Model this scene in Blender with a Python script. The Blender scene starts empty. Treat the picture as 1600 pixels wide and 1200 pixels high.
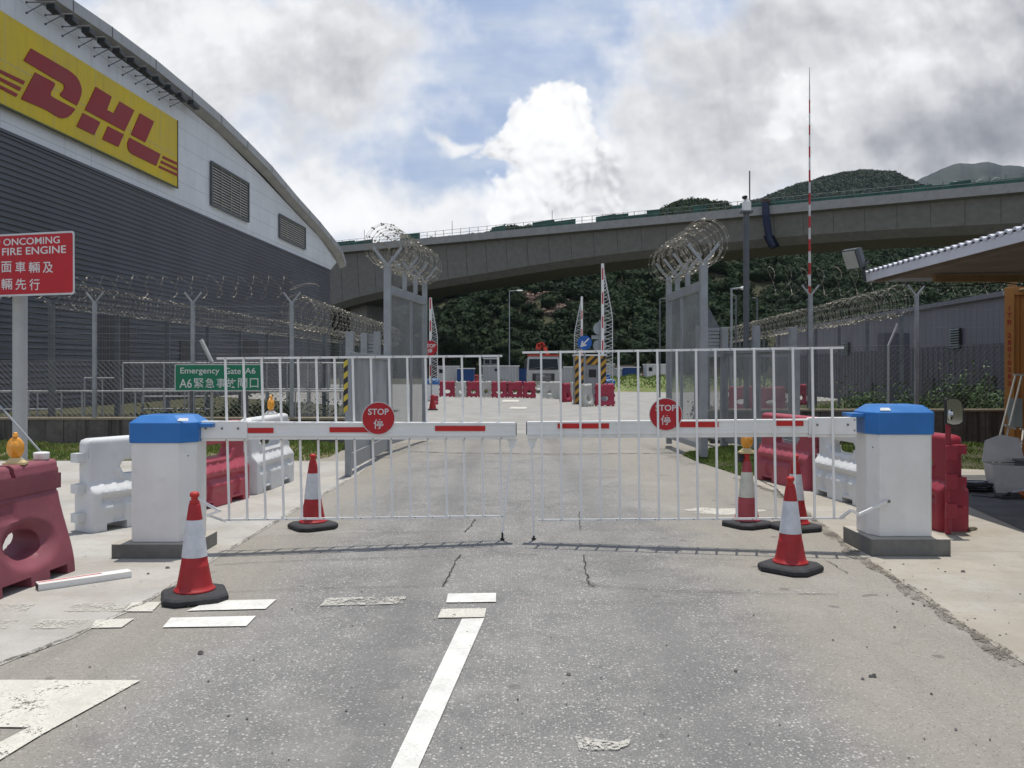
import bpy, math, random
import numpy as np
from mathutils import Vector, Matrix
random.seed(7); NR = np.random.RandomState(5)
SC = bpy.context.scene
COL = SC.collection
# ------------------------------------------------------------------ camera, exposure
F = 1330.0; CX = 800.0; HY = 578.0; EYE = 1.6          # pixels of a 1600 px wide picture; horizon row; eye height
cam = bpy.data.cameras.new('camera'); camo = bpy.data.objects.new('camera', cam); COL.objects.link(camo)
camo.location = (0, 0, EYE); camo.rotation_euler = (math.radians(90), 0, 0)
cam.sensor_width = 36; cam.lens = 36 * F / 1600; cam.shift_y = -(600 - HY) / 1600
cam.clip_start = 0.05; cam.clip_end = 9000
SC.camera = camo
SC.view_settings.view_transform = 'Standard'; SC.view_settings.look = 'None'
SC.view_settings.exposure = 0.10; SC.view_settings.gamma = 1; SC.view_settings.use_curve_mapping = False
SC.cycles.max_bounces = 6; SC.cycles.transparent_max_bounces = 24
SC.cycles.use_denoising = True
SUN_EL, SUN_AZ = 80.0, 12.0        # degrees; azimuth from +Y towards +X
sun = bpy.data.lights.new('sun', 'SUN'); suno = bpy.data.objects.new('sun', sun); COL.objects.link(suno)
sun.energy = 3.7; sun.angle = math.radians(0.5); sun.color = (1, .955, .88)
_e, _a = math.radians(SUN_EL), math.radians(SUN_AZ)
sdir = Vector((math.cos(_e) * math.sin(_a), math.cos(_e) * math.cos(_a), math.sin(_e)))
suno.rotation_euler = sdir.to_track_quat('Z', 'Y').to_euler()
# ------------------------------------------------------------------ world: sky with clouds
W = bpy.data.worlds.new('World'); SC.world = W; W.use_nodes = True
nt = W.node_tree; nt.nodes.clear()
class NG:
    """tiny expression builder for shader nodes"""
    def __init__(s, nt): s.nt = nt
    def n(s, t, **k):
        x = s.nt.nodes.new(t)
        for a, b in k.items(): setattr(x, a, b)
        return x
    def put(s, sock, v):
        if isinstance(v, bpy.types.NodeSocket): s.nt.links.new(v, sock)
        elif isinstance(v, (tuple, list)) and len(v) == 3 and sock.type == 'RGBA': sock.default_value = (*v, 1)
        else: sock.default_value = v
    def m(s, op, a, b=0.0, c=0.0, clamp=False):
        x = s.n('ShaderNodeMath', operation=op); x.use_clamp = clamp
        s.put(x.inputs[0], a); s.put(x.inputs[1], b); s.put(x.inputs[2], c); return x.outputs[0]
    def vm(s, op, a, b=(0, 0, 0), out=0):
        x = s.n('ShaderNodeVectorMath', operation=op); s.put(x.inputs[0], a); s.put(x.inputs[1], b); return x.outputs[out]
    def xyz(s, a, b, c):
        x = s.n('ShaderNodeCombineXYZ'); s.put(x.inputs[0], a); s.put(x.inputs[1], b); s.put(x.inputs[2], c); return x.outputs[0]
    def sep(s, v):
        x = s.n('ShaderNodeSeparateXYZ'); s.put(x.inputs[0], v); return x.outputs
    def rng(s, v, a, b, c=0.0, d=1.0, smooth=True):
        x = s.n('ShaderNodeMapRange', interpolation_type='SMOOTHSTEP' if smooth else 'LINEAR')
        s.put(x.inputs[0], v); s.put(x.inputs[1], a); s.put(x.inputs[2], b); s.put(x.inputs[3], c); s.put(x.inputs[4], d); return x.outputs[0]
    def noise(s, vec, scale, detail=4, rough=.55, dist=0.0):
        x = s.n('ShaderNodeTexNoise'); s.put(x.inputs['Vector'], vec); x.inputs['Scale'].default_value = scale
        x.inputs['Detail'].default_value = detail; x.inputs['Roughness'].default_value = rough; x.inputs['Distortion'].default_value = dist
        return x.outputs['Fac']
    def voro(s, vec, scale, feature='F1', out='Distance', rnd=1.0):
        x = s.n('ShaderNodeTexVoronoi', feature=feature); s.put(x.inputs['Vector'], vec); x.inputs['Scale'].default_value = scale
        x.inputs['Randomness'].default_value = rnd
        return x.outputs[out]
    def mix(s, f, a, b, mode='MIX'):
        x = s.n('ShaderNodeMix', data_type='RGBA', blend_type=mode)
        s.put(x.inputs[0], f); s.put(x.inputs[6], a); s.put(x.inputs[7], b); return x.outputs[2]
g = NG(nt)
tc = g.n('ShaderNodeTexCoord').outputs['Generated']
sx, sy, sz = g.sep(tc)
ay = g.m('MAXIMUM', g.m('ABSOLUTE', sy), .22)
# direction coordinates: 100 units = the angle of 100 picture pixels near straight ahead (+Y)
U = g.m('MULTIPLY', g.m('DIVIDE', sx, ay), 13.30); V = g.m('MULTIPLY', g.m('DIVIDE', sz, ay), 13.30)
P0 = g.xyz(U, V, 0.0)
dn = g.n('ShaderNodeTexNoise'); g.put(dn.inputs['Vector'], P0); dn.inputs['Scale'].default_value = .8; dn.inputs['Detail'].default_value = 6
P = g.vm('ADD', P0, g.vm('MULTIPLY', g.vm('SUBTRACT', dn.outputs['Color'], (.5, .5, .5)), (1.5, 1.5, 0)))
def blob(px, py, rx, ry, amp):
    u, v = (px - CX) / 100, (HY - py) / 100
    d = g.vm('LENGTH', g.vm('MULTIPLY', g.vm('SUBTRACT', P, (u, v, 0)), (100 / rx, 100 / ry, 0)), out=1)
    return g.rng(d, 0.0, 1.0, amp, 0.0)
def total(bl):
    t = None
    for b in bl:
        s_ = blob(*b); t = s_ if t is None else g.m('ADD', t, s_)
    return t
soft = total([(1330, 130, 520, 300, 1.5), (1560, 60, 420, 330, 1.1), (1090, 250, 270, 190, .9), (430, 90, 360, 210, 1.05), (200, 60, 330, 200, .8),
               (560, 60, 220, 150, .55), (470, 300, 230, 140, .95), (630, 345, 210, 90, .85), (820, 350, 190, 80, .8), (1000, 330, 270, 120, .8), (726, 222, 52, 30, 1.0), (694, 204, 34, 18, .6), (930, 60, 260, 60, .22), (640, 170, 200, 50, .18),
               (-400, 200, 900, 600, .8), (2200, 200, 900, 700, 1.0)])
cover = total([(868, 222, 150, 118, 1.25), (925, 300, 140, 120, 1.1), (800, 215, 80, 72, .85), (795, 325, 88, 62, .95), (880, 170, 62, 52, .62), 
               (1262, 172, 70, 50, .5), (1215, 200, 50, 24, .5)])
n1 = g.noise(P0, .95, 8, .52)
def billow(vec):
    w = g.vm('ADD', vec, g.vm('MULTIPLY', g.vm('SUBTRACT', dn.outputs['Color'], (.5, .5, .5)), (.7, .7, 0))); t = None
    for sc, k in ((1.5, .55), (3.4, .30), (7.5, .17)):
        x = g.n('ShaderNodeTexVoronoi', feature='SMOOTH_F1', voronoi_dimensions='2D'); g.put(x.inputs['Vector'], w); x.inputs['Scale'].default_value = sc; x.inputs['Smoothness'].default_value = .35
        q = g.m('MULTIPLY', g.m('SUBTRACT', .75, x.outputs['Distance']), k); t = q if t is None else g.m('ADD', t, q)
    return t
bl1 = billow(P0); bl2 = billow(g.vm('ADD', P0, (.06, .12, 0)))
nd = g.m('ADD', g.m('MULTIPLY', g.noise(P0, 1.25, 10, .60), .62), g.m('MULTIPLY', bl1, .62))
n2 = g.noise(g.vm('ADD', P0, (.10, .26, 0)), .95, 8, .52)
big = g.noise(P0, .33, 4, .5)
dens = g.m('ADD', cover, g.m('MULTIPLY', g.m('SUBTRACT', nd, .5), 1.45))
dsoft = g.m('ADD', soft, g.m('MULTIPLY', g.m('SUBTRACT', g.m('ADD', g.m('MULTIPLY', n1, .7), g.m('MULTIPLY', nd, .3)), .5), 2.0)); mask = g.m('MAXIMUM', g.rng(dsoft, .05, .95), g.rng(dens, .30, .70))
cum = g.rng(dens, .30, .75); relief = g.m('ADD', g.m('MULTIPLY', g.m('SUBTRACT', n1, n2), .62), g.m('MULTIPLY', g.m('MULTIPLY', g.m('SUBTRACT', bl1, bl2), g.m('ADD', g.m('MULTIPLY', cum, .75), .15)), 1.0)); edge = g.m('MULTIPLY', g.m('SUBTRACT', 1.0, mask), .30)
lite = total([(850, 200, 140, 120, .40), (790, 320, 110, 80, .36), (900, 170, 80, 60, .16), (1250, 165, 60, 45, .28), (1215, 195, 40, 20, .22), (430, 320, 200, 120, .34), (620, 345, 170, 80, .34),
              (725, 220, 60, 30, .2), (1080, 330, 160, 70, .12), (320, 40, 200, 120, .14), (1420, 150, 90, 120, .12), (930, 300, 90, 100, .20)])
dark = total([(1540, 190, 260, 110, .44), (1420, 240, 200, 60, .24), (1200, 60, 240, 110, .10), (555, 100, 90, 80, .14), (420, 190, 130, 80, .05), (945, 275, 75, 70, .20), (890, 260, 50, 50, .10), (1560, 40, 260, 120, .16), (1130, 230, 120, 90, .10)])
br = g.m('ADD', g.m('SUBTRACT', g.m('ADD', g.m('MULTIPLY', big, .38), .395), dark), g.m('ADD', g.m('ADD', lite, edge), relief))
rampn = g.n('ShaderNodeValToRGB'); g.put(rampn.inputs[0], br)
cr = rampn.color_ramp; cr.elements[0].position = 0; cr.elements[0].color = (.22, .235, .27, 1); cr.elements[1].position = 1; cr.elements[1].color = (1.0, 1.0, 1.0, 1)
for p_, c_ in ((.3, (.43, .44, .47)), (.52, (.65, .66, .68)), (.72, (.87, .875, .885))):
    e_ = cr.elements.new(p_); e_.color = (*c_, 1)
haze_f = g.noise(P0, .55, 5, .6)
sky = g.n('ShaderNodeTexSky', sky_type='NISHITA'); sky.sun_disc = False
sky.sun_elevation = _e; sky.sun_rotation = _a; sky.air_density = 1.2; sky.dust_density = 2.0; sky.ozone_density = 1.5
bg1 = g.n('ShaderNodeBackground'); g.put(bg1.inputs[0], sky.outputs[0]); bg1.inputs[1].default_value = .10
veil = g.n('ShaderNodeBackground'); bg1c = g.mix(g.rng(g.noise(g.vm('MULTIPLY', P0, (.5, 1.6, 1)), .9, 7, .6), .35, .72), (.43, .54, .78), (.66, .73, .86)); g.put(veil.inputs[0], bg1c); veil.inputs[1].default_value = .93
thin = g.n('ShaderNodeMixShader'); g.put(thin.inputs[0], g.rng(haze_f, .25, .75, .62, .96)); nt.links.new(bg1.outputs[0], thin.inputs[1]); nt.links.new(veil.outputs[0], thin.inputs[2])
bg2 = g.n('ShaderNodeBackground'); g.put(bg2.inputs[0], rampn.outputs[0]); bg2.inputs[1].default_value = 1.0
mx = g.n('ShaderNodeMixShader'); g.put(mx.inputs[0], mask); nt.links.new(thin.outputs[0], mx.inputs[1]); nt.links.new(bg2.outputs[0], mx.inputs[2])
wo = g.n('ShaderNodeOutputWorld'); nt.links.new(mx.outputs[0], wo.inputs[0])
W.cycles.sampling_method = 'MANUAL'; W.cycles.sample_map_resolution = 512
# ------------------------------------------------------------------ where things stand: helpers that turn measurements off the photo into metres
def G(px, py, z=0.0):                       # point of the photo lying on the level z
    Y = (EYE - z) * F / (py - HY); return Vector(((px - CX) * Y / F, Y, z))
def at(px, py, Y):                          # point of the photo at the distance Y
    return Vector(((px - CX) * Y / F, Y, EYE - (py - HY) * Y / F))
def on_wall(px, py, A, B):                  # point of the photo on the upright plane through A and B (x, y)
    ax, ay_ = A; dx, dy = B[0] - A[0], B[1] - A[1]; u = (px - CX) / F
    t = (u * ay_ - ax) / (dx - u * dy); X, Y = ax + t * dx, ay_ + t * dy
    return Vector((X, Y, EYE - (py - HY) * Y / F))
# ------------------------------------------------------------------ materials
MT = {}
def mat(name, col, rough=.7, metal=0.0, var=.12, vscale=3.0, bump=0.0, bscale=40.0, dirt=0.0, dirtcol=(.16, .12, .08), spec=.4, streak=0.0, alpha=None, coord='Object', coat=0.0):
    if name in MT: return MT[name]
    m = bpy.data.materials.new(name); m.use_nodes = True; MT[name] = m
    nt = m.node_tree; b = nt.nodes['Principled BSDF']; g = NG(nt)
    co = g.n('ShaderNodeTexCoord').outputs[coord]
    n = g.noise(co, vscale, 6, .6)
    c0 = tuple(max(0, c * (1 - var)) for c in col); c1 = tuple(min(1, c * (1 + var)) for c in col)
    c = g.mix(g.rng(n, .3, .7), c0, c1)
    if dirt:
        d = g.rng(g.noise(co, vscale * 2.3, 8, .7), .52, .75); c = g.mix(g.m('MULTIPLY', d, dirt), c, dirtcol)
    if streak:
        sv = g.vm('MULTIPLY', co, (1, 1, .06)); d = g.rng(g.noise(sv, 5, 6, .65), .48, .72); c = g.mix(g.m('MULTIPLY', d, streak), c, dirtcol)
    nt.links.new(c, b.inputs['Base Color'])
    r = g.rng(n, .2, .8, max(0, rough - .08), min(1, rough + .1)); nt.links.new(r, b.inputs['Roughness'])
    b.inputs['Metallic'].default_value = metal; b.inputs['Specular IOR Level'].default_value = spec
    if coat: b.inputs['Coat Weight'].default_value = coat
    if bump:
        bp = g.n('ShaderNodeBump'); bp.inputs['Strength'].default_value = bump; bp.inputs['Distance'].default_value = .01
        g.put(bp.inputs['Height'], g.noise(co, bscale, 5, .6)); nt.links.new(bp.outputs[0], b.inputs['Normal'])
    if alpha is not None: b.inputs['Alpha'].default_value = alpha
    return m
# ------------------------------------------------------------------ mesh collector
class MB:
    def __init__(s): s.v = []; s.f = []; s.mi = []; s.cur = 0; s.sm = []; s.smooth = False
    def add(s, vs, fs):
        o = len(s.v); s.v += [tuple(v) for v in vs]
        for f in fs: s.f.append(tuple(i + o for i in f)); s.mi.append(s.cur); s.sm.append(s.smooth)
        return s
    def box(s, x0, x1, y0, y1, z0, z1):
        return s.add([(x0, y0, z0), (x1, y0, z0), (x1, y1, z0), (x0, y1, z0), (x0, y0, z1), (x1, y0, z1), (x1, y1, z1), (x0, y1, z1)],
                     [(0, 3, 2, 1), (4, 5, 6, 7), (0, 1, 5, 4), (1, 2, 6, 5), (2, 3, 7, 6), (3, 0, 4, 7)])
    def bar(s, p, q, w, h, up=(0, 0, 1), ext=0.0):
        p, q = Vector(p), Vector(q); d = (q - p).normalized(); p = p - d * ext; q = q + d * ext
        upv = Vector(up)
        if abs(d.dot(upv)) > .98: upv = Vector((0, 1, 0))
        a = d.cross(upv).normalized() * (w / 2); b = a.cross(d).normalized() * (h / 2)
        return s.add([p - a - b, p + a - b, p + a + b, p - a + b, q - a - b, q + a - b, q + a + b, q - a + b],
                     [(0, 3, 2, 1), (4, 5, 6, 7), (0, 1, 5, 4), (1, 2, 6, 5), (2, 3, 7, 6), (3, 0, 4, 7)][:] if False else
                     [(0, 1, 2, 3), (4, 7, 6, 5), (0, 4, 5, 1), (1, 5, 6, 2), (2, 6, 7, 3), (3, 7, 4, 0)])
    def tube(s, pts, r, n=6, caps=True):
        pts = [Vector(p) for p in pts]; rs = r if isinstance(r, (list, tuple)) else [r] * len(pts); vs = []; fs = []
        up = None
        for i, p in enumerate(pts):
            d = (pts[min(i + 1, len(pts) - 1)] - pts[max(i - 1, 0)])
            d = d.normalized() if d.length > 1e-9 else Vector((0, 0, 1))
            if up is None: up = Vector((0, 0, 1)) if abs(d.z) < .9 else Vector((1, 0, 0))
            a = d.cross(up); a = a.normalized() if a.length > 1e-6 else Vector((1, 0, 0)); b = a.cross(d).normalized(); up = b
            for k in range(n):
                t = 2 * math.pi * k / n; vs.append(p + (a * math.cos(t) + b * math.sin(t)) * rs[i])
        for i in range(len(pts) - 1):
            for k in range(n):
                k2 = (k + 1) % n; fs.append((i * n + k, i * n + k2, (i + 1) * n + k2, (i + 1) * n + k))
        if caps: fs.append(tuple(range(n - 1, -1, -1))); fs.append(tuple(range((len(pts) - 1) * n, len(pts) * n)))
        return s.add(vs, fs)
    def lathe(s, prof, n=24, c=(0, 0, 0), cap=True):
        vs = []; fs = []
        for r, z in prof:
            for k in range(n):
                t = 2 * math.pi * k / n; vs.append((c[0] + r * math.cos(t), c[1] + r * math.sin(t), c[2] + z))
        for i in range(len(prof) - 1):
            for k in range(n):
                k2 = (k + 1) % n; fs.append((i * n + k, i * n + k2, (i + 1) * n + k2, (i + 1) * n + k))
        if cap: fs.append(tuple(range(n - 1, -1, -1))); fs.append(tuple(range((len(prof) - 1) * n, len(prof) * n)))
        return s.add(vs, fs)
    def prism(s, poly, z0, z1):             # poly of (x, y), anticlockwise
        n = len(poly); vs = [(x, y, z0) for x, y in poly] + [(x, y, z1) for x, y in poly]
        return s.add(vs, [tuple(range(n - 1, -1, -1)), tuple(range(n, 2 * n))] + [(i, (i + 1) % n, n + (i + 1) % n, n + i) for i in range(n)])
    def loft(s, rings, close=True, caps=True):
        n = len(rings[0]); vs = [p for r in rings for p in r]; fs = []
        for i in range(len(rings) - 1):
            for k in range(n if close else n - 1):
                k2 = (k + 1) % n; fs.append((i * n + k, i * n + k2, (i + 1) * n + k2, (i + 1) * n + k))
        if caps and close: fs.append(tuple(range(n - 1, -1, -1))); fs.append(tuple(range((len(rings) - 1) * n, len(rings) * n)))
        return s.add(vs, fs)
    def plate(s, pts, off):                 # flat polygon of 3D points given thickness by the vector off
        n = len(pts); off = Vector(off); a = [Vector(p) for p in pts]; b = [p + off for p in a]
        return s.add(a + b, [tuple(range(n - 1, -1, -1)), tuple(range(n, 2 * n))] + [(i, (i + 1) % n, n + (i + 1) % n, n + i) for i in range(n)])
    def ball(s, c, rx, ry, rz, n=12, m=8):
        prof = [(max(1e-4, math.sin(math.pi * i / m)), -math.cos(math.pi * i / m)) for i in range(m + 1)]; vs = []; fs = []
        for r, z in prof:
            for k in range(n):
                t = 2 * math.pi * k / n; vs.append((c[0] + rx * r * math.cos(t), c[1] + ry * r * math.sin(t), c[2] + rz * z))
        for i in range(m):
            for k in range(n):
                k2 = (k + 1) % n; fs.append((i * n + k, i * n + k2, (i + 1) * n + k2, (i + 1) * n + k))
        return s.add(vs, fs)
    def build(s, name, mats, parent=None, loc=None, rotz=0.0, bevel=0.0):
        me = bpy.data.meshes.new(name); me.from_pydata(s.v, [], s.f)
        mats = mats if isinstance(mats, (list, tuple)) else [mats]
        for m in mats: me.materials.append(m)
        if any(s.mi): me.polygons.foreach_set('material_index', s.mi)
        if any(s.sm): me.polygons.foreach_set('use_smooth', s.sm)
        me.update()
        o = bpy.data.objects.new(name, me); COL.objects.link(o)
        if loc is not None: o.location = loc
        if rotz: o.rotation_euler = (0, 0, rotz)
        if parent: o.parent = parent
        if bevel:
            b = o.modifiers.new('soft edges', 'BEVEL'); b.width = bevel; b.segments = 2; b.limit_method = 'ANGLE'; b.angle_limit = math.radians(40)
        return o
def tag(o, label=None, cat=None, group=None, kind=None):
    if label: o['label'] = label
    if cat: o['category'] = cat
    if group: o['group'] = group
    if kind: o['kind'] = kind
    return o
def thing(name, label, cat, loc=(0, 0, 0), rotz=0.0, group=None):
    o = bpy.data.objects.new(name, None); COL.objects.link(o); o.location = loc; o.rotation_euler = (0, 0, rotz)
    o.empty_display_size = .1
    return tag(o, label, cat, group)
KIDS = {}
def copy_tree(o, parent=None):
    c = o.copy(); COL.objects.link(c); c.parent = parent
    for ch in [x for x in bpy.data.objects if x.parent is o]: copy_tree(ch, c)
    return c
def text_geo(body, size, spacing=1.0, bold=0.0):
    """outline of lettering as (verts 2D, faces), baseline-left at the origin"""
    cu = bpy.data.curves.new('lettering', 'FONT'); cu.body = body; cu.size = size; cu.space_character = spacing; cu.offset = bold
    cu.resolution_u = 3; cu.fill_mode = 'FRONT'
    o = bpy.data.objects.new('lettering', cu); COL.objects.link(o)
    dg = bpy.context.evaluated_depsgraph_get(); me = bpy.data.meshes.new_from_object(o.evaluated_get(dg))
    vs = [(v.co.x, v.co.y) for v in me.vertices]; fs = [tuple(p.vertices) for p in me.polygons]
    bpy.data.objects.remove(o); bpy.data.curves.remove(cu); bpy.data.meshes.remove(me)
    return vs, fs
def put_text(mb, body, size, org, u, v, width=None, height=None, center=False, spacing=1.0, bold=0.0):
    """lay lettering on the plane org + a*u + b*v; fitted to a width / cap height where given"""
    vs, fs = text_geo(body, size, spacing, bold)
    if not vs: return
    x0 = min(a for a, b in vs); x1 = max(a for a, b in vs); y0 = min(b for a, b in vs); y1 = max(b for a, b in vs)
    kx = (width / (x1 - x0)) if width else 1; ky = (height / (y1 - y0)) if height else kx
    if not width: kx = ky
    org, u, v = Vector(org), Vector(u), Vector(v)
    ox = (x0 + x1) / 2 if center else x0
    mb.add([org + u * ((a - ox) * kx) + v * ((b - y0) * ky) for a, b in vs], fs)
# ------------------------------------------------------------------ ground materials
def asphalt():
    m = bpy.data.materials.new('asphalt'); m.use_nodes = True; nt = m.node_tree; b = nt.nodes['Principled BSDF']; g = NG(nt)
    co = g.n('ShaderNodeTexCoord').outputs['Object']; x, y, z = g.sep(co)
    big = g.noise(co, .55, 5, .6); mid = g.noise(co, 3.2, 6, .65); fine = g.noise(co, 95, 3, .7)
    base = g.mix(g.rng(big, .3, .7), (.16, .157, .151), (.245, .239, .227))
    base = g.mix(g.m('MULTIPLY', g.rng(mid, .35, .7), .45), base, (.33, .32, .30))
    base = g.mix(g.rng(fine, .38, .62, 0, .50), base, (.10, .097, .092))
    # sandy film towards both kerbs and beyond the gate
    e1 = g.noise(co, .8, 5, .6)
    ax = g.m('ABSOLUTE', g.m('ADD', x, g.m('MULTIPLY', g.m('SUBTRACT', e1, .42), 1.1)))
    sand = g.m('MAXIMUM', g.rng(ax, 1.25, 2.15), g.rng(g.m('ADD', y, g.m('MULTIPLY', e1, 3.0)), 15.5, 18.5, 0, .55))
    dust = g.mix(g.noise(co, 26, 6, .75), (.21, .187, .15), (.36, .332, .28))
    base = g.mix(g.m('MULTIPLY', sand, .72), base, dust)
    # stones showing in the worn surface: two sizes
    for sc, thr, rad, amt in ((80, .60, .46, .40), (50, .76, .40, .60), (34, .90, .36, .42)):
        vd = g.voro(co, sc); vc = g.n('ShaderNodeTexVoronoi'); g.put(vc.inputs['Vector'], co); vc.inputs['Scale'].default_value = sc
        r = g.sep(vc.outputs['Color'])[0]
        k = g.m('MULTIPLY', g.rng(vd, rad, rad * .55), g.m('GREATER_THAN', r, thr))
        k = g.m('MULTIPLY', g.m('MULTIPLY', k, amt), g.rng(sand, 0, 1, 1, .35))
        base = g.mix(k, base, g.mix(r, (.30, .295, .28), (.62, .60, .56)))
    # dark small stones and oil spots
    k = g.m('MULTIPLY', g.rng(g.voro(g.vm('ADD', co, (3, 7, 0)), 44), .26, .12), .55); base = g.mix(k, base, (.06, .06, .062))
    oil = g.rng(g.noise(g.vm('ADD', co, (9, 2, 0)), 1.3, 3, .5), .66, .76, 0, .30); base = g.mix(oil, base, (.07, .07, .075))
    base = g.mix(g.rng(g.noise(g.vm('MULTIPLY', co, (1.0, .10, 1)), 1.6, 5, .6), .50, .72, 0, .34), base, (.12, .118, .112))
    spots = g.m('MULTIPLY', g.rng(g.voro(g.vm('ADD', co, (1, 5, 0)), 2.1), .10, .05), g.rng(fine, .3, .6)); base = g.mix(g.m('MULTIPLY', spots, .65), base, (.06, .058, .056))
    tr = g.m('MULTIPLY', g.rng(g.m('ABSOLUTE', g.m('SUBTRACT', g.m('ABSOLUTE', g.m('SUBTRACT', x, .1)), .82)), .30, .02), g.rng(mid, .2, .7, .12, .42)); base = g.mix(tr, base, (.125, .122, .118))
    base = g.mix(g.rng(g.noise(g.vm('ADD', co, (4, 4, 0)), .45, 6, .7), .52, .66, 0, .30), base, (.34, .325, .295))
    nt.links.new(base, b.inputs['Base Color']); b.inputs['Roughness'].default_value = .88; b.inputs['Specular IOR Level'].default_value = .25
    bp = g.n('ShaderNodeBump'); bp.inputs['Strength'].default_value = .6; bp.inputs['Distance'].default_value = .006
    g.put(bp.inputs['Height'], g.m('ADD', g.noise(co, 110, 3, .7), g.m('MULTIPLY', g.voro(co, 58), .8))); nt.links.new(bp.outputs[0], b.inputs['Normal'])
    return m
def concrete(name, c0, c1, stain=(.20, .165, .12), st=.5, joints=0, film=0.0):
    m = bpy.data.materials.new(name); m.use_nodes = True; nt = m.node_tree; b = nt.nodes['Principled BSDF']; g = NG(nt)
    co = g.n('ShaderNodeTexCoord').outputs['Object']
    c = g.mix(g.rng(g.noise(co, 1.1, 6, .65), .3, .7), c0, c1)
    c = g.mix(g.rng(g.noise(co, 7, 8, .75), .5, .78, 0, st), c, stain)
    c = g.mix(g.rng(g.noise(g.vm('MULTIPLY', co, (.35, 2.2, 1)), 1.6, 7, .7), .5, .75, 0, st * .7), c, stain)
    c = g.mix(g.rng(g.noise(co, 70, 3, .7), .4, .7, 0, .22), c, tuple(v * .55 for v in c0))
    c = g.mix(g.m('MULTIPLY', g.rng(g.voro(co, 36), .16, .08), g.rng(g.noise(co, 2, 2, .5), .5, .6, 0, .5)), c, (.1, .09, .08))
    if film: c = g.mix(g.rng(g.noise(co, .9, 5, .6), .35, .65, 0, film), c, (.33, .28, .20))
    if joints:
        x, y, z = g.sep(co); fy = g.m('ABSOLUTE', g.m('SUBTRACT', g.m('FRACT', g.m('DIVIDE', y, joints)), .5)); c = g.mix(g.rng(fy, .004, .0015, 0, .6), c, (.09, .08, .07))
    nt.links.new(c, b.inputs['Base Color']); b.inputs['Roughness'].default_value = .9; b.inputs['Specular IOR Level'].default_value = .25
    bp = g.n('ShaderNodeBump'); bp.inputs['Strength'].default_value = .35; bp.inputs['Distance'].default_value = .006
    g.put(bp.inputs['Height'], g.m('ADD', g.noise(co, 60, 4, .7), g.noise(co, 9, 4, .7))); nt.links.new(bp.outputs[0], b.inputs['Normal'])
    return m
def paint(name, col, wear):
    """worn road paint: the sheet has gaps where the paint has gone"""
    m = bpy.data.materials.new(name); m.use_nodes = True; nt = m.node_tree; b = nt.nodes['Principled BSDF']; g = NG(nt)
    co = g.n('ShaderNodeTexCoord').outputs['Object']
    c = g.mix(g.rng(g.noise(co, 5, 6, .7), .35, .7), col, tuple(v * .78 for v in col))
    c = g.mix(g.rng(g.noise(co, 80, 3, .7), .5, .75, 0, .35), c, (.2, .2, .19))
    nt.links.new(c, b.inputs['Base Color']); b.inputs['Roughness'].default_value = .8
    n = g.m('ADD', g.m('MULTIPLY', g.noise(co, 65, 4, .8), .6), g.m('MULTIPLY', g.noise(co, 5, 5, .7), .4))
    nt.links.new(g.rng(n, wear, wear + .05, 0, 1), b.inputs['Alpha'])
    return m
def soil(name, c0, c1, c2):
    m = bpy.data.materials.new(name); m.use_nodes = True; nt = m.node_tree; b = nt.nodes['Principled BSDF']; g = NG(nt)
    co = g.n('ShaderNodeTexCoord').outputs['Object']
    c = g.mix(g.rng(g.noise(co, .9, 7, .7), .35, .65), c0, c1); c = g.mix(g.rng(g.noise(co, 14, 6, .75), .45, .7, 0, .7), c, c2)
    nt.links.new(c, b.inputs['Base Color']); b.inputs['Roughness'].default_value = .95; b.inputs['Specular IOR Level'].default_value = .1
    return m
M_ASPH = asphalt()
M_PAVE = concrete('pale_pavement_concrete', (.33, .315, .29), (.45, .435, .405), st=.4, joints=0, film=.25)
M_APRON = concrete('sandy_apron_concrete', (.30, .278, .24), (.41, .39, .345), st=.6, film=.35)
M_YARD = concrete('pale_yard_concrete', (.25, .243, .225), (.34, .33, .305), stain=(.22, .20, .175), st=.5, joints=6.0)
M_SOIL = soil('soil', (.055, .058, .032), (.085, .078, .048), (.04, .048, .024))
M_DIRT = soil('dry_dirt', (.21, .17, .115), (.28, .235, .16), (.14, .15, .07))
def sheet(name, pts, z, m, kind='structure'):
    """a level sheet from (x, y) corners; cut finely enough for nothing but its outline"""
    mb = MB(); mb.add([(p[0], p[1], z) for p in pts], [tuple(range(len(pts)))]); return tag(mb.build(name, m), kind=kind)
def rough_line(pts, amp, step=.25, seed=1):
    r = random.Random(seed); out = []
    for a, b in zip(pts[:-1], pts[1:]):
        a, b = Vector(a[:2]), Vector(b[:2]); n = max(1, int((b - a).length / step)); d = (b - a); nrm = Vector((-d.y, d.x)).normalized() if d.length else Vector((0, 0))
        for i in range(n): out.append(a + d * (i / n) + nrm * r.uniform(-amp, amp))
    out.append(Vector(pts[-1][:2])); return out
# the ground: one very large sheet, then road, pavement and apron a few mm apart
sheet('ground', [(-5000, -800), (5000, -800), (5000, 8000), (-5000, 8000)], -.016, M_SOIL)
sheet('yard_concrete', [(-4.3, 20.6), (5.2, 20.6), (9.5, 30), (11, 40), (26, 52), (60, 95), (-60, 95), (-24, 60), (-4.45, 34)], -.008, M_YARD)
sheet('asphalt_road', [(-14, -12), (14, -12), (14, 16.6), (6.5, 21.4), (-3.4, 21.4), (-14, 16.6)], 0.0, M_ASPH)
lp = [(0, 1040), (115, 997), (240, 937), (330, 878), (400, 836), (480, 787), (556, 745), (560, 742)]
lpts = [G(*p) for p in lp]
edge = rough_line([(-4.35, -2), (-4.0, 2)] + [(p.x, p.y) for p in lpts] + [(-2.42, 14.9)], .008, .10, 3)
sheet('pavement', [(-14, -2)] + list(edge) + [(-14, 14.9)], .004, M_PAVE)
rp = [G(1600, 1040), G(1500, 975), G(1400, 905), G(1340, 868), G(1285, 822), G(1215, 770), G(1150, 747)]
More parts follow.
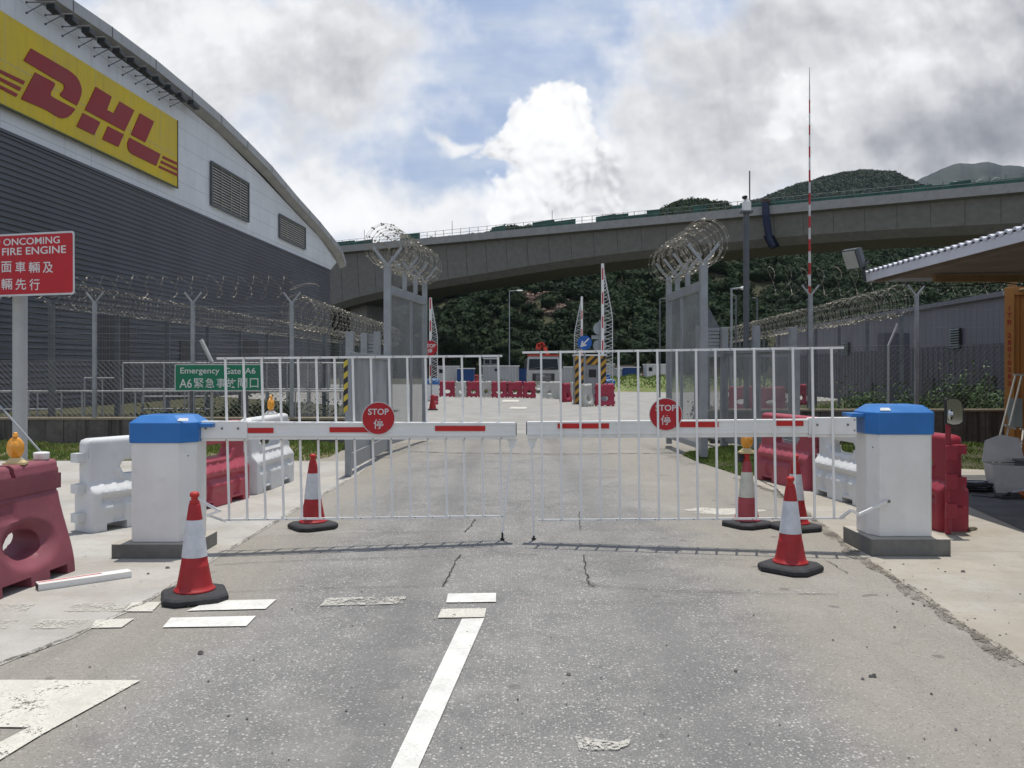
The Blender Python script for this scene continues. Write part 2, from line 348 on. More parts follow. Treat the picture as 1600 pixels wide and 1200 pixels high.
redge = rough_line([(3.6, -2), (3.35, 2)] + [(p.x, p.y) for p in rp], .012, .10, 4)
sheet('concrete_apron', list(redge) + [(5.2, 14.5), (14, 14.5), (14, -2)], .004, M_APRON)
# pale spill of mortar behind the far cone
mb = MB(); sp = []
for k in range(40):
    t = 2 * math.pi * k / 40; r = 1 + .16 * math.sin(3 * t + 1) + .1 * math.sin(7 * t) + random.uniform(-.05, .05); c = G(1130, 799)
    sp.append((c.x + .42 * r * math.cos(t), c.y + .22 * r * math.sin(t), .004))
mb.add(sp, [tuple(range(40))]); tag(mb.build('mortar_spill', paint('mortar', (.56, .53, .46), .43)), kind='structure')
# markings
P_GOOD = paint('road_paint', (.66, .65, .60), .34); P_WORN = paint('worn_road_paint', (.59, .565, .49), .40); P_FADE = paint('faded_road_paint', (.52, .50, .44), .475)
P_BARE = paint('nearly_gone_road_paint', (.55, .54, .50), .555)
def marking(name, px, m, z=.008):
    sheet(name, [tuple(G(*p))[:2] for p in px], z, m)
for px, m in (([(-60, 943), (55, 945), (40, 956), (-60, 956)], P_FADE), ([(118, 944), (205, 943), (190, 957), (98, 957)], P_FADE), ([(207, 943), (252, 942), (238, 957), (192, 957)], P_WORN),
              ([(330, 940), (432, 938), (415, 953), (292, 956)], P_GOOD), ([(510, 936), (635, 933), (630, 945), (500, 948)], P_FADE), ([(700, 929), (775, 928), (775, 942), (697, 943)], P_GOOD),
              ([(-60, 971), (30, 970), (10, 984), (-60, 984)], P_FADE), ([(62, 970), (140, 969), (122, 984), (45, 984)], P_FADE), ([(150, 970), (210, 968), (190, 982), (142, 983)], P_WORN), ([(267, 967), (400, 964), (385, 980), (254, 982)], P_GOOD),
              ([(480, 963), (620, 958), (612, 968), (470, 975)], P_BARE), ([(690, 953), (760, 952), (757, 966), (684, 967)], P_WORN)):
    marking('give_way_marking', px, m)
marking('centre_line_marking', [(722, 968.5), (757, 967.5), (655, 1200), (590, 1340), (545, 1340), (612, 1200)], P_GOOD)
mb = MB(); tri = [(-160, 1064), (220, 1065), (62, 1152), (0, 1190), (-80, 1238), (-80, 1205), (0, 1162), (45, 1139), (-160, 1137)]
mb.add([tuple(G(*p))[:2] + (.008,) for p in tri], [(0, 1, 7, 8), (1, 2, 6, 7)] + [(2, 3, 6), (3, 4, 5, 6)]); tag(mb.build('give_way_triangle', P_WORN), kind='structure')
for px in ([(828, 1022), (836, 1022), (850, 1050), (838, 1050)], [(960, 1035), (975, 1050), (975, 1075), (962, 1070)], [(820, 1145), (850, 1155), (850, 1165), (820, 1156)], [(898, 1152), (935, 1158), (965, 1162), (985, 1156), (985, 1165), (965, 1174), (905, 1174)]):
    marking('old_letter_marking', px, P_FADE if px[0][0] > 890 and px[0][1] > 1100 else P_BARE)
marking('old_edge_marking', [(1160, 921), (1320, 925), (1320, 931), (1160, 927)], P_BARE)
for (x, y) in ((836, 716), (832, 730), (838, 745), (842, 757)): marking('old_letter_marking', [(x - 14, y), (x + 18, y), (x + 16, y + 5), (x - 15, y + 5)], P_BARE)
for (x, y) in ((786, 625), (798, 636)): marking('yard_letter_marking', [(x, y), (x + 26, y), (x + 24, y + 3), (x - 2, y + 3)], P_WORN)
# cracks and joints
M_CRACK = mat('crack_fill', (.045, .043, .04), .95, var=.3, vscale=20)
def crack(px, w=.008, seed=0, amp=.012, name='road_crack'):
    pts = [G(*p) for p in px]; r = random.Random(seed); line = rough_line([(p.x, p.y) for p in pts], amp, .06, seed); mb = MB(); L = []; n = len(line)
    for i, p in enumerate(line):
        d = (line[min(i + 1, n - 1)] - line[max(i - 1, 0)]).normalized(); nn = Vector((-d.y, d.x)); k = w * 1.25 * r.uniform(.3, 1.0) * (p.y / 7)
        L.append(((p + nn * k / 2), (p - nn * k / 2)))
    vs = []
    for a, b in L: vs += [(a.x, a.y, .009), (b.x, b.y, .009)]
    mb.add(vs, [(2 * i, 2 * i + 1, 2 * i + 3, 2 * i + 2) for i in range(n - 1)]); tag(mb.build(name, M_CRACK), kind='structure')
for i, (px, w) in enumerate((([(335, 884), (400, 880), (560, 874), (700, 869)], .007), ([(718, 868), (706, 890), (692, 917)], .011), ([(330, 927), (500, 920), (692, 917), (700, 908)], .007),
              ([(742, 812), (736, 822), (726, 832)], .010), ([(350, 842), (440, 838), (580, 833), (726, 831)], .005), ([(912, 868), (914, 885), (919, 913), (930, 918)], .011), ([(900, 908), (940, 917), (1060, 925), (1180, 928), (1310, 930)], .007),
              ([(905, 800), (907, 830)], .006), ([(900, 868), (1040, 872), (1170, 877)], .005), ([(1290, 876), (1325, 897)], .007), ([(640, 706), (700, 708), (870, 710), (1090, 708)], .020),
              ([(260, 935), (300, 905), (340, 893)], .006), ([(1185, 750), (1210, 762), (1225, 778)], .014), ([(1345, 932), (1372, 930)], .014))):
    crack(px, w, i + 5)
# dirt washed along the apron's edge
mb = MB(); L = rough_line([(p.x, p.y) for p in rp], .012, .05, 11); vs = []
for i, p in enumerate(L): w = .035 + .045 * (1 + math.sin(i * .37) * math.sin(i * .11 + 1)) + random.uniform(0, .022); vs += [(p.x - w * .8, p.y - w * .2, .0085), (p.x + w * .4, p.y + w * .2, .0085)]
mb.add(vs, [(2 * i, 2 * i + 1, 2 * i + 3, 2 * i + 2) for i in range(len(L) - 1)]); tag(mb.build('edge_dirt', paint('edge_dirt', (.155, .135, .105), .49)), kind='structure')
mb = MB(); L = rough_line([(p.x - .03, p.y) for p in lpts], .010, .05, 12); vs = []
for i, p in enumerate(L): w = .006 + .014 * (1 + math.sin(i * .31)) * random.uniform(.4, 1.2); vs += [(p.x - w * .3, p.y, .0085), (p.x + w, p.y, .0085)]
mb.add(vs, [(2 * i, 2 * i + 1, 2 * i + 3, 2 * i + 2) for i in range(len(L) - 1)]); tag(mb.build('edge_dirt', MT.get('x') or bpy.data.materials['edge_dirt']), kind='structure')
# loose stones
mb = MB(); r = random.Random(3)
for (x, y, s_) in [(314, 1022, .02), (1446, 922, .012), (1412, 908, .01), (1360, 1058, .012), (1505, 895, .02), (1366, 1058, .018), (1348, 1062, .01), (888, 1055, .014), (1150, 1050, .012), (262, 889, .02), (232, 898, .014)] + \
               [(r.uniform(100, 1600), r.uniform(850, 1190), r.uniform(.003, .008)) for _ in range(90)] + [(r.uniform(1370, 1600), r.uniform(880, 1000), r.uniform(.004, .012)) for _ in range(25)]:
    p = G(x, y); a = [p.x, p.y]; n = 6; k = [r.uniform(.6, 1.2) * s_ for _ in range(n)]
    vs = [(a[0] + k[i] * math.cos(i * 1.05), a[1] + k[i] * math.sin(i * 1.05), .004) for i in range(n)] + [(a[0] + .55 * k[i] * math.cos(i * 1.05 + .2), a[1] + .55 * k[i] * math.sin(i * 1.05 + .2), .004 + s_ * .8) for i in range(n)]
    mb.add(vs, [tuple(range(n, 2 * n))] + [(i, (i + 1) % n, n + (i + 1) % n, n + i) for i in range(n)])
tag(mb.build('gravel', mat('pebbles', (.16, .15, .14), .9, var=.5, vscale=9)), 'loose dark pebbles scattered over the road and concrete', 'gravel', kind='stuff')
# grass: soil sheet plus blades
def leafmat(name, c0, c1, c2, scale=2.0):
    m = bpy.data.materials.new(name); m.use_nodes = True; nt = m.node_tree; b = nt.nodes['Principled BSDF']; g = NG(nt)
    co = g.n('ShaderNodeTexCoord').outputs['Object']
    c = g.mix(g.rng(g.noise(co, scale, 4, .6), .35, .65), c0, c1); c = g.mix(g.rng(g.noise(co, scale * 7, 3, .6), .45, .7, 0, .6), c, c2)
    nt.links.new(c, b.inputs['Base Color']); b.inputs['Roughness'].default_value = .6; b.inputs['Specular IOR Level'].default_value = .25
    b.inputs['Subsurface Weight'].default_value = 0
    return m
M_GRASS = leafmat('grass_blades', (.10, .17, .03), (.17, .23, .05), (.22, .21, .08), 1.2)
M_DRYGR = leafmat('dry_grass_blades', (.17, .17, .06), (.24, .20, .09), (.09, .12, .03), 1.2)
def inside(p, poly):
    c = False; n = len(poly)
    for i in range(n):
        (x1, y1), (x2, y2) = poly[i], poly[(i + 1) % n]
        if (y1 > p[1]) != (y2 > p[1]) and p[0] < (x2 - x1) * (p[1] - y1) / (y2 - y1) + x1: c = not c
    return c
def grass(label, poly, n, h, m, seed=1, z=.0):
    r = np.random.RandomState(seed); xs = [p[0] for p in poly]; ys = [p[1] for p in poly]; pts = []
    while len(pts) < n:
        q = (r.uniform(min(xs), max(xs)), r.uniform(min(ys), max(ys)))
        if inside(q, poly): pts.append(q)
    P_ = np.array(pts); a = r.uniform(0, 6.28, n); hh = h * r.uniform(.45, 1.15, n) * (.7 + .5 * np.sin(P_[:, 0] * 3.1) * np.sin(P_[:, 1] * 2.3)); w = .008 + .006 * r.rand(n); w = w * (P_[:, 1] / 12)
    la = r.uniform(0, 6.28, n); ln = hh * r.uniform(.1, .7, n)
    V_ = np.zeros((n, 3, 3)); V_[:, 0, 0] = P_[:, 0] - w * np.cos(a); V_[:, 0, 1] = P_[:, 1] - w * np.sin(a); V_[:, 1, 0] = P_[:, 0] + w * np.cos(a); V_[:, 1, 1] = P_[:, 1] + w * np.sin(a)
    V_[:, 2, 0] = P_[:, 0] + ln * np.cos(la); V_[:, 2, 1] = P_[:, 1] + ln * np.sin(la); V_[:, 2, 2] = hh; V_[:, :, 2] += z
    me = bpy.data.meshes.new('grass'); me.vertices.add(n * 3); me.vertices.foreach_set('co', V_.reshape(-1)); me.loops.add(n * 3); me.loops.foreach_set('vertex_index', np.arange(n * 3, dtype=np.int32))
    me.polygons.add(n); me.polygons.foreach_set('loop_start', np.arange(0, n * 3, 3, dtype=np.int32)); me.update(); me.materials.append(m)
    o = bpy.data.objects.new('grass', me); COL.objects.link(o); return tag(o, label, 'grass', kind='stuff')
pg = [(-14, 15.0), (-3.6, 15.0), (-3.35, 15.6), (-3.4, 18.5), (-14, 18.5)]
sheet('grass_verge', pg, .0045, M_DIRT); grass('strip of grass and dry leaves along the foot of the low wall', pg, 26000, .11, M_GRASS, 1); grass('straw coloured blades at the low wall behind the white barriers', [(-14, 16.6), (-5, 17.0), (-5, 18.4), (-14, 18.5)], 9000, .09, M_DRYGR, 2)
pr = [tuple(G(*p))[:2] for p in ((1068, 712), (1090, 703), (1140, 699), (1205, 706), (1205, 738), (1165, 746), (1125, 733), (1090, 722))]
sheet('grass_verge', pr, .0062, M_SOIL); grass('small green lawn patch at the foot of the slatted gate', pr, 16000, .07, M_GRASS, 3)
pr2 = [(5.5, 14.5), (7.6, 13.6), (9.2, 13.6), (14, 13.6), (14, 18.5), (5.0, 18.5)]
sheet('grass_verge', pr2, .0062, M_SOIL); grass('green lawn between the orange container and weathered wall', pr2, 26000, .07, M_GRASS, 4)
pr3 = [(4.2, 19.0), (20, 19.0), (24, 34), (12.5, 34)]
M_DITCH = soil('dark_ditch_soil', (.020, .020, .014), (.035, .032, .022), (.018, .026, .010)); sheet('ditch', [(-20, 18.8), (-4.75, 18.8), (-4.7, 31), (-17.5, 31)], -.010, M_DITCH); grass('dark weeds filling the ditch behind the brown wall', [(-14, 19.0), (-4.8, 19.0), (-4.8, 24), (-14, 24)], 16000, .30, leafmat('dark_weeds', (.018, .036, .012), (.03, .05, .016), (.06, .06, .025), 2), 9)
sheet('grass_verge', pr3, .0062, M_SOIL); grass('overgrown lawn behind the wire fence by the grey sheds', pr3, 30000, .32, M_GRASS, 5)
M_CANOPYSHADE = mat('canopy_shade_asphalt', (.10, .098, .095), .9, var=.25, vscale=2.5, bump=.3, bscale=60, dirt=.4, dirtcol=(.19, .17, .14))
sheet('canopy_shade_patch', [(5.0, -2), (5.05, 8.3), (5.4, 10.3), (6.4, 12.9), (14, 12.9), (14, -2)], .0085, M_CANOPYSHADE)  # dark sheet cut to the canopy's cast shadow, the shade is in its colour
# ------------------------------------------------------------------ building parts from points given in world metres
def wpart(mb, name, m, parent, bevel=0.0):
    o = Vector((0, 0, 0)); q = parent
    while q is not None: o += q.location; q = q.parent
    mb.v = [(v[0] - o.x, v[1] - o.y, v[2] - o.z) for v in mb.v]
    return mb.build(name, m, parent, bevel=bevel)
WHITE = mat('white_paint', (.74, .73, .695), .38, var=.05, vscale=2.5, dirt=.20, dirtcol=(.46, .42, .36), spec=.5, streak=.10)
WHITEB = mat('white_boom_paint', (.77, .765, .73), .32, var=.04, vscale=3, dirt=.08, dirtcol=(.45, .42, .36), spec=.5)
BLUE = mat('blue_cap', (.020, .155, .44), .36, var=.08, vscale=4, dirt=.06, dirtcol=(.12, .2, .32), spec=.5)
REDTAPE = mat('red_reflective', (.50, .018, .015), .45, var=.1, vscale=12)
SIGNRED = mat('red_sign_face', (.42, .012, .018), .42, var=.10, vscale=3, dirt=.12, dirtcol=(.20, .02, .02))
LETTER = mat('white_lettering', (.62, .62, .60), .5, var=.06, vscale=8)
RIM = mat('aluminium_rim', (.55, .55, .54), .4, metal=.3, var=.08)
RUBBER = mat('black_rubber', (.028, .028, .03), .75, var=.3, vscale=10, dirt=.5, dirtcol=(.10, .095, .085), bump=.2)
BOLT = mat('steel_bolt', (.20, .20, .20), .4, metal=.7)
PLINTH = mat('shaded_plinth_concrete', (.17, .165, .15), .92, var=.18, vscale=5, bump=.5, bscale=60, dirt=.4, dirtcol=(.09, .085, .075), streak=.3)
PLINTHTOP = concrete('sunlit_plinth_top', (.36, .33, .28), (.46, .43, .37), st=.4)  # top paler, sides darker: sunlight and shade put into the plinth colours
GALV = mat('galvanised_steel', (.30, .315, .325), .5, metal=.35, var=.14, vscale=5, dirt=.2, dirtcol=(.17, .165, .155))
GALVD = mat('dull_steel', (.125, .135, .14), .6, metal=.2, var=.2, vscale=4, dirt=.25, dirtcol=(.10, .085, .07))
WIRE = mat('fence_wire', (.19, .195, .195), .45, metal=.5, var=.2, vscale=3)
RAZOR = mat('razor_wire', (.30, .275, .22), .5, metal=.35, var=.25, vscale=4)
CJK_STOP = '\u505c'
def disc(mb, c, r, nrm, th, n=40):
    c, nrm = Vector(c), Vector(nrm).normalized(); u = Vector((0, 0, 1)).cross(nrm).normalized(); v = nrm.cross(u)
    pts = [c + (u * math.cos(2 * math.pi * k / n) + v * math.sin(2 * math.pi * k / n)) * r for k in range(n)]
    mb.plate(pts, nrm * th); return u, v
def barrier_gate(name, label, plan, base, cap, H, T, d):
    base_z, cap_b, cap_t, cap_top = cap
    t = thing(name, label, 'barrier gate', (H[0], H[1], 0), 0, 'pair of white swing arm barriers')
    x0, x1, y0, y1 = base
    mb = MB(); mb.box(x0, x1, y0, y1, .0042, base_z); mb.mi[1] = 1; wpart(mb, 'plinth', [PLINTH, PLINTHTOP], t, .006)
    cab = wpart(MB().prism(plan, base_z + .001, cap_b + .004), 'cabinet', WHITE, t, .008)
    cx = sum(p[0] for p in plan) / len(plan); cy = sum(p[1] for p in plan) / len(plan)
    def ring(dx, z): return [(p[0] + (dx if p[0] > cx else -dx), p[1] + (dx if p[1] > cy else -dx), z) for p in plan]
    mb = MB(); mb.loft([ring(.014, cap_b), ring(.016, cap_t), ring(-.055, cap_top)]); cp = wpart(mb, 'cap', BLUE, t, .006)
    s = d['s']                                   # +1 the boom points to +x
    ex = max(p[0] for p in plan) if s > 0 else min(p[0] for p in plan)
    mb = MB(); mb.box(min(ex, ex + s * .13), max(ex, ex + s * .13), cy - .10, cy + .12, cap_t - .045, cap_t - .012); wpart(mb, 'cap_hood', BLUE, cp, .004)
    # sticker on the sloping front of the cap
    fz = lambda k: cap_t + (cap_top - cap_t) * k
    yk = lambda k: min(p[1] for p in plan) - .016 + .071 * k
    lx = d['sticker']; mb = MB(); mb.plate([(lx, yk(.25) - .004, fz(.25) + .002), (lx + .095, yk(.25) - .004, fz(.25) + .002), (lx + .088, yk(.6) - .004, fz(.6) + .002), (lx + .01, yk(.6) - .004, fz(.6) + .002)], (0, -.001, .002)); wpart(mb, 'sticker', LETTER, cp)
    # door on the slanted side
    a, b = d['door']; a, b = Vector((*a, 0)), Vector((*b, 0)); u = (b - a).normalized(); nn = Vector((u.y, -u.x, 0));
    if nn.y > 0: nn = -nn
    mb = MB(); A_ = a + u * .012; B_ = b - u * .012; mb.plate([A_ + Vector((0, 0, .19)), B_ + Vector((0, 0, .19)), B_ + Vector((0, 0, cap_b - .085)), A_ + Vector((0, 0, cap_b - .085))], nn * .004)
    dr = wpart(mb, 'door', WHITE, t, .001)
    mb = MB(); q = (A_ + B_) / 2 + Vector((0, 0, cap_b - .115)) + nn * .004; disc(mb, q, .006, nn, .004, 10); wpart(mb, 'lock', BOLT, dr)
    # boom
    Hx, Tx = Vector((*H, 0)), Vector((*T, 0)); ud = (Tx - Hx).normalized(); nb = Vector((ud.y, -ud.x, 0)) * (1 if ud.x > 0 else -1)   # nb points to the camera side
    if nb.y > 0: nb = -nb
    def W_(px, py, off=0.0): return on_wall(px, py, H, T) + nb * off
    a = W_(*d['boom'][0]); b = W_(*d['boom'][1])
    mb = MB()
    hb = .118
    for off, w_, z_, h_ in ((0, .074, 0, hb), (0, .086, .052, .022), (0, .086, -.052, .022), (0, .060, -.078, .034)):
        mb.bar(a + Vector((0, 0, z_)), b + Vector((0, 0, z_)), w_, h_)
    bm = wpart(mb, 'boom', WHITEB, t, .003)
    mb = MB(); e = b; mb.bar(e, e + ud * .006, .080, .124); wpart(mb, 'end_cap', RUBBER, bm)
    h0 = W_(*d['brk'][0]); h1 = W_(*d['brk'][1]); mb = MB()
    mb.bar(h0, h1, .104, .150, ext=.0); mb.bar(h0 + Vector((0, 0, -.088)), h1 + Vector((0, 0, -.088)), .070, .022)
    mb.cur = 1
    L = (h1 - h0).length; dd = (h1 - h0).normalized()
    for k in (.18, .5, .82): disc(mb, h0 + dd * L * k + nb * .052 + Vector((0, 0, .012)), .011, nb, .008, 8)
    for k in (.04, .05): disc(mb, h0 + dd * L * .04 + nb * .052 + Vector((0, 0, .055 if k < .045 else -.04)), .008, nb, .006, 8)
    wpart(mb, 'bracket', [WHITEB, BOLT], bm, .002)
    mb = MB()
    for xa, xb, ya, yb in d['stripes']:
        p = [W_(xa, yb, .0445), W_(xb, yb, .0445), W_(xb, ya, .0445), W_(xa, ya, .0445)]; mb.plate(p, nb * .001)
        w = wpart(mb, 'red_stripe', REDTAPE, bm); mb = MB()
    # rails and bars
    off = d['off']
    for nm, key, w_ in (('top_rail', 'top', .020), ('bottom_rail', 'low', .017)):
        p, q = W_(*d[key][0], off), W_(*d[key][1], off); mb = MB(); mb.bar(p, q, .016, w_); mb.cur = 1
        for i in range(d['n']):
            xx = d['tx'](i) if key == 'top' else d['bx'](i); k = (xx - d[key][0][0]) / (d[key][1][0] - d[key][0][0]); k = min(.995, max(.005, k)); disc(mb, p.lerp(q, k) + nb * .008, .0055, nb, .004, 6)
        if key == 'low' or True:
            for j in range(5): disc(mb, p.lerp(q, d['holes'] + j * .0095) + nb * .008, .003, nb, .0008, 6)
        wpart(mb, nm, [WHITEB, BOLT], t)
    for i in range(d['n']):
        ya = d['top'][0][1] + (d['top'][1][1] - d['top'][0][1]) * i / (d['n'] - 1); yb = d['low'][0][1] + (d['low'][1][1] - d['low'][0][1]) * i / (d['n'] - 1)
        p, q = W_(d['tx'](i), ya, off + d['boff']), W_(d['bx'](i), yb, off + d['boff']); mb = MB(); mb.bar(p, q, .019, .014, up=(0, 1, 0)); wpart(mb, 'baluster', WHITEB, t)
    for i in range(d['n']):
        mb = MB()
        k = W_(d['tx'](i) + (d['bx'](i) - d['tx'](i)) * .5, d['blt'] + (d['blt2'] - d['blt']) * i / (d['n'] - 1), .0435); disc(mb, k, .006, nb, .005, 6); wpart(mb, 'bolt', BOLT, bm)
    p, q = W_(*d['foot'][0]), W_(*d['foot'][1]); mb = MB(); mb.bar(p, q, .019, .019, up=(0, 1, 0)); mb.plate([p + Vector((-.05, 0, .04)), p + Vector((.05, 0, .04)), p + Vector((.02, 0, -.05)), p + Vector((-.02, 0, -.05))], nb * .004)
    ft = wpart(mb, 'foot_strut', WHITEB, t)
    r = q.copy(); mb = MB(); mb.tube([(r.x, r.y, r.z + .01), (r.x, r.y, .018)], .010, 8); mb.tube([(r.x, r.y, .018), (r.x, r.y, .006)], .022, 10); wpart(mb, 'rubber_foot', RUBBER, ft)
    mb = MB(); pts = [at(*p) for p in d['hook']]
    for p_, q_ in zip(pts[:-1], pts[1:]): mb.bar(p_, q_, .018, .022, ext=.008)
    mb.cur = 1
    for k in range(5): mb.ball(pts[-2].lerp(pts[-1], .45 + k * .1) + Vector((0, -.011, 0)), .005, .004, .005, 6, 4)
    disc(mb, pts[0] + Vector((0, -.012, 0)), .014, (0, -1, 0), .006, 10)
    wpart(mb, 'folding_link', [WHITEB, BOLT], t)
    # STOP disc
    sx_, sy_ = d['sign']; c = W_(sx_, sy_, .060); r_ = .150
    mb = MB(); u, v = disc(mb, c, r_, nb, .004); sg = wpart(mb, 'stop_sign', RIM, t)
    mb = MB(); disc(mb, c + nb * .0042, r_ * .955, nb, .001); fc = wpart(mb, 'sign_face', SIGNRED, sg)
    rt = Vector((0, 0, 1)).cross(nb).normalized(); upv = Vector((0, 0, 1))
    mb = MB(); o = c + nb * .0065; put_text(mb, 'STOP', .1, o + upv * .032, rt, upv, width=.185, height=.056, center=True, bold=.0016); put_text(mb, CJK_STOP, .1, o - upv * .095, rt, upv, height=.088, center=True, bold=.001)
    wpart(mb, 'lettering', LETTER, sg)
    for k in (-1, 1): mb = MB(); disc(mb, c + nb * .0052 + rt * k * .078 - upv * .105, .004, nb, .002, 6); wpart(mb, 'screw', BOLT, sg)
    return t
Lplan = [(-3.26, 7.29), (-3.24, 7.27), (-2.85, 7.27), (-2.735, 7.40), (-2.735, 7.62), (-2.85, 7.72), (-3.24, 7.72), (-3.26, 7.70)]
barrier_gate('barrier_gate', 'white arm barrier whose stop disc hangs in front of its bars, beside the fallen beam', Lplan, (-3.39, -2.70, 7.20, 7.80), (.125, .976, 1.146, 1.208), (-2.72, 7.50), (.036, 8.02),
    dict(s=1, sticker=-2.86, door=((-2.85, 7.27), (-2.735, 7.40)), boom=[(386, 670), (805, 670.5)], brk=[(309, 671), (387, 671)],
         stripes=[(388, 428, 668, 676), (515, 592, 667, 675), (679, 757, 665, 673)], off=-.02, boff=-.014, n=16, holes=.60,
         top=[(338, 560), (785, 556)], low=[(345, 813), (787, 807)], tx=lambda i: 351 + 28.55 * i, bx=lambda i: 357.5 + 28.5 * i, blt=687, blt2=684,
         foot=[(800, 692), (785, 832)], hook=[(306, 779, 7.42), (343, 798, 7.35), (325, 805, 7.35), (351, 814, 7.45)], sign=(591, 653)))
Rplan = [(3.20, 7.40), (3.64, 7.40), (3.66, 7.42), (3.66, 7.82), (3.64, 7.84), (3.22, 7.84), (3.13, 7.74), (3.13, 7.52)]
barrier_gate('barrier_gate', 'white arm barrier whose bars cross in front of its stop disc, beside the mirror', Rplan, (3.08, 3.76, 7.29, 7.92), (.150, 1.038, 1.228, 1.292), (3.10, 7.55), (.13, 8.02),
    dict(s=-1, sticker=3.20, door=((3.20, 7.40), (3.13, 7.52)), boom=[(1262, 665.5), (824, 669)], brk=[(1336, 665), (1262, 665.5)],
         stripes=[(872, 952, 661, 669), (1062, 1122, 658.5, 667), (1212, 1254, 657, 665)], off=.062, boff=.014, n=16, holes=.28,
         top=[(818, 551), (1316, 543.5)], low=[(842, 811), (1318, 807.5)], tx=lambda i: 847 + 29.95 * i, bx=lambda i: 849 + 30.1 * i, blt=683, blt2=680,
         foot=[(831, 692), (834, 837)], hook=[(1388, 783, 7.38), (1342, 804, 7.30), (1330, 797, 7.30), (1314, 809, 7.42)], sign=(1040, 647)))
# ------------------------------------------------------------------ traffic cones
def cone_mat(nm, c, d=.25): return mat(nm, c, .5, var=.12, vscale=7, dirt=d, dirtcol=(.17, .06, .05), spec=.4)
CRED = cone_mat('cone_red', (.34, .018, .020)); CPINK = cone_mat('faded_cone_red', (.36, .06, .07)); CKNOB = mat('cone_bright_red', (.42, .025, .02), .5)
BAND = mat('reflective_band', (.56, .57, .59), .45, var=.12, vscale=9, dirt=.35, dirtcol=(.36, .35, .34)); BANDY = mat('cream_band', (.58, .57, .48), .5, var=.1, vscale=9, dirt=.3, dirtcol=(.40, .37, .30))
def cone(label, px, py, rot, red=CRED, band=BAND, h=1.0, mid=False, tilt=0.0):
    p = G(px, py); t = thing('traffic_cone', label, 'traffic cone', p, math.radians(rot), 'red and white traffic cones'); t.location.z = .009 if p.x < 3 and p.x > -3 else .009
    s = .214; c = .078
    oc = [(s, -s + c), (s, s - c), (s - c, s), (-s + c, s), (-s, s - c), (-s, -s + c), (-s + c, -s), (s - c, -s)]
    mb = MB(); mb.loft([[(x, y, 0) for x, y in oc], [(x, y, .03) for x, y in oc], [(x * .93, y * .93, .045) for x, y in oc], [(x * .62, y * .62, .056) for x, y in oc]])
    mb.build('base', RUBBER, t, bevel=.004)
    prof = [(.134, .054), (.140, .058), (.138, .068), (.126, .072), (.117, .10), (.104, .17), (.094, .225), (.0935, .232), (.0915, .234), (.083, .296), (.053, .552), (.041, .638), (.038, .655), (.034, .660)]
    mb = MB(); mb.smooth = True; mb.lathe([(r, z * h) for r, z in prof], 28); b = mb.build('cone_body', red, t)
    mb = MB(); mb.smooth = True; mb.lathe([(r, z * h) for r, z in [(.034, .660), (.035, .674), (.024, .682), (.022, .700), (.031, .708), (.033, .722), (.027, .736), (.012, .742)]], 20); mb.build('knob', CKNOB, t)
    def rr(z): return .0855 + (z - .296) * (.055 - .0855) / (.552 - .296)
    mb = MB(); mb.smooth = True; mb.lathe([(rr(z) + .0005, z * h) for z in (.292, .36, .45, .548)], 28, cap=False); mb.build('reflective_band', band, t)
    if mid:
        mb = MB(); mb.smooth = True; mb.lathe([(.1035, .182), (.1025, .189)], 28, cap=False); mb.build('seam_ring', CKNOB, t)
    return t
cone('bright red cone with a grey band standing on the broken white road paint', 304, 936, 24)
cone('traffic cone with a sunken knob, standing behind the slender bars near the pavement edge', 489, 825, 38, mid=True)
c3 = cone('faded pinkish cone with a cream band carrying a yellow lamp', 1167, 822, 30, CPINK, BANDY)
cone('slim red cone half hidden behind another cone beside the concrete plinth', 1243, 827, 20, mid=True)
cone('red cone with a scuffed grey band, in front of the slim red cone', 1235, 891, 44)
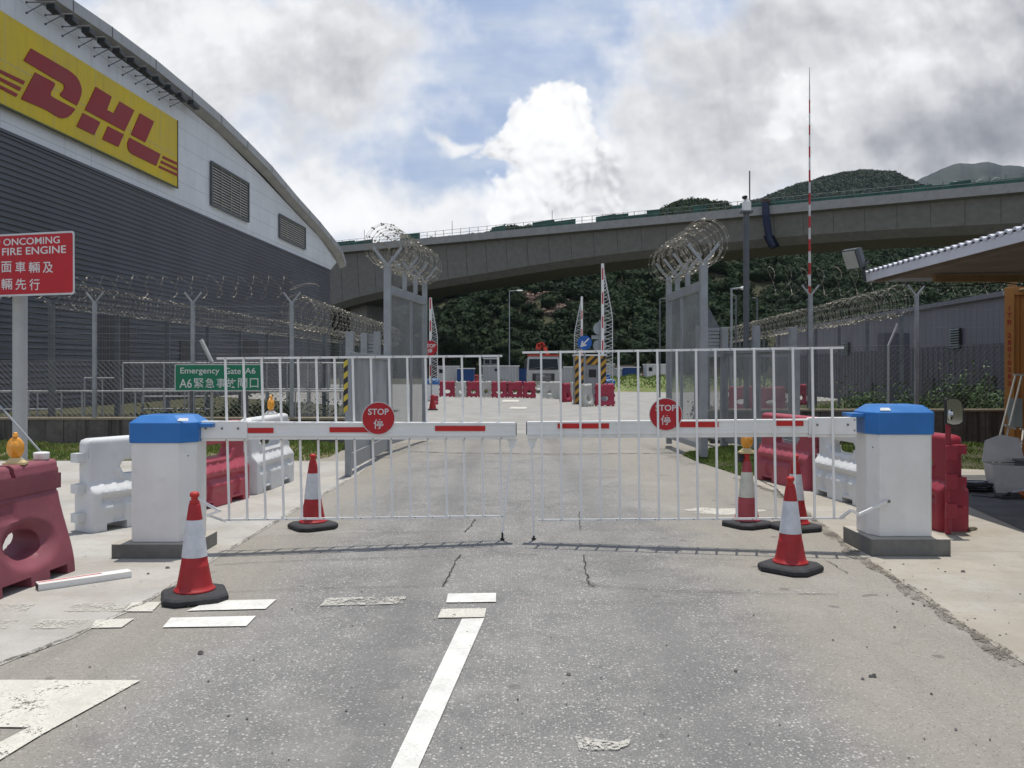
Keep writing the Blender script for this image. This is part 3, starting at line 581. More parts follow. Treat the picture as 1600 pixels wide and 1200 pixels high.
# ------------------------------------------------------------------ plastic water barriers
PRED = mat('weathered_red_plastic', (.205, .055, .072), .55, var=.14, vscale=3, dirt=.30, dirtcol=(.33, .13, .13), spec=.4)
PRED2 = mat('red_plastic', (.36, .048, .07), .42, var=.10, vscale=2.5, dirt=.25, dirtcol=(.46, .17, .17), spec=.5)
PPINK = mat('sun_bleached_red_plastic', (.33, .060, .080), .5, var=.12, vscale=2.5, dirt=.3, dirtcol=(.50, .24, .24), spec=.4)
PWHITE = mat('white_plastic', (.60, .605, .595), .45, var=.06, vscale=2.5, dirt=.28, dirtcol=(.42, .41, .38), spec=.4, streak=.15)
PWHITE2 = mat('dusty_white_plastic', (.46, .46, .42), .6, var=.1, vscale=3, dirt=.4, dirtcol=(.30, .28, .23))
def water_barrier_mesh(style, L, H, nx=64, nz=48, hx=None):
    xs = np.linspace(-L / 2, L / 2, nx + 1); zs = np.linspace(0, H, nz + 1); X, Z = np.meshgrid(xs, zs, indexing='ij')
    cxm = (X[:-1, :-1] + X[1:, 1:]) / 2; czm = (Z[:-1, :-1] + Z[1:, 1:]) / 2
    if style == 'slot':
        hc, hw, hh = (0.0 if hx is None else hx, H * .66), L * .25, H * .078
        def hd(x, z): dx = np.maximum(np.abs(x - hc[0]) - (hw - hh), 0); return np.hypot(dx, z - hc[1]) - hh
        def snap(x, z):
            q = np.clip(x - hc[0], -(hw - hh), hw - hh); dx, dz = x - hc[0] - q, z - hc[1]; r = math.hypot(dx, dz) or 1e-6; return hc[0] + q + dx / r * hh, hc[1] + dz / r * hh
    else:
        hc, hw, hh = (0.0 if hx is None else hx, H * .335), .20, .112
        def hd(x, z): return (np.hypot((x - hc[0]) / hw, (z - hc[1]) / hh) - 1) * hh
        def snap(x, z):
            a = math.atan2((z - hc[1]) / hh, (x - hc[0]) / hw); return hc[0] + hw * math.cos(a), hc[1] + hh * math.sin(a)
    keep = hd(cxm, czm) > 0
    feet = [(-.36, -.16), (.16, .36)] if style == 'slot' else [(-.42, -.22), (-.08, .12), (.26, .40)]
    for a, b in feet: keep &= ~((czm < .07) & (cxm > a * L) & (cxm < b * L))
    if style == 'oval':
        keep &= ~((czm > H - .035) & (cxm > -.30 * L) & (cxm < -.02 * L)); keep &= ~((czm > H - .085) & (np.abs(cxm - .12 * L) < .022))
    # half thickness
    sm = lambda t: t * t * (3 - 2 * t)
    st = lambda v, a, b: sm(np.clip((v - a) / (b - a), 0, 1))
    if style == 'slot':
        T = .080 + .085 * (1 - st(Z, .40 * H, .54 * H)); inn = st(L / 2 - np.abs(X), .08, .14)
        T -= .045 * inn * np.exp(-((Z - .33 * H) / (.040 * H)) ** 2); T += .012 * inn * np.exp(-((Z - .24 * H) / (.05 * H)) ** 2)
        rib = (np.cos(X / L * 2 * math.pi * 8) > .35) * inn * ((Z > .40 * H) & (Z < .52 * H)); T += .010 * rib
        rec = inn * ((np.abs(np.abs(X) - .24 * L) < .055 * L) & (Z > .10 * H) & (Z < .30 * H)); T -= .030 * rec
        T += .022 * (1 - st(hd(X, Z), .035, .085)) * (Z < H * .66) - .028 * (1 - st(hd(X, Z), 0.0, .045))
    else:
        T = .085 + .155 * (1 - st(Z, .0, H * .82)); T -= .085 * (1 - st(hd(X, Z), -.03, .08)); T += .012 * ((Z > .80 * H) & (Z < .93 * H)); T -= .014 * (np.abs(Z - .73 * H) < .014)
        T -= .018 * ((np.abs(X) < .14 * L) & (Z > .55 * H) & (Z < .70 * H))
    T = np.maximum(T, .03)
    e = np.minimum(np.minimum(L / 2 - np.abs(X), H - Z), .05) / .05; T *= .55 + .45 * np.sqrt(np.clip(1 - (1 - e) ** 2, 0, 1))
    # snap the edge of the hole
    XX, ZZ = X.copy(), Z.copy(); kp = np.pad(keep, 1, constant_values=False)
    for i in range(nx + 1):
        for j in range(nz + 1):
            c4 = (kp[i, j], kp[i + 1, j], kp[i, j + 1], kp[i + 1, j + 1])
            if any(c4) and not all(c4) and abs(hd(X[i, j], Z[i, j])) < 1.5 * max(L / nx, H / nz) and 0 < i < nx and .12 < Z[i, j] < H - .1:
                XX[i, j], ZZ[i, j] = snap(X[i, j], Z[i, j])
    # rounded top corners and a slightly bellied end
    rr = .07
    k = np.clip((ZZ - (H - rr)) / rr, 0, 1); lim = L / 2 - rr + rr * np.sqrt(1 - k ** 2) if style == 'slot' else L / 2 - .02 * ZZ / H
    XX = np.where(np.abs(XX) > L / 2 - rr, np.sign(XX) * (L / 2 - rr + (np.abs(XX) - (L / 2 - rr)) * ((lim - (L / 2 - rr)) / rr)), XX)
    idx = -np.ones((2, nx + 1, nz + 1), int); vs = []; fs = []
    def vid(s_, i, j):
        if idx[s_, i, j] < 0: idx[s_, i, j] = len(vs); vs.append((XX[i, j], (-T[i, j] if s_ == 0 else T[i, j]), ZZ[i, j]))
        return int(idx[s_, i, j])
    for i in range(nx):
        for j in range(nz):
            if not keep[i, j]: continue
            q = [(i, j), (i + 1, j), (i + 1, j + 1), (i, j + 1)]
            fs.append(tuple(vid(0, *p) for p in q)); fs.append(tuple(vid(1, *p) for p in q[::-1]))
            for (di, dj, a, b) in ((0, -1, q[0], q[1]), (1, 0, q[1], q[2]), (0, 1, q[2], q[3]), (-1, 0, q[3], q[0])):
                if not kp[i + 1 + di, j + 1 + dj]: fs.append((vid(0, *b), vid(0, *a), vid(1, *a), vid(1, *b)))
    mb = MB(); mb.smooth = True; mb.add(vs, fs); mb.smooth = False
    for z in (.16 * H, .47 * H, .80 * H):
        if style == 'slot':
            for sx_ in (-1, 1):
                x = sx_ * (L / 2 + .035); z_ = z + (.0 if sx_ < 0 else .055); mb.box(x - .05, x + .05, -.055, .055, z_ - .045, z_ + .045)
        else:
            for sx_ in (-1, 1):
                x = sx_ * (L / 2 + .01); mb.box(x - .035, x + .035, -.06, .06, z - .06, z + .06)
    return mb
def barrier_between(label, A, B, style, m, H=.95, hx=None, group='plastic water barriers beside the road', nx=64, nz=48):
    A, B = Vector((*A, 0)), Vector((*B, 0)); L = (B - A).length - .06; c = (A + B) / 2
    mb = water_barrier_mesh(style, L, H, nx, nz, hx); o = mb.build('water_barrier', m, None, (c.x, c.y, .006), math.atan2(B.y - A.y, B.x - A.x))
    for p in o.data.polygons: pass
    try: o.data.set_sharp_from_angle(angle=math.radians(38))
    except Exception: pass
    return tag(o, label, 'water barrier', group)
b1 = barrier_between('weathered dark red water barrier with an oval hole, carrying a lamp and white tub', (-3.86, 5.30), (-3.70, 6.86), 'oval', PRED, H=.885, hx=.26)
b2 = barrier_between('white water barrier with red stickers, half hidden by the barrier cabinet', (-4.25, 8.36), (-3.66, 9.36), 'slot', PWHITE, H=.915, hx=.10)
barrier_between('bright red water barrier standing between two white ones behind the bars', (-3.72, 9.42), (-3.42, 10.72), 'slot', PRED2, H=.97)
b4 = barrier_between('white water barrier at the grass edge carrying a yellow lamp', (-3.42, 10.86), (-3.30, 12.35), 'slot', PWHITE, H=.97)
barrier_between('sun bleached pink water barrier beside the small lawn', (3.72, 12.55), (4.05, 11.25), 'slot', PPINK, H=.97)
barrier_between('white water barrier behind the mirror side barrier cabinet', (4.06, 11.12), (4.20, 9.86), 'slot', PWHITE, H=.97)
b7 = barrier_between('dark red water barrier seen end on, with the mirror pole in its lugs', (4.22, 9.55), (4.38, 8.36), 'slot', mat('deep_red_plastic', (.27, .022, .038), .45, var=.1, dirt=.2, dirtcol=(.35, .09, .1)), H=.95)
# stickers on the white barrier
stk = MT['red_reflective']; g_ = lambda px, py: on_wall(px, py, (-4.225, 8.26), (-3.635, 9.26))
mb = MB(); mb.plate([g_(158.5, 713.5), g_(170, 713), g_(170, 698), g_(158.5, 698.5)], (.003, -.003, 0)); mb.plate([g_(172, 713), g_(177, 712.7), g_(182, 706), g_(177, 699), g_(172, 698)], (.003, -.003, 0))
o = mb.build('sticker', stk); L_ = b2.matrix_basis.inverted(); o.data.transform(L_); o.parent = b2
mb = MB(); mb.plate([g_(137, 716), g_(153, 715.5), g_(153, 701), g_(137, 701.5)], (.002, -.002, 0)); o = mb.build('faded_sticker', mat('old_sticker', (.50, .50, .48), .6)); o.data.transform(L_); o.parent = b2
# warning lamps
AMBER = mat('amber_lens', (.72, .30, .015), .22, var=.1, vscale=14, spec=.6, coat=.4); CREAM = mat('cream_plastic', (.58, .46, .24), .5, var=.1); LBASE = mat('lamp_white_base', (.58, .57, .52), .5)
def lamp(label, p, rot, base, s=1.0):
    t = thing('warning_lamp', label, 'warning lamp', p, math.radians(rot), 'amber road work lamps')
    mb = MB(); mb.smooth = True; mb.ball((0, 0, .125 * s), .062 * s, .028 * s, .082 * s, 20, 12); mb.ball((0, -.004, .125 * s), .046 * s, .034 * s, .062 * s, 20, 10); mb.tube([(0, 0, .20 * s), (0, 0, .222 * s)], [.020 * s, .018 * s], 12); mb.ball((0, 0, .226 * s), .019 * s, .016 * s, .015 * s, 12, 6)
    mb.build('lens', AMBER, t)
    mb = MB(); mb.prism([(-.075 * s, -.045 * s), (.075 * s, -.045 * s), (.075 * s, .045 * s), (-.075 * s, .045 * s)], 0, .02 * s); mb.loft([[(-.066 * s, -.04 * s, .02 * s), (.066 * s, -.04 * s, .02 * s), (.066 * s, .04 * s, .02 * s), (-.066 * s, .04 * s, .02 * s)], [(-.03 * s, -.025 * s, .052 * s), (.03 * s, -.025 * s, .052 * s), (.03 * s, .025 * s, .052 * s), (-.03 * s, .025 * s, .052 * s)]])
    mb.build('lamp_base', base, t, bevel=.003); return t
lamp('amber lamp on the weathered dark red barrier beside the sign pole', (-3.745, 6.42, .885), 12, CREAM, 1.02)
lamp('amber lamp seen edge on, on the white barrier behind the bars', (-3.37, 11.9, .972), 68, LBASE, 1.15)
q = c3.location; t = lamp('wide amber lamp sitting on the faded pinkish cone', (q.x, q.y, .745), 6, CREAM, 1.05)
mb = MB(); mb.box(-.075, -.005, .0, .05, -.09, -.002); mb.build('battery_box', RUBBER, t)
# white tub on the red barrier
t = MB(); t.smooth = True; t.lathe([(.048, 0), (.056, .01), (.058, .042), (.060, .046), (.058, .058), (.04, .062)], 20); o = t.build('plastic_tub', WHITE, None, (-3.715, 6.72, .891)); tag(o, 'small white plastic tub standing on the end of the red barrier', 'tub')
# offcut of a boom lying on the pavement
t = thing('boom_offcut', 'short white beam with a red strip lying on the pale pavement', 'beam', (-3.2, 6.38, .004), math.atan2(.42, .50))
mb = MB()
mb.box(-.32, .32, -.045, .045, .0, .048); mb.box(-.32, .32, -.052, .052, .014, .020); mb.box(-.32, .32, -.052, .052, .040, .050); mb.build('beam_body', WHITEB, t, bevel=.003)
mb = MB(); mb.box(-.31, .12, .008, .026, .0502, .0515); mb.build('red_strip', REDTAPE, t)
mb = MB()
for y in (-.028, .002, .030): mb.box(-.3225, -.3201, y - .010, y + .010, .008, .040)
mb.build('end_grille', mat('dark_hollow', (.06, .06, .06), .8), t)
# ------------------------------------------------------------------ fences, gates, razor wire
DWIRE = mat('dark_fence_wire', (.085, .088, .088), .5, metal=.3, var=.2, vscale=3)
def clip_diag(mb, A, B, z0, z1, pitch, r, n=3):
    # wires woven at 45 degrees, both ways
    A, B = Vector((*A, 0)), Vector((*B, 0)); L = (B - A).length; u = (B - A) / L; H = z1 - z0; st = pitch * 1.35
    for sgn in (1, -1):
        s = -H
        while s < L:
            a0, a1 = s, s + H                                   # s-range over full height
            t0 = max(0, (0 - a0) / H); t1 = min(1, (L - a0) / H)
            if t1 > t0:
                za, zb = (z0 + t0 * H, z0 + t1 * H) if sgn > 0 else (z1 - t0 * H, z1 - t1 * H)
                off = u.cross(Vector((0, 0, 1))) * (.003 * sgn)
                mb.tube([A + u * (a0 + t0 * H) + Vector((0, 0, za)) + off, A + u * (a0 + t1 * H) + Vector((0, 0, zb)) + off], r, n, caps=False)
            s += st
def grid_mesh(mb, A, B, z0, z1, px, pz, r, n=3):
    A, B = Vector((*A, 0)), Vector((*B, 0)); L = (B - A).length; u = (B - A) / L
    for i in range(int(L / px) + 1): mb.tube([A + u * (i * px) + Vector((0, 0, z0)), A + u * (i * px) + Vector((0, 0, z1))], r, n, caps=False)
    for j in range(int((z1 - z0) / pz) + 1): z = z0 + j * pz; mb.tube([A + Vector((0, 0, z)), B + Vector((0, 0, z))], r, n, caps=False)
def coil(mb, A, B, rad, pitch, r=.0024, n=3, per=22, barb=.03, seed=1, wob=.06, squash=1.0):
    A, B = Vector(A), Vector(B); L = (B - A).length; u = (B - A) / L; v = u.cross(Vector((0, 0, 1))).normalized(); w = v.cross(u).normalized(); rr = random.Random(seed)
    N = int(L / pitch * per); pts = []
    for i in range(N + 1):
        t = i / per; a = 2 * math.pi * t; k = rad * (1 + wob * math.sin(t * 1.7) + wob * .6 * math.sin(t * 5.1 + 1)); s = L * i / N + pitch * .35 * math.sin(2 * a + 1.1) * .5
        pts.append(A + u * s + v * (k * math.cos(a)) + w * (k * math.sin(a) * squash))
    mb.tube(pts, r, n, caps=False)
    if barb:
        for i in range(1, N, 2):
            p = pts[i]; d = (pts[i + 1] - pts[i - 1]).normalized(); q = (p - (A + u * ((p - A).dot(u)))).normalized(); e = d.cross(q)
            o1 = (q * .8 + e * rr.uniform(-1, 1)).normalized() * barb * .45
            mb.add([p - d * barb * .5, p + o1, p + d * barb * .5, p - o1], [(0, 1, 2, 3)])
def Yarm(mb, p, u, ln=.30, w=.04, t=.008):
    """two arms of angle steel spreading above a post top p, across the direction u"""
    for s in (-1, 1): mb.bar(p, p + u * (s * ln * .62) + Vector((0, 0, ln * .80)), w, t * 2.2, up=(0, 1, 0) if abs(u.y) < .5 else (1, 0, 0))
def fence(label, A, B, posts, z0, zt, chain_top, out, mesh_mat=WIRE, post_mat=GALV, rad=.30, pitch=.33, seed=1, barb=.035, wires=True, grid=(.075, .15), base=None, pw=.075, coil_z=None, cr=.0026):
    mid = ((A[0] + B[0]) / 2, (A[1] + B[1]) / 2)
    t = thing('security_fence', label, 'fence', (mid[0], mid[1], z0))
    u = Vector((B[0] - A[0], B[1] - A[1], 0)).normalized(); c = u.cross(Vector((0, 0, 1)))
    for p in posts:
        mb = MB(); mb.box(p[0] - pw / 2, p[0] + pw / 2, p[1] - pw / 2, p[1] + pw / 2, z0 - (base or 0), zt); Yarm(mb, Vector((p[0], p[1], zt - .02)), out, .30, .035)
        mb.cur = 1
        for k in range(6): mb.box(p[0] - .006, p[0] + .006, p[1] - pw / 2 - .003, p[1] - pw / 2 + .001, z0 + .35 + k * .42, z0 + .365 + k * .42)
        wpart(mb, 'post', [post_mat, BOLT], t)
    if chain_top:
        mb = MB(); clip_diag(mb, A, B, z0 + .02, chain_top, .085, .0036); mb.tube([(A[0], A[1], chain_top), (B[0], B[1], chain_top)], .004, 4); wpart(mb, 'chain_link', mesh_mat, t)
    if grid:
        mb = MB(); grid_mesh(mb, (A[0], A[1] + .03), (B[0], B[1] + .03), chain_top or z0 + .05, zt, grid[0], grid[1], .0022); wpart(mb, 'welded_mesh', mesh_mat, t)
    mb = MB(); zc = coil_z or zt + .26
    coil(mb, (A[0], A[1], zc), (B[0], B[1], zc), rad, pitch, cr, 3, 22, barb, seed); wpart(mb, 'razor_wire', RAZOR, t)
    return t
YF = 18.7
# low walls under the front fences
WALLC = mat('stained_wall_concrete', (.135, .122, .108), .92, var=.25, vscale=2.2, bump=.5, bscale=25, dirt=.8, dirtcol=(.045, .040, .035), streak=1.0)
WALLT = concrete('wall_coping', (.33, .28, .20), (.42, .36, .27), st=.7)
def low_wall(label, x0, x1, zt, panel):
    t = thing('low_wall', label, 'wall', ((x0 + x1) / 2, YF, 0)); x = x0; mb = MB()
    while x < x1 - .01:
        e = min(x1, x + panel); mb.box(x + .008, e - .008, YF - .09, YF + .09, -.012, zt - .045); x = e
    wpart(mb, 'wall_panel', WALLC, t); mb = MB(); mb.box(x0, x1, YF - .11, YF + .11, zt - .045, zt); wpart(mb, 'coping', WALLT, t); return t
low_wall('low brown stained concrete wall under the fence behind the red sign', -14, -3.66, .56, 1.05)
low_wall('low blackened concrete wall under the fence by the orange container', 4.35, 15.5, .74, 1.2)
fx = lambda px, Y=YF: (px - CX) * Y / F
PL = [(fx(x), YF - .06) for x in (-310, -156, -3, 150, 303, 457)]
fence('tall wire fence with razor wire behind the green sign, along the brown wall', (PL[0][0], YF), (PL[-1][0], YF), PL, .56, 3.08, 1.80, Vector((1, 0, 0)), seed=3, coil_z=3.42, rad=.24, pitch=.33, barb=.05)
t = fence('wire fence running back from the corner post to the gate, under a dense coil', (-4.72, YF), (-4.62, 33.0), [(-4.70, YF + 2.6 * i) for i in range(1, 6)], 0, 2.45, 1.8, Vector((1, 0, 0)), rad=.36, pitch=.15, seed=4, barb=.045, coil_z=2.88, pw=.09, post_mat=GALVD)
mb = MB(); pp = [Vector((-4.55 + .32 * math.cos(a), YF - .05 + .12 * math.sin(a), 3.42 + .07 * math.sin(a * 1.5))) for a in [k * .3 for k in range(24)]]
mb.tube(pp, .004, 4); wpart(mb, 'loose_wire_loop', RAZOR, t)
PR = [(fx(x), YF - .06) for x in (1265, 1430, 1595)]
fence('tall wire fence with wide mesh above chain link, along the blackened wall', (5.6, YF), (15.5, YF), PR, .74, 3.24, 2.13, Vector((1, 0, 0)), seed=5, coil_z=3.55, rad=.30, pitch=.36, barb=.05, grid=(.125, .40), mesh_mat=DWIRE)
fence('oblique wire fence by the grey sheds carrying a thick coil of razor wire', (11.9, 26.0), (13.3, 52.0), [(11.9 + 1.4 * k / 9, 26.0 + 26 * k / 9) for k in range(10)], 0, 3.25, None, Vector((1, 0, 0)), rad=.46, pitch=.22, seed=6, barb=.07, cr=.0042, coil_z=3.72, grid=(.15, .5), pw=.09, post_mat=GALVD)
fence('inner wire fence of dark posts running along the grey warehouse wall', (-10.6, 19.6), (-9.0, 52.0), [(-10.6 + 1.6 * k / 11, 19.6 + 32.4 * k / 11) for k in range(12)], 0, 3.05, None, Vector((1, 0, 0)), rad=.30, pitch=.22, seed=7, barb=.05, coil_z=3.35, grid=(.12, .3), pw=.11, post_mat=GALVD)
# ---- tall gate leaves with Y arms, slatted low leaves and stub fences
LEAF = mat('grey_gate_steel', (.28, .295, .305), .45, metal=.15, var=.12, vscale=4, dirt=.25, dirtcol=(.15, .145, .135), spec=.5)
SLATS = mat('grey_gate_slats', (.30, .312, .312), .5, metal=.15, var=.18, vscale=1.2, dirt=.35, dirtcol=(.11, .10, .09))
def tall_leaf(label, A, B, zb, zt, near_h, side, seed):
    t = thing('gate_leaf', label, 'gate', (A[0], A[1], 0)); A3, B3 = Vector((*A, 0)), Vector((*B, 0)); L = (B3 - A3).length; u = (B3 - A3) / L; UZ = Vector((0, 0, 1))
    mb = MB(); mb.bar(A3 + UZ * zb, B3 + UZ * zb, .07, .10); mb.bar(A3 + UZ * (zt - .08), B3 + UZ * (zt - .08), .07, .16); mb.bar(A3 + u * L * .6 + UZ * zb, A3 + u * L * .6 + UZ * (zt - .16), .05, .05); wpart(mb, 'frame', LEAF, t, .004)
    for k, h in ((0, near_h), (.42, near_h - .02), (.72, near_h - .02), (1, near_h - .01)):
        w = .13 if k == 0 else (.11 if k == 1 else .085); p = A3 + u * (L * k); mb = MB(); z0 = .05 if k in (0, 1) else zt
        mb.box(p.x - w / 2, p.x + w / 2, p.y - w / 2, p.y + w / 2, z0, h); Yarm(mb, p + UZ * (h - .02), Vector((1, 0, 0)), .44, .050, .012)
        wpart(mb, 'post', LEAF, t, .003)
    mb = MB(); n = int(L / .040)
    for i in range(1, n): p = A3 + u * (L * i / n); mb.box(p.x - .0025, p.x + .0025, p.y - .0035, p.y + .0035, zb + .05, zt - .16)
    wpart(mb, 'bar_infill', SLATS, t)
    mb = MB(); p0 = A3 - u * .25 + UZ * (near_h + .34); p1 = B3 + u * .15 + UZ * (near_h + .30); coil(mb, p0, p1, .385, .135, .0031, 3, 26, .05, seed, .07); coil(mb, p0 + UZ * .02, p1, .33, .26, .0028, 3, 26, .045, seed + 9, .1); wpart(mb, 'razor_wire', RAZOR, t)
    return t
tall_leaf('tall grey gate leaf crowned with razor wire beside the hazard striped post', (-2.37, 16.2), (-1.96, 19.1), .22, 3.22, 3.60, -1, 21)
tall_leaf('tall grey gate leaf crowned with razor wire beside the small lawn', (3.42, 15.2), (3.30, 17.9), .22, 3.20, 3.52, 1, 22)
def low_leaf(label, A, B, zb, zt, plate_h, posts, hazard=False):
    t = thing('slatted_gate', label, 'gate', (A[0], A[1], 0)); A3, B3 = Vector((*A, 0)), Vector((*B, 0)); L = (B3 - A3).length; u = (B3 - A3) / L; UZ = Vector((0, 0, 1))
    mb = MB(); mb.bar(A3 + UZ * (zt - .04), B3 + UZ * (zt - .04), .07, .08); mb.bar(A3 + UZ * (zb + plate_h / 2), B3 + UZ * (zb + plate_h / 2), .05, plate_h)
    for k in posts: p = A3 + u * (L * k); mb.box(p.x - .045, p.x + .045, p.y - .045, p.y + .045, zb if k not in (0,) else .012, zt - .08)
    wpart(mb, 'frame', LEAF, t, .003)
    mb = MB(); n = int(L / .034)
    for i in range(1, n): p = A3 + u * (L * i / n); mb.box(p.x - .003, p.x + .003, p.y - .005, p.y + .005, zb + plate_h, zt - .08)
    wpart(mb, 'bar_infill', SLATS, t)
    mb = MB(); p = A3; mb.tube([(p.x - .03, p.y - .03, .012), (p.x + .03, p.y - .03, .012)], .03, 10); wpart(mb, 'roller', BOLT, t)
    if hazard:
        hz = MB(); z = .95; i = 0; hz.cur = 0
        while z < zt - .1:
            z2 = min(z + .085, zt - .1); hz.cur = i % 2; x0, x1, y = p.x - .062, p.x + .0, p.y - .048
            dzz = .05; hz.plate([(x0, y, z), (x1, y, z + dzz), (x1, y, z2 + dzz), (x0, y, z2)], (0, -.003, 0)); z = z2; i += 1
        wpart(hz, 'hazard_tape', [mat('hazard_yellow', (.55, .42, .05), .5), mat('hazard_black', (.03, .03, .03), .6)], t)
    return t
low_leaf('low grey slatted sliding gate with a black and yellow striped end post', (-2.45, 12.75), (-2.36, 16.05), .10, 1.87, .24, (0, .5, 1), True)
low_leaf('low grey slatted gate behind the pinkish cone and small lawn', (4.78, 14.3), (4.12, 19.0), .14, 2.0, .26, (0, .32, .66, 1))
def stub(label, px, Y, zt, slat):
    t = thing('gate_posts', label, 'gate post', (fx(px[0], Y), Y, 0))
    for i, p in enumerate(px): x = fx(p, Y); w = .10 if i else .12; mb = MB(); mb.box(x - w, x + w * .35, Y - .07, Y + .07, -.008, zt - (.03 * (i % 2))); wpart(mb, 'post', LEAF, t, .004)
    mb = MB(); a, b = fx(slat[0], Y), fx(slat[1], Y)
    for k in range(7): z = zt - .07 - k * .075; mb.box(a, b, Y - .012, Y + .012, z - .030, z + .030)
    wpart(mb, 'slat_panel', LEAF, t)
    mb = MB(); mb.box(fx(px[0], Y), fx(px[-1], Y), Y - .09, Y - .072, 1.86, 1.92); wpart(mb, 'cross_rail', LEAF, t)
    return t
stub('group of short grey posts with slats between the dense coil and tall gate leaf', (550, 572, 592), 17.4, 2.38, (572, 592))
stub('group of short grey posts with slats beside the small lawn gate, toward the mast', (1097, 1134, 1184, 1241), 17.4, 2.50, (1094, 1124))
# ------------------------------------------------------------------ railings behind the brown wall
def railing(label, A, B, zs, n, m=GALV, r=.022, z0=0):
    t = thing('railing', label, 'railing', (A[0], A[1], 0)); A3, B3 = Vector((*A, 0)), Vector((*B, 0))
    for z in zs: mb = MB(); mb.tube([A3 + Vector((0, 0, z)), B3 + Vector((0, 0, z))], r, 8); wpart(mb, 'rail', m, t)
    for i in range(n): p = A3.lerp(B3, i / (n - 1)); mb = MB(); mb.tube([(p.x, p.y, -.016 + z0), (p.x, p.y, max(zs))], r, 8); wpart(mb, 'upright', m, t)
    return t
PALE = mat('pale_pipe', (.40, .40, .385), .45, metal=.2, var=.12, vscale=3)
railing('pipe railing with a high top rail seen just above the green sign', (fx(192, 21), 21), (fx(545, 21), 21), (1.77, 1.12), 12, PALE)
railing('long low pipe railing running just behind the brown wall', (-13.8, 19.9), (fx(545, 19.9), 19.9), (1.10,), 9, PALE)
railing('short pipe railing behind the red sign pole', (-13.5, 22), (fx(96, 22), 22), (1.02, .58), 4, PALE)
railing('short stub of pipe railing between two fence posts, beyond the long low rail', (fx(132, 23), 23), (fx(188, 23), 23), (1.38, 1.0), 3, PALE)
railing('low pipe railing at the warehouse ramp beside the dark hedge', (fx(222, 24), 24), (fx(330, 24), 24), (.85, .5), 4, PALE)
# pipe struts: propping the red sign pole and standing behind the green sign
mb = MB(); mb.tube([at(-20, 612, 9.9), at(68, 711, 9.9)], .012, 8); tag(mb.build('stay_wire', GALV), 'thin steel stay slanting down beside the red sign pole', 'stay')
mb = MB(); mb.tube([at(314, 531, 18.3), at(331, 566, 18.3)], .045, 10); mb.tube([at(331, 566, 18.3), at(331, 652, 18.3), at(331, 690, 18.3)], .03, 10); tag(mb.build('bent_post', PALE), 'pale tube bent over above the green sign', 'post')
mb = MB(); mb.tube([at(1402, 505, 18.2), at(1400, 512, 18.2), at(1388, 540, 18.2), at(1388, 694, 18.2)], [.022, .026, .026, .026], 8); tag(mb.build('bent_post', PALE), 'thin pale pole bent over at its top in front of the shed side chain link', 'post')
# ------------------------------------------------------------------ signs
def roundrect(w, h, r, n=6):
    pts = []
    for cx_, cy_, a0 in ((w / 2 - r, -h / 2 + r, -90), (w / 2 - r, h / 2 - r, 0), (-w / 2 + r, h / 2 - r, 90), (-w / 2 + r, -h / 2 + r, 180)):
        for k in range(n + 1): a = math.radians(a0 + 90 * k / n); pts.append((cx_ + r * math.cos(a), cy_ + r * math.sin(a)))
    return pts
def board(t, name, c, u, v, w, h, face, rimw=.02, r=.03, th=.004):
    nn = Vector(u).cross(Vector(v)); 
    if nn.y > 0: nn = -nn
    mb = MB(); mb.plate([c + u * x + v * y for x, y in roundrect(w, h, r)], nn * th); b = wpart(mb, name, RIM, t)
    mb = MB(); mb.plate([c + nn * (th + .0005) + u * x + v * y for x, y in roundrect(w - 2 * rimw, h - 2 * rimw, r * .7)], nn * .001); wpart(mb, 'sign_face', face, b)
    return b, nn
# red sign: the pole stands behind the red barrier
Ys = 10.2; a = at(0, 366.5, Ys); tr = at(116.5, 360.5, Ys - .25); br = at(116.5, 460, Ys - .25); ux = (tr - at(0, 366.5, Ys)).normalized(); uz = (tr - br).normalized(); uz = (uz - ux * uz.dot(ux)).normalized()
w_ = 1.75; h_ = (tr - br).length; cc = tr - ux * (w_ / 2) - uz * (h_ / 2)
t = thing('road_sign', 'red rectangular sign with white lettering on a thick grey pole', 'sign', (at(20, 500, 10.3).x, 10.45, 0))
mb = MB(); mb.tube([(t.location.x, 10.45, .004), (t.location.x, 10.45, 3.2)], .082, 20); wpart(mb, 'pole', mat('grey_pole_paint', (.36, .37, .36), .5, var=.08, vscale=3), t)
b, nn = board(t, 'sign_board', cc, ux, uz, w_, h_, SIGNRED, .022, .04)
mb = MB(); S = nn * .007
def fit(px0, px1, ytop, ybot, body, bold=.0, minus=None):
    """lettering fitted between picture columns px0..px1 and rows, on the sign's plane"""
    k = (px1 - px0) / (116.5 - 0); base = tr - ux * ((116.5 - px0) / 116.5 * (tr - at(0, 366.5, Ys)).length) - uz * ((ybot - 360.5 - (116.5 - px0) * 6 / 116.5 * 1.0) / 99.5 * h_)
    put_text(mb, body, .1, base + S, ux, uz, width=k * (tr - at(0, 366.5, Ys)).length, height=(ybot - ytop) / 99.5 * h_, bold=bold)
fit(6, 94.5, 373.5, 384.7, 'ONCOMING', .0012); fit(-22, 1, 373.8, 385, 'TO', .0012); fit(4, 104, 388.5, 400.5, 'FIRE ENGINE', .0012); fit(-15, -2, 388.5, 400.5, '&', .0012)
for px0, px1, ch in ((-18, -2, '\u5c0d'), (2.5, 19, '\u9762'), (25, 41, '\u8eca'), (46, 63.5, '\u8f1b'), (68, 84, '\u53ca')): fit(px0, px1, 410, 427.5, ch, .0008)
for px0, px1, ch in ((-40, -24, '\u9632'), (-18, -3, '\u8eca'), (2.5, 20, '\u8f1b'), (25, 42, '\u5148'), (47, 63, '\u884c')): fit(px0, px1, 437, 455, ch, .0008)
wpart(mb, 'lettering', LETTER, b)
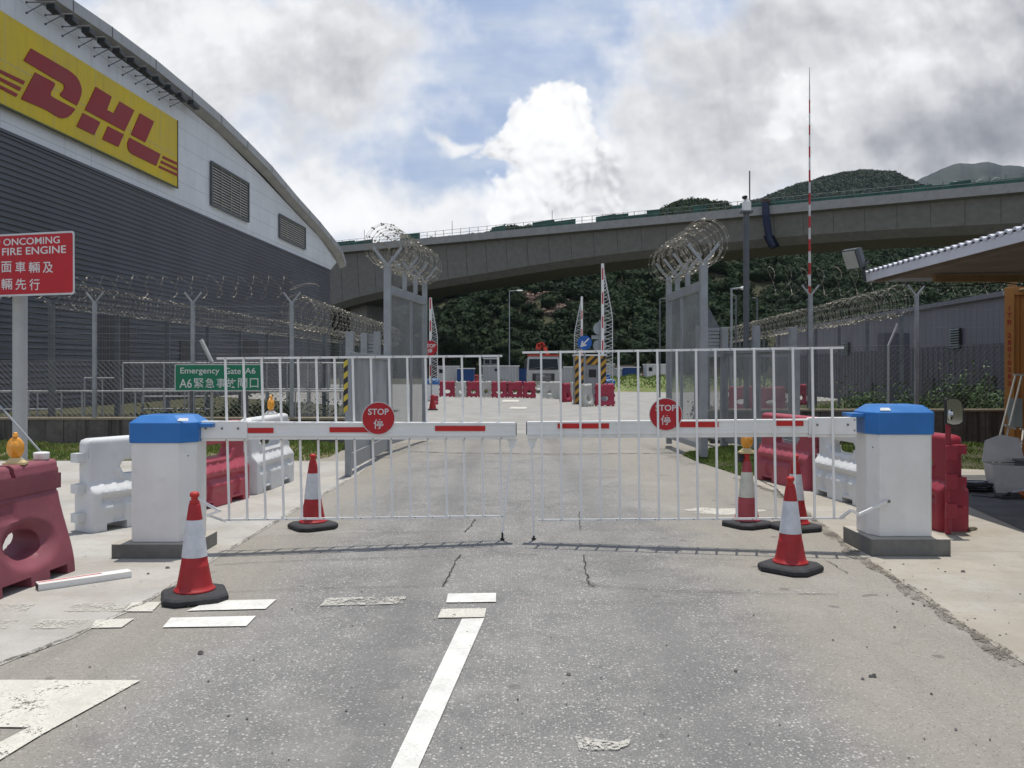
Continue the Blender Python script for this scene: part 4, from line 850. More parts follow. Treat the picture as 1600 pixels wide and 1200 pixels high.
# green sign
GREEN = mat('green_sign_face', (.006, .17, .085), .45, var=.08, vscale=3)
Yg = 18.1; c = (at(273, 570, Yg) + at(411, 610, Yg)) / 2; w_ = 138 * Yg / F; h_ = 42 * Yg / F
t = thing('gate_sign', 'green sign with white words about an emergency gate, held in front of the wire fence', 'sign', (c.x, Yg + .05, 0))
for px in (298, 385): mb = MB(); mb.tube([(fx(px, Yg), Yg + .05, 0), (fx(px, Yg), Yg + .05, c.z + h_ * .45)], .03, 12); wpart(mb, 'leg', GALVD, t)
u_, v_ = Vector((1, 0, 0)), Vector((0, 0, 1)); b, nn = board(t, 'sign_board', c, u_, v_, w_, h_, GREEN, .018, .03)
mb = MB()
def fitg(px0, px1, yt, yb, body, bold=.001): put_text(mb, body, .1, at(px0, yb, Yg) + Vector((0, -.008, 0)), u_, v_, width=(px1 - px0) * Yg / F, height=(yb - yt) * Yg / F, bold=bold)
fitg(282, 343, 574.5, 586.5, 'Emergency'); fitg(351, 376.5, 574.5, 584.5, 'Gate'); fitg(383, 399.5, 574.5, 584, 'A6'); fitg(280.5, 300, 592, 606, 'A6')
for x0, x1, ch in ((303, 318.5, '\u7dca'), (321, 335, '\u6025'), (338.5, 352, '\u4e8b'), (354, 369, '\u6545'), (372, 386.5, '\u9598'), (390.5, 404, '\u53e3')): fitg(x0, x1, 591, 606, ch, .0006)
wpart(mb, 'lettering', LETTER, b)
# ------------------------------------------------------------------ warehouse with the arched roof
WA = (-19.25, 32.0); WB = (-19.25 + .06 * 60, 92.0)
def ww(px, py, off=0.0):
    p = on_wall(px, py, WA, WB); return p + Vector((.998, -.06, 0)) * off          # off: metres proud of the wall, toward the road
WDIR = Vector((.06, 1, 0)).normalized(); WN = Vector((.998, -.06, 0))
def clad(name, col, pitch_v, pitch_h, **k):
    """cladding sheet: panel joints as thin grooves of the sheet itself"""
    m = mat(name, col, **k); nt = m.node_tree; g = NG(nt); b = nt.nodes['Principled BSDF']; src = b.inputs['Base Color'].links[0].from_socket
    co = g.n('ShaderNodeTexCoord').outputs['Object']; x, y, z = g.sep(co)
    f = lambda v, p: g.rng(g.m('ABSOLUTE', g.m('SUBTRACT', g.m('FRACT', g.m('DIVIDE', v, p)), .5)), .5 - .035 / p, .5 - .01 / p, 0, .45)
    j = g.m('MAXIMUM', f(z, pitch_v), f(y, pitch_h)); c = g.mix(j, src, (.30, .30, .30)); nt.links.new(c, b.inputs['Base Color']); return m
M_WWHITE = clad('white_cladding', (.68, .69, .69), 1.0, 6.2, rough=.45, var=.06, vscale=.35, dirt=.12, dirtcol=(.33, .33, .32), streak=.18)
M_WGREY = mat('grey_ribbed_cladding', (.098, .104, .117), .5, var=.13, vscale=.25, spec=.4, streak=.3, dirt=.15, dirtcol=(.08, .08, .085))
M_ROOFC = mat('roof_edge_metal', (.36, .365, .365), .5, metal=.15, var=.1, vscale=.8, dirt=.3, dirtcol=(.18, .18, .17), streak=.4)
M_SOFF = mat('roof_soffit', (.33, .325, .31), .7, var=.12, vscale=1)
M_YEL = clad('yellow_sign_sheet', (.64, .46, .010), 2.2, 3.1, rough=.5, var=.08, vscale=.4, dirt=.2, dirtcol=(.36, .26, .02), streak=.35)
M_LOGO = mat('dark_red_logo', (.27, .010, .014), .5, var=.08, vscale=.5)
wh = thing('warehouse', 'large grey and white warehouse with an arched roof and a yellow courier sign', 'warehouse', (WA[0], WA[1], 0))
zg = (ww(0, 205).z + ww(515, 420).z) / 2
# roof edge curve (outer top edge) and wall top
top_px = [(94.5, 0), (157, 42), (227, 93), (285, 140), (332, 180), (374, 220), (413, 259), (455, 308), (490, 346), (525, 388), (532, 408)]
wall_px = [(56, 0), (122, 42), (196, 98), (280, 157), (343, 210), (402, 269), (455, 325), (500, 372), (526, 410)]
tw = [ww(x, y) for x, y in wall_px]
def ext(pts, n=4):                       # carry the arch on towards the camera beyond the picture
    p = pts[0]; q = pts[1]; sl = (p.z - q.z) / (q.y - p.y); out = []; cur = p.copy()
    for i in range(n): dy = 5.0; sl *= .80; cur = cur - WDIR * dy + Vector((0, 0, sl * dy)); out.append(cur.copy())
    return out[::-1] + pts
tw = ext(tw, 5)
near = tw[0]; endp = ww(531, 412); far_bot = endp.copy()
zs = zg
mb = MB(); poly = [Vector((p.x, p.y, p.z)) for p in tw] ; s0 = tw[0]
lowf = ww(516, 421)
mb.plate([Vector((s0.x, s0.y, zs))] + [Vector((lowf.x, lowf.y, zs))] + [p for p in tw[::-1]], -WN * .25); wpart(mb, 'upper_wall', M_WWHITE, wh)
# ribbed grey wall: real ribs, .22 m apart
mb = MB(); rib = .235; z = .0; A0 = Vector((s0.x, s0.y, 0)); B0 = Vector((lowf.x, lowf.y, 0)) + WDIR * .0
prof = []
while z < zs - .12:
    prof += [(0.0, z), (0.0, z + rib * .40), (.055, z + rib * .55), (.055, z + rib * .90)]; z += rib
prof += [(0, zs - .1), (.10, zs - .1), (.10, zs + .02), (-.02, zs + .02)]
ra = [A0 + WN * (o - .02) + Vector((0, 0, z_)) for o, z_ in prof]; rb = [B0 + WN * (o - .02) + Vector((0, 0, z_)) for o, z_ in prof]
mb.loft([ra, rb], close=False, caps=False); wpart(mb, 'ribbed_wall', M_WGREY, wh)
mb = MB(); back = B0 - WN * 40; mb.plate([B0 + Vector((0, 0, 0)), B0 + Vector((0, 0, zs)), back + Vector((0, 0, zs + 2)), back], -WDIR * .3); wpart(mb, 'end_wall', M_WGREY, wh)
# darker inset doors and pillars low on the wall
mb = MB()
for y0, y1, h in ((38.5, 41.5, 4.1), (47, 49, 3.2), (56, 59, 3.6)):
    a = WA[0] + .06 * (y0 - WA[1]); a2 = WA[0] + .06 * (y1 - WA[1]); mb.plate([(a, y0, 0), (a2, y1, 0), (a2, y1, h), (a, y0, h)], WN * .06); wpart(mb, 'roller_door', mat('dark_roller_door', (.045, .045, .05), .5, var=.15), wh); mb = MB()
# roof edge: fascia, soffit, roof
tp = ext([ww(x, y, .55) for x, y in top_px], 5)
rings = []
for p in tp: rings.append([p, p + Vector((0, 0, -.50)), p + Vector((0, 0, -.53)) - WN * .12, p + Vector((0, 0, -.72)) - WN * .60, p + Vector((0, 0, .1)) - WN * .60, p + Vector((0, 0, .04)) - WN * .1])
mb = MB(); mb.loft(rings); 
nq = 6
for i in range(len(mb.mi)): mb.mi[i] = 1 if (i % nq) in (1, 2) and i < (len(rings) - 1) * nq else 0
wpart(mb, 'roof_edge', [M_ROOFC, M_SOFF], wh)
mb = MB(); mb.loft([[p - WN * .5, p - WN * 45 + Vector((0, 0, 1.0)), p - WN * 45 + Vector((0, 0, .7)), p - WN * .5 + Vector((0, 0, -.2))] for p in tp]); wpart(mb, 'roof', M_ROOFC, wh)
mb = MB()                                  # joints of the fascia
for i in range(len(tp) - 1):
    L_ = (tp[i + 1] - tp[i]).length; k = 0
    n_ = max(1, round(L_ / 3.2))
    for j in range(n_): q = tp[i].lerp(tp[i + 1], j / n_) + WN * .003; mb.plate([q, q + WDIR * .05, q + WDIR * .05 + Vector((0, 0, -.49)), q + Vector((0, 0, -.49))], WN * .012); wpart(mb, 'fascia_joint', mat('joint_grey', (.12, .12, .12), .6), wh); mb = MB()
# louvred windows
LOUV = mat('louvre_grey', (.34, .33, .27), .6, var=.12, vscale=2, dirt=.3, dirtcol=(.12, .12, .09)); DARKIN = mat('dark_inside', (.03, .03, .028), .8)
for c4 in (((328, 253), (386, 287), (387, 346), (328, 320)), ((435, 336), (475, 356), (475, 388), (436, 372))):
    a, b, c, d = [ww(*q, .02) for q in c4]; y0, y1 = a.y, b.y; z1, z0 = (a.z + b.z) / 2, (c.z + d.z) / 2
    P_ = lambda y, z, o=.02: Vector((WA[0] + .06 * (y - WA[1]), y, z)) + WN * o
    mb = MB(); mb.plate([P_(y0, z0), P_(y1, z0), P_(y1, z1), P_(y0, z1)], WN * .02); w = wpart(mb, 'louvre_window', DARKIN, wh)
    mb = MB(); n = int((z1 - z0) / .16)
    for i in range(n): z = z0 + (z1 - z0) * (i + .5) / n; mb.plate([P_(y0, z - .055, .10), P_(y1, z - .055, .10), P_(y1, z + .06, .05), P_(y0, z + .06, .05)], WN * .012)
    for y in np.linspace(y0, y1, 5): mb.plate([P_(y - .03, z0, .11), P_(y + .03, z0, .11), P_(y + .03, z1, .11), P_(y - .03, z1, .11)], WN * .02)
    wpart(mb, 'louvre_blades', LOUV, w)
    mb = MB()
    for y, za, zb in ((y0, z0, z1), (y1, z0, z1)): mb.plate([P_(y - .06, za - .06, .04), P_(y + .06, za - .06, .04), P_(y + .06, zb + .06, .04), P_(y - .06, zb + .06, .04)], WN * .12)
    for z in (z0, z1): mb.plate([P_(y0, z - .06, .04), P_(y1, z - .06, .04), P_(y1, z + .06, .04), P_(y0, z + .06, .04)], WN * .115)
    wpart(mb, 'window_frame', GALVD, w)
# yellow sign board with its lettering
yA = ww(271.5, 188); yB = ww(271.5, 293); ztop, zbot = yA.z, yB.z; o_ = .14
S = lambda y, z, o=o_: Vector((WA[0] + .06 * (y - WA[1]), y, z)) + WN * o
mb = MB(); mb.plate([S(24.5, zbot + .0), S(yA.y, zbot), S(yA.y, ztop), S(24.5, ztop - .25)], WN * .05); sgn = wpart(mb, 'sign_board', M_YEL, wh)
mb = MB(); mb.plate([S(24.5, zbot - .06), S(yA.y + .05, zbot - .06), S(yA.y + .05, zbot + .0), S(24.5, zbot + .0)], WN * .12); mb.plate([S(yA.y, zbot), S(yA.y + .07, zbot), S(yA.y + .07, ztop), S(yA.y, ztop)], WN * .08); wpart(mb, 'board_edge', mat('board_edge_green', (.10, .11, .05), .6), sgn)
def z7(pts): return [(x / 7.5, 50 + y / 7.5) for x, y in pts]
def z6(pts): return [(110 + x / 6.667, 120 + y / 6.667) for x, y in pts]
letters = [
 z7([(303, 193), (218, 335), (560, 540), (660, 592), (692, 615), (698, 650), (688, 680), (650, 728), (655, 750), (680, 768), (845, 862), (875, 800), (895, 740), (903, 680), (893, 630), (870, 570), (835, 520), (790, 480), (740, 445)]),
 z7([(355, 475), (187, 785), (480, 912), (600, 985), (650, 1008), (690, 1012), (735, 1000), (775, 970), (805, 935), (828, 903), (560, 765), (540, 745), (535, 715), (560, 670), (588, 615), (580, 597), (545, 575)]),
 z6([(218, 105), (104, 345), (520, 567), (623, 350), (470, 258), (405, 382), (335, 345), (385, 208)]),
 z6([(83, 378), (16, 518), (200, 607), (265, 473)]), z6([(346, 515), (287, 652), (455, 730), (512, 600)]),
 z6([(683, 381), (588, 603), (738, 683), (830, 466)]),
 z6([(573, 635), (550, 690), (552, 740), (570, 780), (605, 808), (853, 927), (898, 806)]),
 z6([(928, 825), (918, 848), (1080, 922), (1080, 897)]), z6([(908, 873), (899, 896), (1080, 982), (1080, 955)]), z6([(888, 925), (879, 945), (1080, 1038), (1080, 1012)]),
 [(-12, 107), (-12, 112), (28.5, 132), (31, 127)], [(-12, 119), (-12, 124), (22.5, 142), (25, 137)], [(-12, 131), (-12, 136), (17, 151.5), (19.5, 147)]]
mb = MB()
for L_ in letters:
    P3 = [ww(x, y, .0) for x, y in L_]; P3 = [S(p.y, p.z, o_ + .052) for p in P3]
    # orientation must face the road
    ar = sum(P3[i].y * P3[(i + 1) % len(P3)].z - P3[(i + 1) % len(P3)].y * P3[i].z for i in range(len(P3)))
    if ar < 0: P3 = P3[::-1]
    mb.plate(P3, WN * .03)
wpart(mb, 'logo_lettering', M_LOGO, sgn)
# lamps on Y brackets over the sign
ordn = ['first', 'second', 'third', 'fourth', 'fifth', 'sixth', 'seventh', 'eighth', 'ninth', 'tenth', 'eleventh', 'twelfth', 'thirteenth', 'fourteenth', 'fifteenth', 'sixteenth', 'seventeenth', 'eighteenth']
lm = [(28, 4, 58, 4), (58, 24, 87, 22), (85, 42, 114, 41), (111, 59, 139, 58), (135.5, 75, 163, 74), (158.5, 90, 186, 89), (180.5, 105, 206, 104), (201, 119, 226, 118), (220, 132, 245, 131), (238.5, 144, 263, 143.5), (256, 156, 282, 155)]
LAMPB = mat('dark_floodlight', (.035, .04, .042), .5, var=.2); ARM = mat('lamp_arm', (.10, .105, .11), .5, metal=.3)
for i, (x0, y0, x1, y1) in enumerate(lm):
    tip = ww(x0, y0, .35); root = ww(x1, y1, .75); jn = tip.lerp(root, .68); 
    k = ordn[len(lm) - 1 - i]
    t = thing('sign_lamp', '%s floodlight up from the low end of the row above the yellow sign' % k, 'floodlight', (root.x, root.y, root.z), 0, 'floodlights in a row above the yellow sign')
    r_ = .022; t2 = ww(x0, y0 + (y1 - y0) + 16.5 * (1 - i * .03), .35)
    mb = MB(); mb.tube([root, jn, tip], r_, 6); mb.tube([jn, t2], r_, 6); mb.ball(tip, .05, .05, .05, 8, 5); mb.ball(t2, .05, .05, .05, 8, 5); wpart(mb, 'forked_arm', ARM, t)
    d = (ww(x1 + 17, y1 + 15, .6) - ww(x1, y1, .6)); a = ww(x1, y1 + 1, .55); mb = MB(); mb.bar(a + Vector((0, 0, -.12)), a + d * .62 + Vector((0, 0, -.12)), .36, .24); wpart(mb, 'lamp_housing', LAMPB, t, .02)
# ------------------------------------------------------------------ viaduct
VA, VB = Vector((-35.6, 172, 0)), Vector((68.0, 113, 0)); VD = (VB - VA).normalized(); VN = Vector((-VD.y, VD.x, 0))   # VN points away from the camera
if VN.y < 0: VN = -VN
ZT = EYE + 193 * 172 / F
VC = concrete('viaduct_concrete', (.175, .168, .148), (.22, .21, .188), stain=(.12, .112, .095), st=.35)  # base colour darkened for the cloud shadow over the viaduct
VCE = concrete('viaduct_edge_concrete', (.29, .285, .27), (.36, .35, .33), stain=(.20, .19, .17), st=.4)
vt = thing('viaduct', 'long curved bottomed concrete road bridge crossing behind the gates', 'bridge', (16, 142, 0))
webpx = [(300, 560), (430, 505), (520, 471), (560, 461), (600, 451), (667, 439), (760, 424), (860, 407), (1000, 389), (1100, 380), (1225, 367), (1400, 355), (1600, 345), (1800, 334), (2100, 322)]
secs = []
for x, y in webpx:
    p = on_wall(x, y, VA[:2], VB[:2]); s_ = (Vector((p.x, p.y, 0)) - VA).dot(VD); secs.append((s_, p.z))
ss = np.array([a for a, b in secs]); zz = np.array([b for a, b in secs])
S_ = np.linspace(ss[0], ss[-1], 90); Zb = np.interp(S_, ss, zz)
Zb = np.convolve(np.pad(Zb, 3, mode='edge'), np.ones(7) / 7, 'valid')
rings = []; W_TOT = 17.0
for s_, zb in zip(S_, Zb):
    b = VA + VD * s_; zlow = zb - 1.15
    prof = [(0, ZT - 1.25), (.9, ZT - 1.55), (1.6, zb), (2.9, zlow), (14.2, zlow), (15.4, zb), (16.2, ZT - 1.55), (17, ZT - 1.25), (17, ZT - .2), (0, ZT - .2)]
    rings.append([b + VN * o + Vector((0, 0, z)) for o, z in prof])
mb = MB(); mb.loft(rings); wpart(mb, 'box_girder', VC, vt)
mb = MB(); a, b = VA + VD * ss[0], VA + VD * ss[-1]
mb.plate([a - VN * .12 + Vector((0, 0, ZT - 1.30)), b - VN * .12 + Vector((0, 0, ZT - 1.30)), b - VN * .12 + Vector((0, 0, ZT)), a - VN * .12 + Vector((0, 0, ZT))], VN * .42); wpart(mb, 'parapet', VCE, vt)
mb = MB(); 
for s_ in np.arange(ss[0], ss[-1], 4.3):           # joints between the cast segments
    zb = float(np.interp(s_, S_, Zb)); q = VA + VD * float(s_); mb.bar(q + VN * .885 + Vector((0, 0, ZT - 1.58)), q + VN * 1.585 + Vector((0, 0, zb + .05)), .06, .03, up=VN)
wpart(mb, 'segment_joint', mat('segment_joint_grey', (.075, .07, .062), .9), vt)  # joint strips in their own even dark grey
# pier under the left haunch, behind the warehouse corner
mb = MB(); s_ = float(((on_wall(535, 500, VA[:2], VB[:2]) - VA) * 1).dot(VD)); q = VA + VD * s_ + VN * 8.5
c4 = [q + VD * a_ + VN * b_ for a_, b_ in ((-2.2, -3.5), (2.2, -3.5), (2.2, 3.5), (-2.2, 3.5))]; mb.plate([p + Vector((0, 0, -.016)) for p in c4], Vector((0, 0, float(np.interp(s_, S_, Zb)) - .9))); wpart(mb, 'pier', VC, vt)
# scaffold railing with green netting along the deck, as thin posts and rails
NET = mat('green_scaffold_net', (.030, .10, .075), .7, var=.3, vscale=.6); NETP = mat('dark_rail_steel', (.10, .13, .13), .6)
mb = MB(); rr = random.Random(4)
for k, s_ in enumerate(np.arange(ss[0] + 2, ss[-1] - 2, 1.9)):
    q = VA + VD * float(s_) + VN * .5; mb.tube([q + Vector((0, 0, ZT - .2)), q + Vector((0, 0, ZT + 1.25 + (1.6 if k % 11 == 3 and s_ < 60 else 0)))], .05, 5)
for h in (.55, 1.2): mb.tube([a + VN * .5 + Vector((0, 0, ZT + h)), b + VN * .5 + Vector((0, 0, ZT + h))], .035, 5)
wpart(mb, 'guard_rail', NETP, vt)
mb = MB(); s_ = ss[0] + 2
while s_ < ss[-1] - 6:
    ln = rr.uniform(2, 7); 
    if rr.random() < (.35 if s_ < 55 else .92): q0, q1 = VA + VD * float(s_) + VN * .62, VA + VD * float(s_ + ln) + VN * .62; h = rr.uniform(.6, 1.25); mb.plate([q0 + Vector((0, 0, ZT - .1)), q1 + Vector((0, 0, ZT - .1)), q1 + Vector((0, 0, ZT + h)), q0 + Vector((0, 0, ZT + h * rr.uniform(.8, 1.1)))], VN * .02); wpart(mb, 'green_netting', NET, vt); mb = MB()
    s_ += ln
# site equipment standing on the deck: small frames and the blue chute hanging over the edge
def vd(px, dz=0.0, off=.9):
    p = on_wall(px, 300, VA[:2], VB[:2]); return Vector((p.x, p.y, 0)) + VN * off + Vector((0, 0, ZT + dz - .19))
t = thing('rubble_chute', 'dark blue ribbed chute hanging over the edge of the concrete bridge', 'chute', vd(1197, 0, -.3))
mb = MB(); pts = [vd(1197, .6, -.5), vd(1199, -1.5, -.9), vd(1202, -3.4, -.9), vd(1204, -4.6, -.9), vd(1207, -5.4, -1.0), vd(1213, -6.3, -1.1)]; mb.tube(pts, [.5, .55, .55, .55, .6, .55], 10)
for k in range(16):
    q = pts[3].lerp(pts[-1], (k % 8) / 7.5) ; mb.bar(q - VD * .8, q + VD * .75, .9, .12)
wpart(mb, 'chute_sleeve', mat('dark_blue_plastic', (.007, .012, .040), .6, var=.2), t)
mb = MB(); mb.bar(vd(1192, .9, -.2), vd(1203, .9, -.2), 1.2, .5); mb.bar(vd(1194, .1, -.2), vd(1194, .9, -.2), .15, .15); mb.bar(vd(1201, .1, -.2), vd(1201, .9, -.2), .15, .15); wpart(mb, 'hopper', mat('rusty_brown', (.085, .05, .04), .8, var=.3), t)
t = thing('site_crate', 'rusty brown heap of timber on the bridge deck behind the net', 'crate', vd(1345, 0, 2.5)); mb = MB()
for k in range(7): mb.bar(vd(1334 + k, .3 + .2 * (k % 4), 2.5), vd(1356 - k, .35 + .2 * (k % 4), 2.6), .5, .22)
wpart(mb, 'timber', mat('rust_timber', (.12, .06, .035), .9, var=.3), t)
for i, px in enumerate((1492, 1507, 1532, 1556)):
    t = thing('deck_hoop', 'pale hooped frame on the bridge deck near the far mountain, %s of four' % ordn[i], 'frame', vd(px, 0, 1.2), 0, 'pale frames on the bridge deck')
    mb = MB(); q = vd(px, 0, 1.2); mb.tube([q - VD * .5, q - VD * .5 + Vector((0, 0, 1.0)), q - VD * .2 + Vector((0, 0, 1.3)), q + VD * .4 + Vector((0, 0, 1.35)), q + VD * .6 + Vector((0, 0, .0))], .07, 6); mb.tube([q - VD * .5 + Vector((0, 0, .6)), q + VD * .6 + Vector((0, 0, .7))], .06, 6); wpart(mb, 'hoop', mat('pale_green_frame', (.36, .42, .38), .6), t)
mb = MB(); q = vd(520, 0, 2); mb.box(-.7, .7, -.5, .5, 0, .55); mb.ball((0, 0, .5), .55, .5, .45, 12, 7); mb.box(.3, 1.0, -.4, .4, .2, .7); o = mb.build('mixer_drum', mat('yellow_machine', (.40, .22, .02), .6), None, q); tag(o, 'small yellow machine on the bridge deck above the warehouse corner', 'machine')
# ------------------------------------------------------------------ hills
ridge = [(-900, 430), (300, 395), (560, 392), (640, 372), (700, 369), (745, 362), (775, 353), (800, 348), (850, 347), (900, 351), (960, 345), (1007, 336), (1056, 312), (1082, 305), (1124, 309), (1161, 321), (1210, 335), (1300, 350), (1500, 370), (2400, 420)]
ru = np.array([(x - CX) / F for x, y in ridge]); rh = np.array([(HY - y) / F for x, y in ridge])
RN = np.random.RandomState(11)
def vnoise(seed, n=64):
    t = np.random.RandomState(seed).rand(n, n)
    def f(x, y):
        x = np.asarray(x, float); y = np.asarray(y, float); xi = np.floor(x).astype(int); yi = np.floor(y).astype(int); fx_ = x - xi; fy = y - yi
        fx_ = fx_ * fx_ * (3 - 2 * fx_); fy = fy * fy * (3 - 2 * fy); g_ = lambda a, b: t[a % n, b % n]
        return (g_(xi, yi) * (1 - fx_) + g_(xi + 1, yi) * fx_) * (1 - fy) + (g_(xi, yi + 1) * (1 - fx_) + g_(xi + 1, yi + 1) * fx_) * fy
    return f
VNO = vnoise(3)
def fbm(x, y, s, o=4): return sum(VNO(x / s * 2 ** k + 17 * k, y / s * 2 ** k) / 2 ** k for k in range(o)) / 1.9
R0, R1 = 165.0, 430.0; CROWN = 3.6
def hill_z(u, Y):
    h1 = np.interp(u, ru, rh) * R1 + EYE - CROWN * 1.2
    k = np.clip((Y - R0) / (R1 - R0), 0, 1.35); p = np.where(k < 1, k ** .85, 1 - (k - 1) * .8)
    z = h1 * p + (fbm(u * Y, Y, 60) - .5) * 16 * np.clip(k * 4, 0, 1) * np.clip(1.0 - k, 0, 1) * 2
    return np.where(Y < R0, -2.0, z)
nu, ny = 150, 70; us = np.linspace(-.72, 1.15, nu); ys = np.linspace(R0 - 6, R1 * 1.3, ny)
UU, YY = np.meshgrid(us, ys, indexing='ij'); ZZ_ = hill_z(UU, YY); Vv = np.stack([UU * YY, YY, ZZ_], -1).reshape(-1, 3)
def np_mesh(name, V_, F_, m, smooth=False):
    k = F_.shape[1]; me = bpy.data.meshes.new(name); me.vertices.add(len(V_)); me.vertices.foreach_set('co', np.ascontiguousarray(V_, dtype=np.float32).reshape(-1)); me.loops.add(F_.size); me.loops.foreach_set('vertex_index', F_.reshape(-1).astype(np.int32))
    me.polygons.add(len(F_)); me.polygons.foreach_set('loop_start', np.arange(0, F_.size, k, dtype=np.int32))
    if smooth: me.polygons.foreach_set('use_smooth', np.ones(len(F_), bool))
    me.update(calc_edges=True); me.materials.append(m); o = bpy.data.objects.new(name, me); COL.objects.link(o); return o
I, J = np.meshgrid(np.arange(nu - 1), np.arange(ny - 1), indexing='ij'); q0 = (I * ny + J).reshape(-1); FF = np.stack([q0, q0 + ny, q0 + ny + 1, q0 + 1], 1)
M_HILL = soil('hill_soil', (.045, .05, .028), (.075, .070, .042), (.025, .04, .016)); M_HILL.node_tree.nodes
hill = tag(np_mesh('hill', Vv, FF, M_HILL), kind='structure')
def crown_template(seed, sub=1, nleaf=120):
    """one tree crown: a rough dark core under a shell of tilted leaf sprays"""
    import bmesh
    bm = bmesh.new(); bmesh.ops.create_icosphere(bm, subdivisions=1, radius=1); V_ = np.array([v.co[:] for v in bm.verts]); F_ = np.array([[v.index for v in f.verts] for f in bm.faces]); bm.free()
    r = np.random.RandomState(seed); b = r.randn(12, 3); b /= np.linalg.norm(b, axis=1)[:, None]; b[:, 2] = np.abs(b[:, 2]) * .9
    lump = lambda P: np.exp(((P / np.linalg.norm(P, axis=1)[:, None]) @ b.T - 1) * 14).max(1) * .42 + .55
    V_ = V_ * (lump(V_) * .86 + r.rand(len(V_)) * .12)[:, None]
    D = r.randn(nleaf, 3); D /= np.linalg.norm(D, axis=1)[:, None]; D[:, 2] = np.where(r.rand(nleaf) < .75, np.abs(D[:, 2]), D[:, 2]); C_ = D * (lump(D) * r.uniform(.85, 1.18, nleaf))[:, None]
    n_ = D + r.randn(nleaf, 3) * .55; n_ /= np.linalg.norm(n_, axis=1)[:, None]; e1 = np.cross(n_, r.randn(nleaf, 3)); e1 /= np.linalg.norm(e1, axis=1)[:, None]; e2 = np.cross(n_, e1); sz = r.uniform(.06, .17, nleaf)[:, None]
    T_ = np.stack([C_ + e1 * sz, C_ - e1 * sz * .6 + e2 * sz * .9, C_ - e1 * sz * .5 - e2 * sz * .9], 1).reshape(-1, 3)
    F2 = np.arange(nleaf * 3).reshape(-1, 3) + len(V_); V_ = np.concatenate([V_, T_]); F_ = np.concatenate([F_, F2]); V_[:, 2] *= .9; return V_, F_
TPL = [crown_template(s) for s in range(6)]
def forest(name, label, X, Y, Z, R, m, tpls=TPL, seed=0):
    r = np.random.RandomState(seed); n = len(X); a = r.rand(n) * 6.28; c, s = np.cos(a), np.sin(a); which = r.randint(0, len(tpls), n); Vs = []; Fs = []; o = 0
    for w in range(len(tpls)):
        ix = np.where(which == w)[0]; tv, tf = tpls[w]
        vx = tv[None, :, 0] * c[ix, None] - tv[None, :, 1] * s[ix, None]; vy = tv[None, :, 0] * s[ix, None] + tv[None, :, 1] * c[ix, None]; vz = np.repeat(tv[None, :, 2], len(ix), 0)
        V_ = np.stack([vx * R[ix, None] + X[ix, None], vy * R[ix, None] + Y[ix, None], vz * R[ix, None] + Z[ix, None]], -1); Vs.append(V_.reshape(-1, 3))
        Fs.append((tf[None] + (np.arange(len(ix)) * len(tv))[:, None, None]).reshape(-1, 3) + o); o += len(ix) * len(tv)
    ob = np_mesh(name, np.concatenate(Vs), np.concatenate(Fs), m); return tag(ob, label, 'woodland', kind='stuff')
def forest_mat(name, c0, c1, c2, s1=.05, s2=.35):
    m = bpy.data.materials.new(name); m.use_nodes = True; nt = m.node_tree; b = nt.nodes['Principled BSDF']; g = NG(nt)
    co = g.n('ShaderNodeTexCoord').outputs['Object']; c = g.mix(g.rng(g.noise(co, s1, 4, .6), .35, .65), c0, c1); c = g.mix(g.rng(g.noise(co, s2, 4, .65), .42, .68, 0, .85), c, c2)
    c = g.mix(g.rng(g.noise(co, s2 * 9, 3, .7), .3, .7, 0, .6), c, tuple(v * .35 for v in c0))
    nt.links.new(c, b.inputs['Base Color']); b.inputs['Roughness'].default_value = .7; b.inputs['Specular IOR Level'].default_value = .15
    bp = g.n('ShaderNodeBump'); bp.inputs['Strength'].default_value = 1.0; bp.inputs['Distance'].default_value = .8; g.put(bp.inputs['Height'], g.noise(co, s2 * 6, 4, .75)); nt.links.new(bp.outputs[0], b.inputs['Normal'])
    return m
M_FOR = forest_mat('forest_green', (.020, .044, .017), (.030, .061, .021), (.052, .084, .025))
n = 17000; r = np.random.RandomState(8); u = r.uniform(-.62, 1.0, n); Y = R0 + (R1 * 1.04 - R0) * r.rand(n) ** .8
px, py = CX + u * F, HY - (hill_z(u, Y) - EYE) * F / Y
keep = np.ones(n, bool)
for cx_, cy_, rx, ry in ((845, 474, 17, 11), (856, 464, 14, 6), (836, 482, 12, 6), (688, 546, 18, 5), (695, 478, 7, 2), (1008, 454, 13, 6), (1022, 478, 17, 5), (1000, 480, 8, 4), (770, 485, 6, 2)):
    keep &= ((px - cx_) / rx) ** 2 + ((py - cy_) / ry) ** 2 > 1 + .5 * (r.rand(n) - .5)
u, Y = u[keep], Y[keep]; R_ = r.uniform(1.7, 4.4, len(u)) * (.75 + .5 * fbm(u * Y, Y, 35)); forest('woodland', 'dense dark green woodland covering the hillside beyond the bridge', u * Y, Y, hill_z(u, Y) + R_ * .35, R_, M_FOR, seed=2)
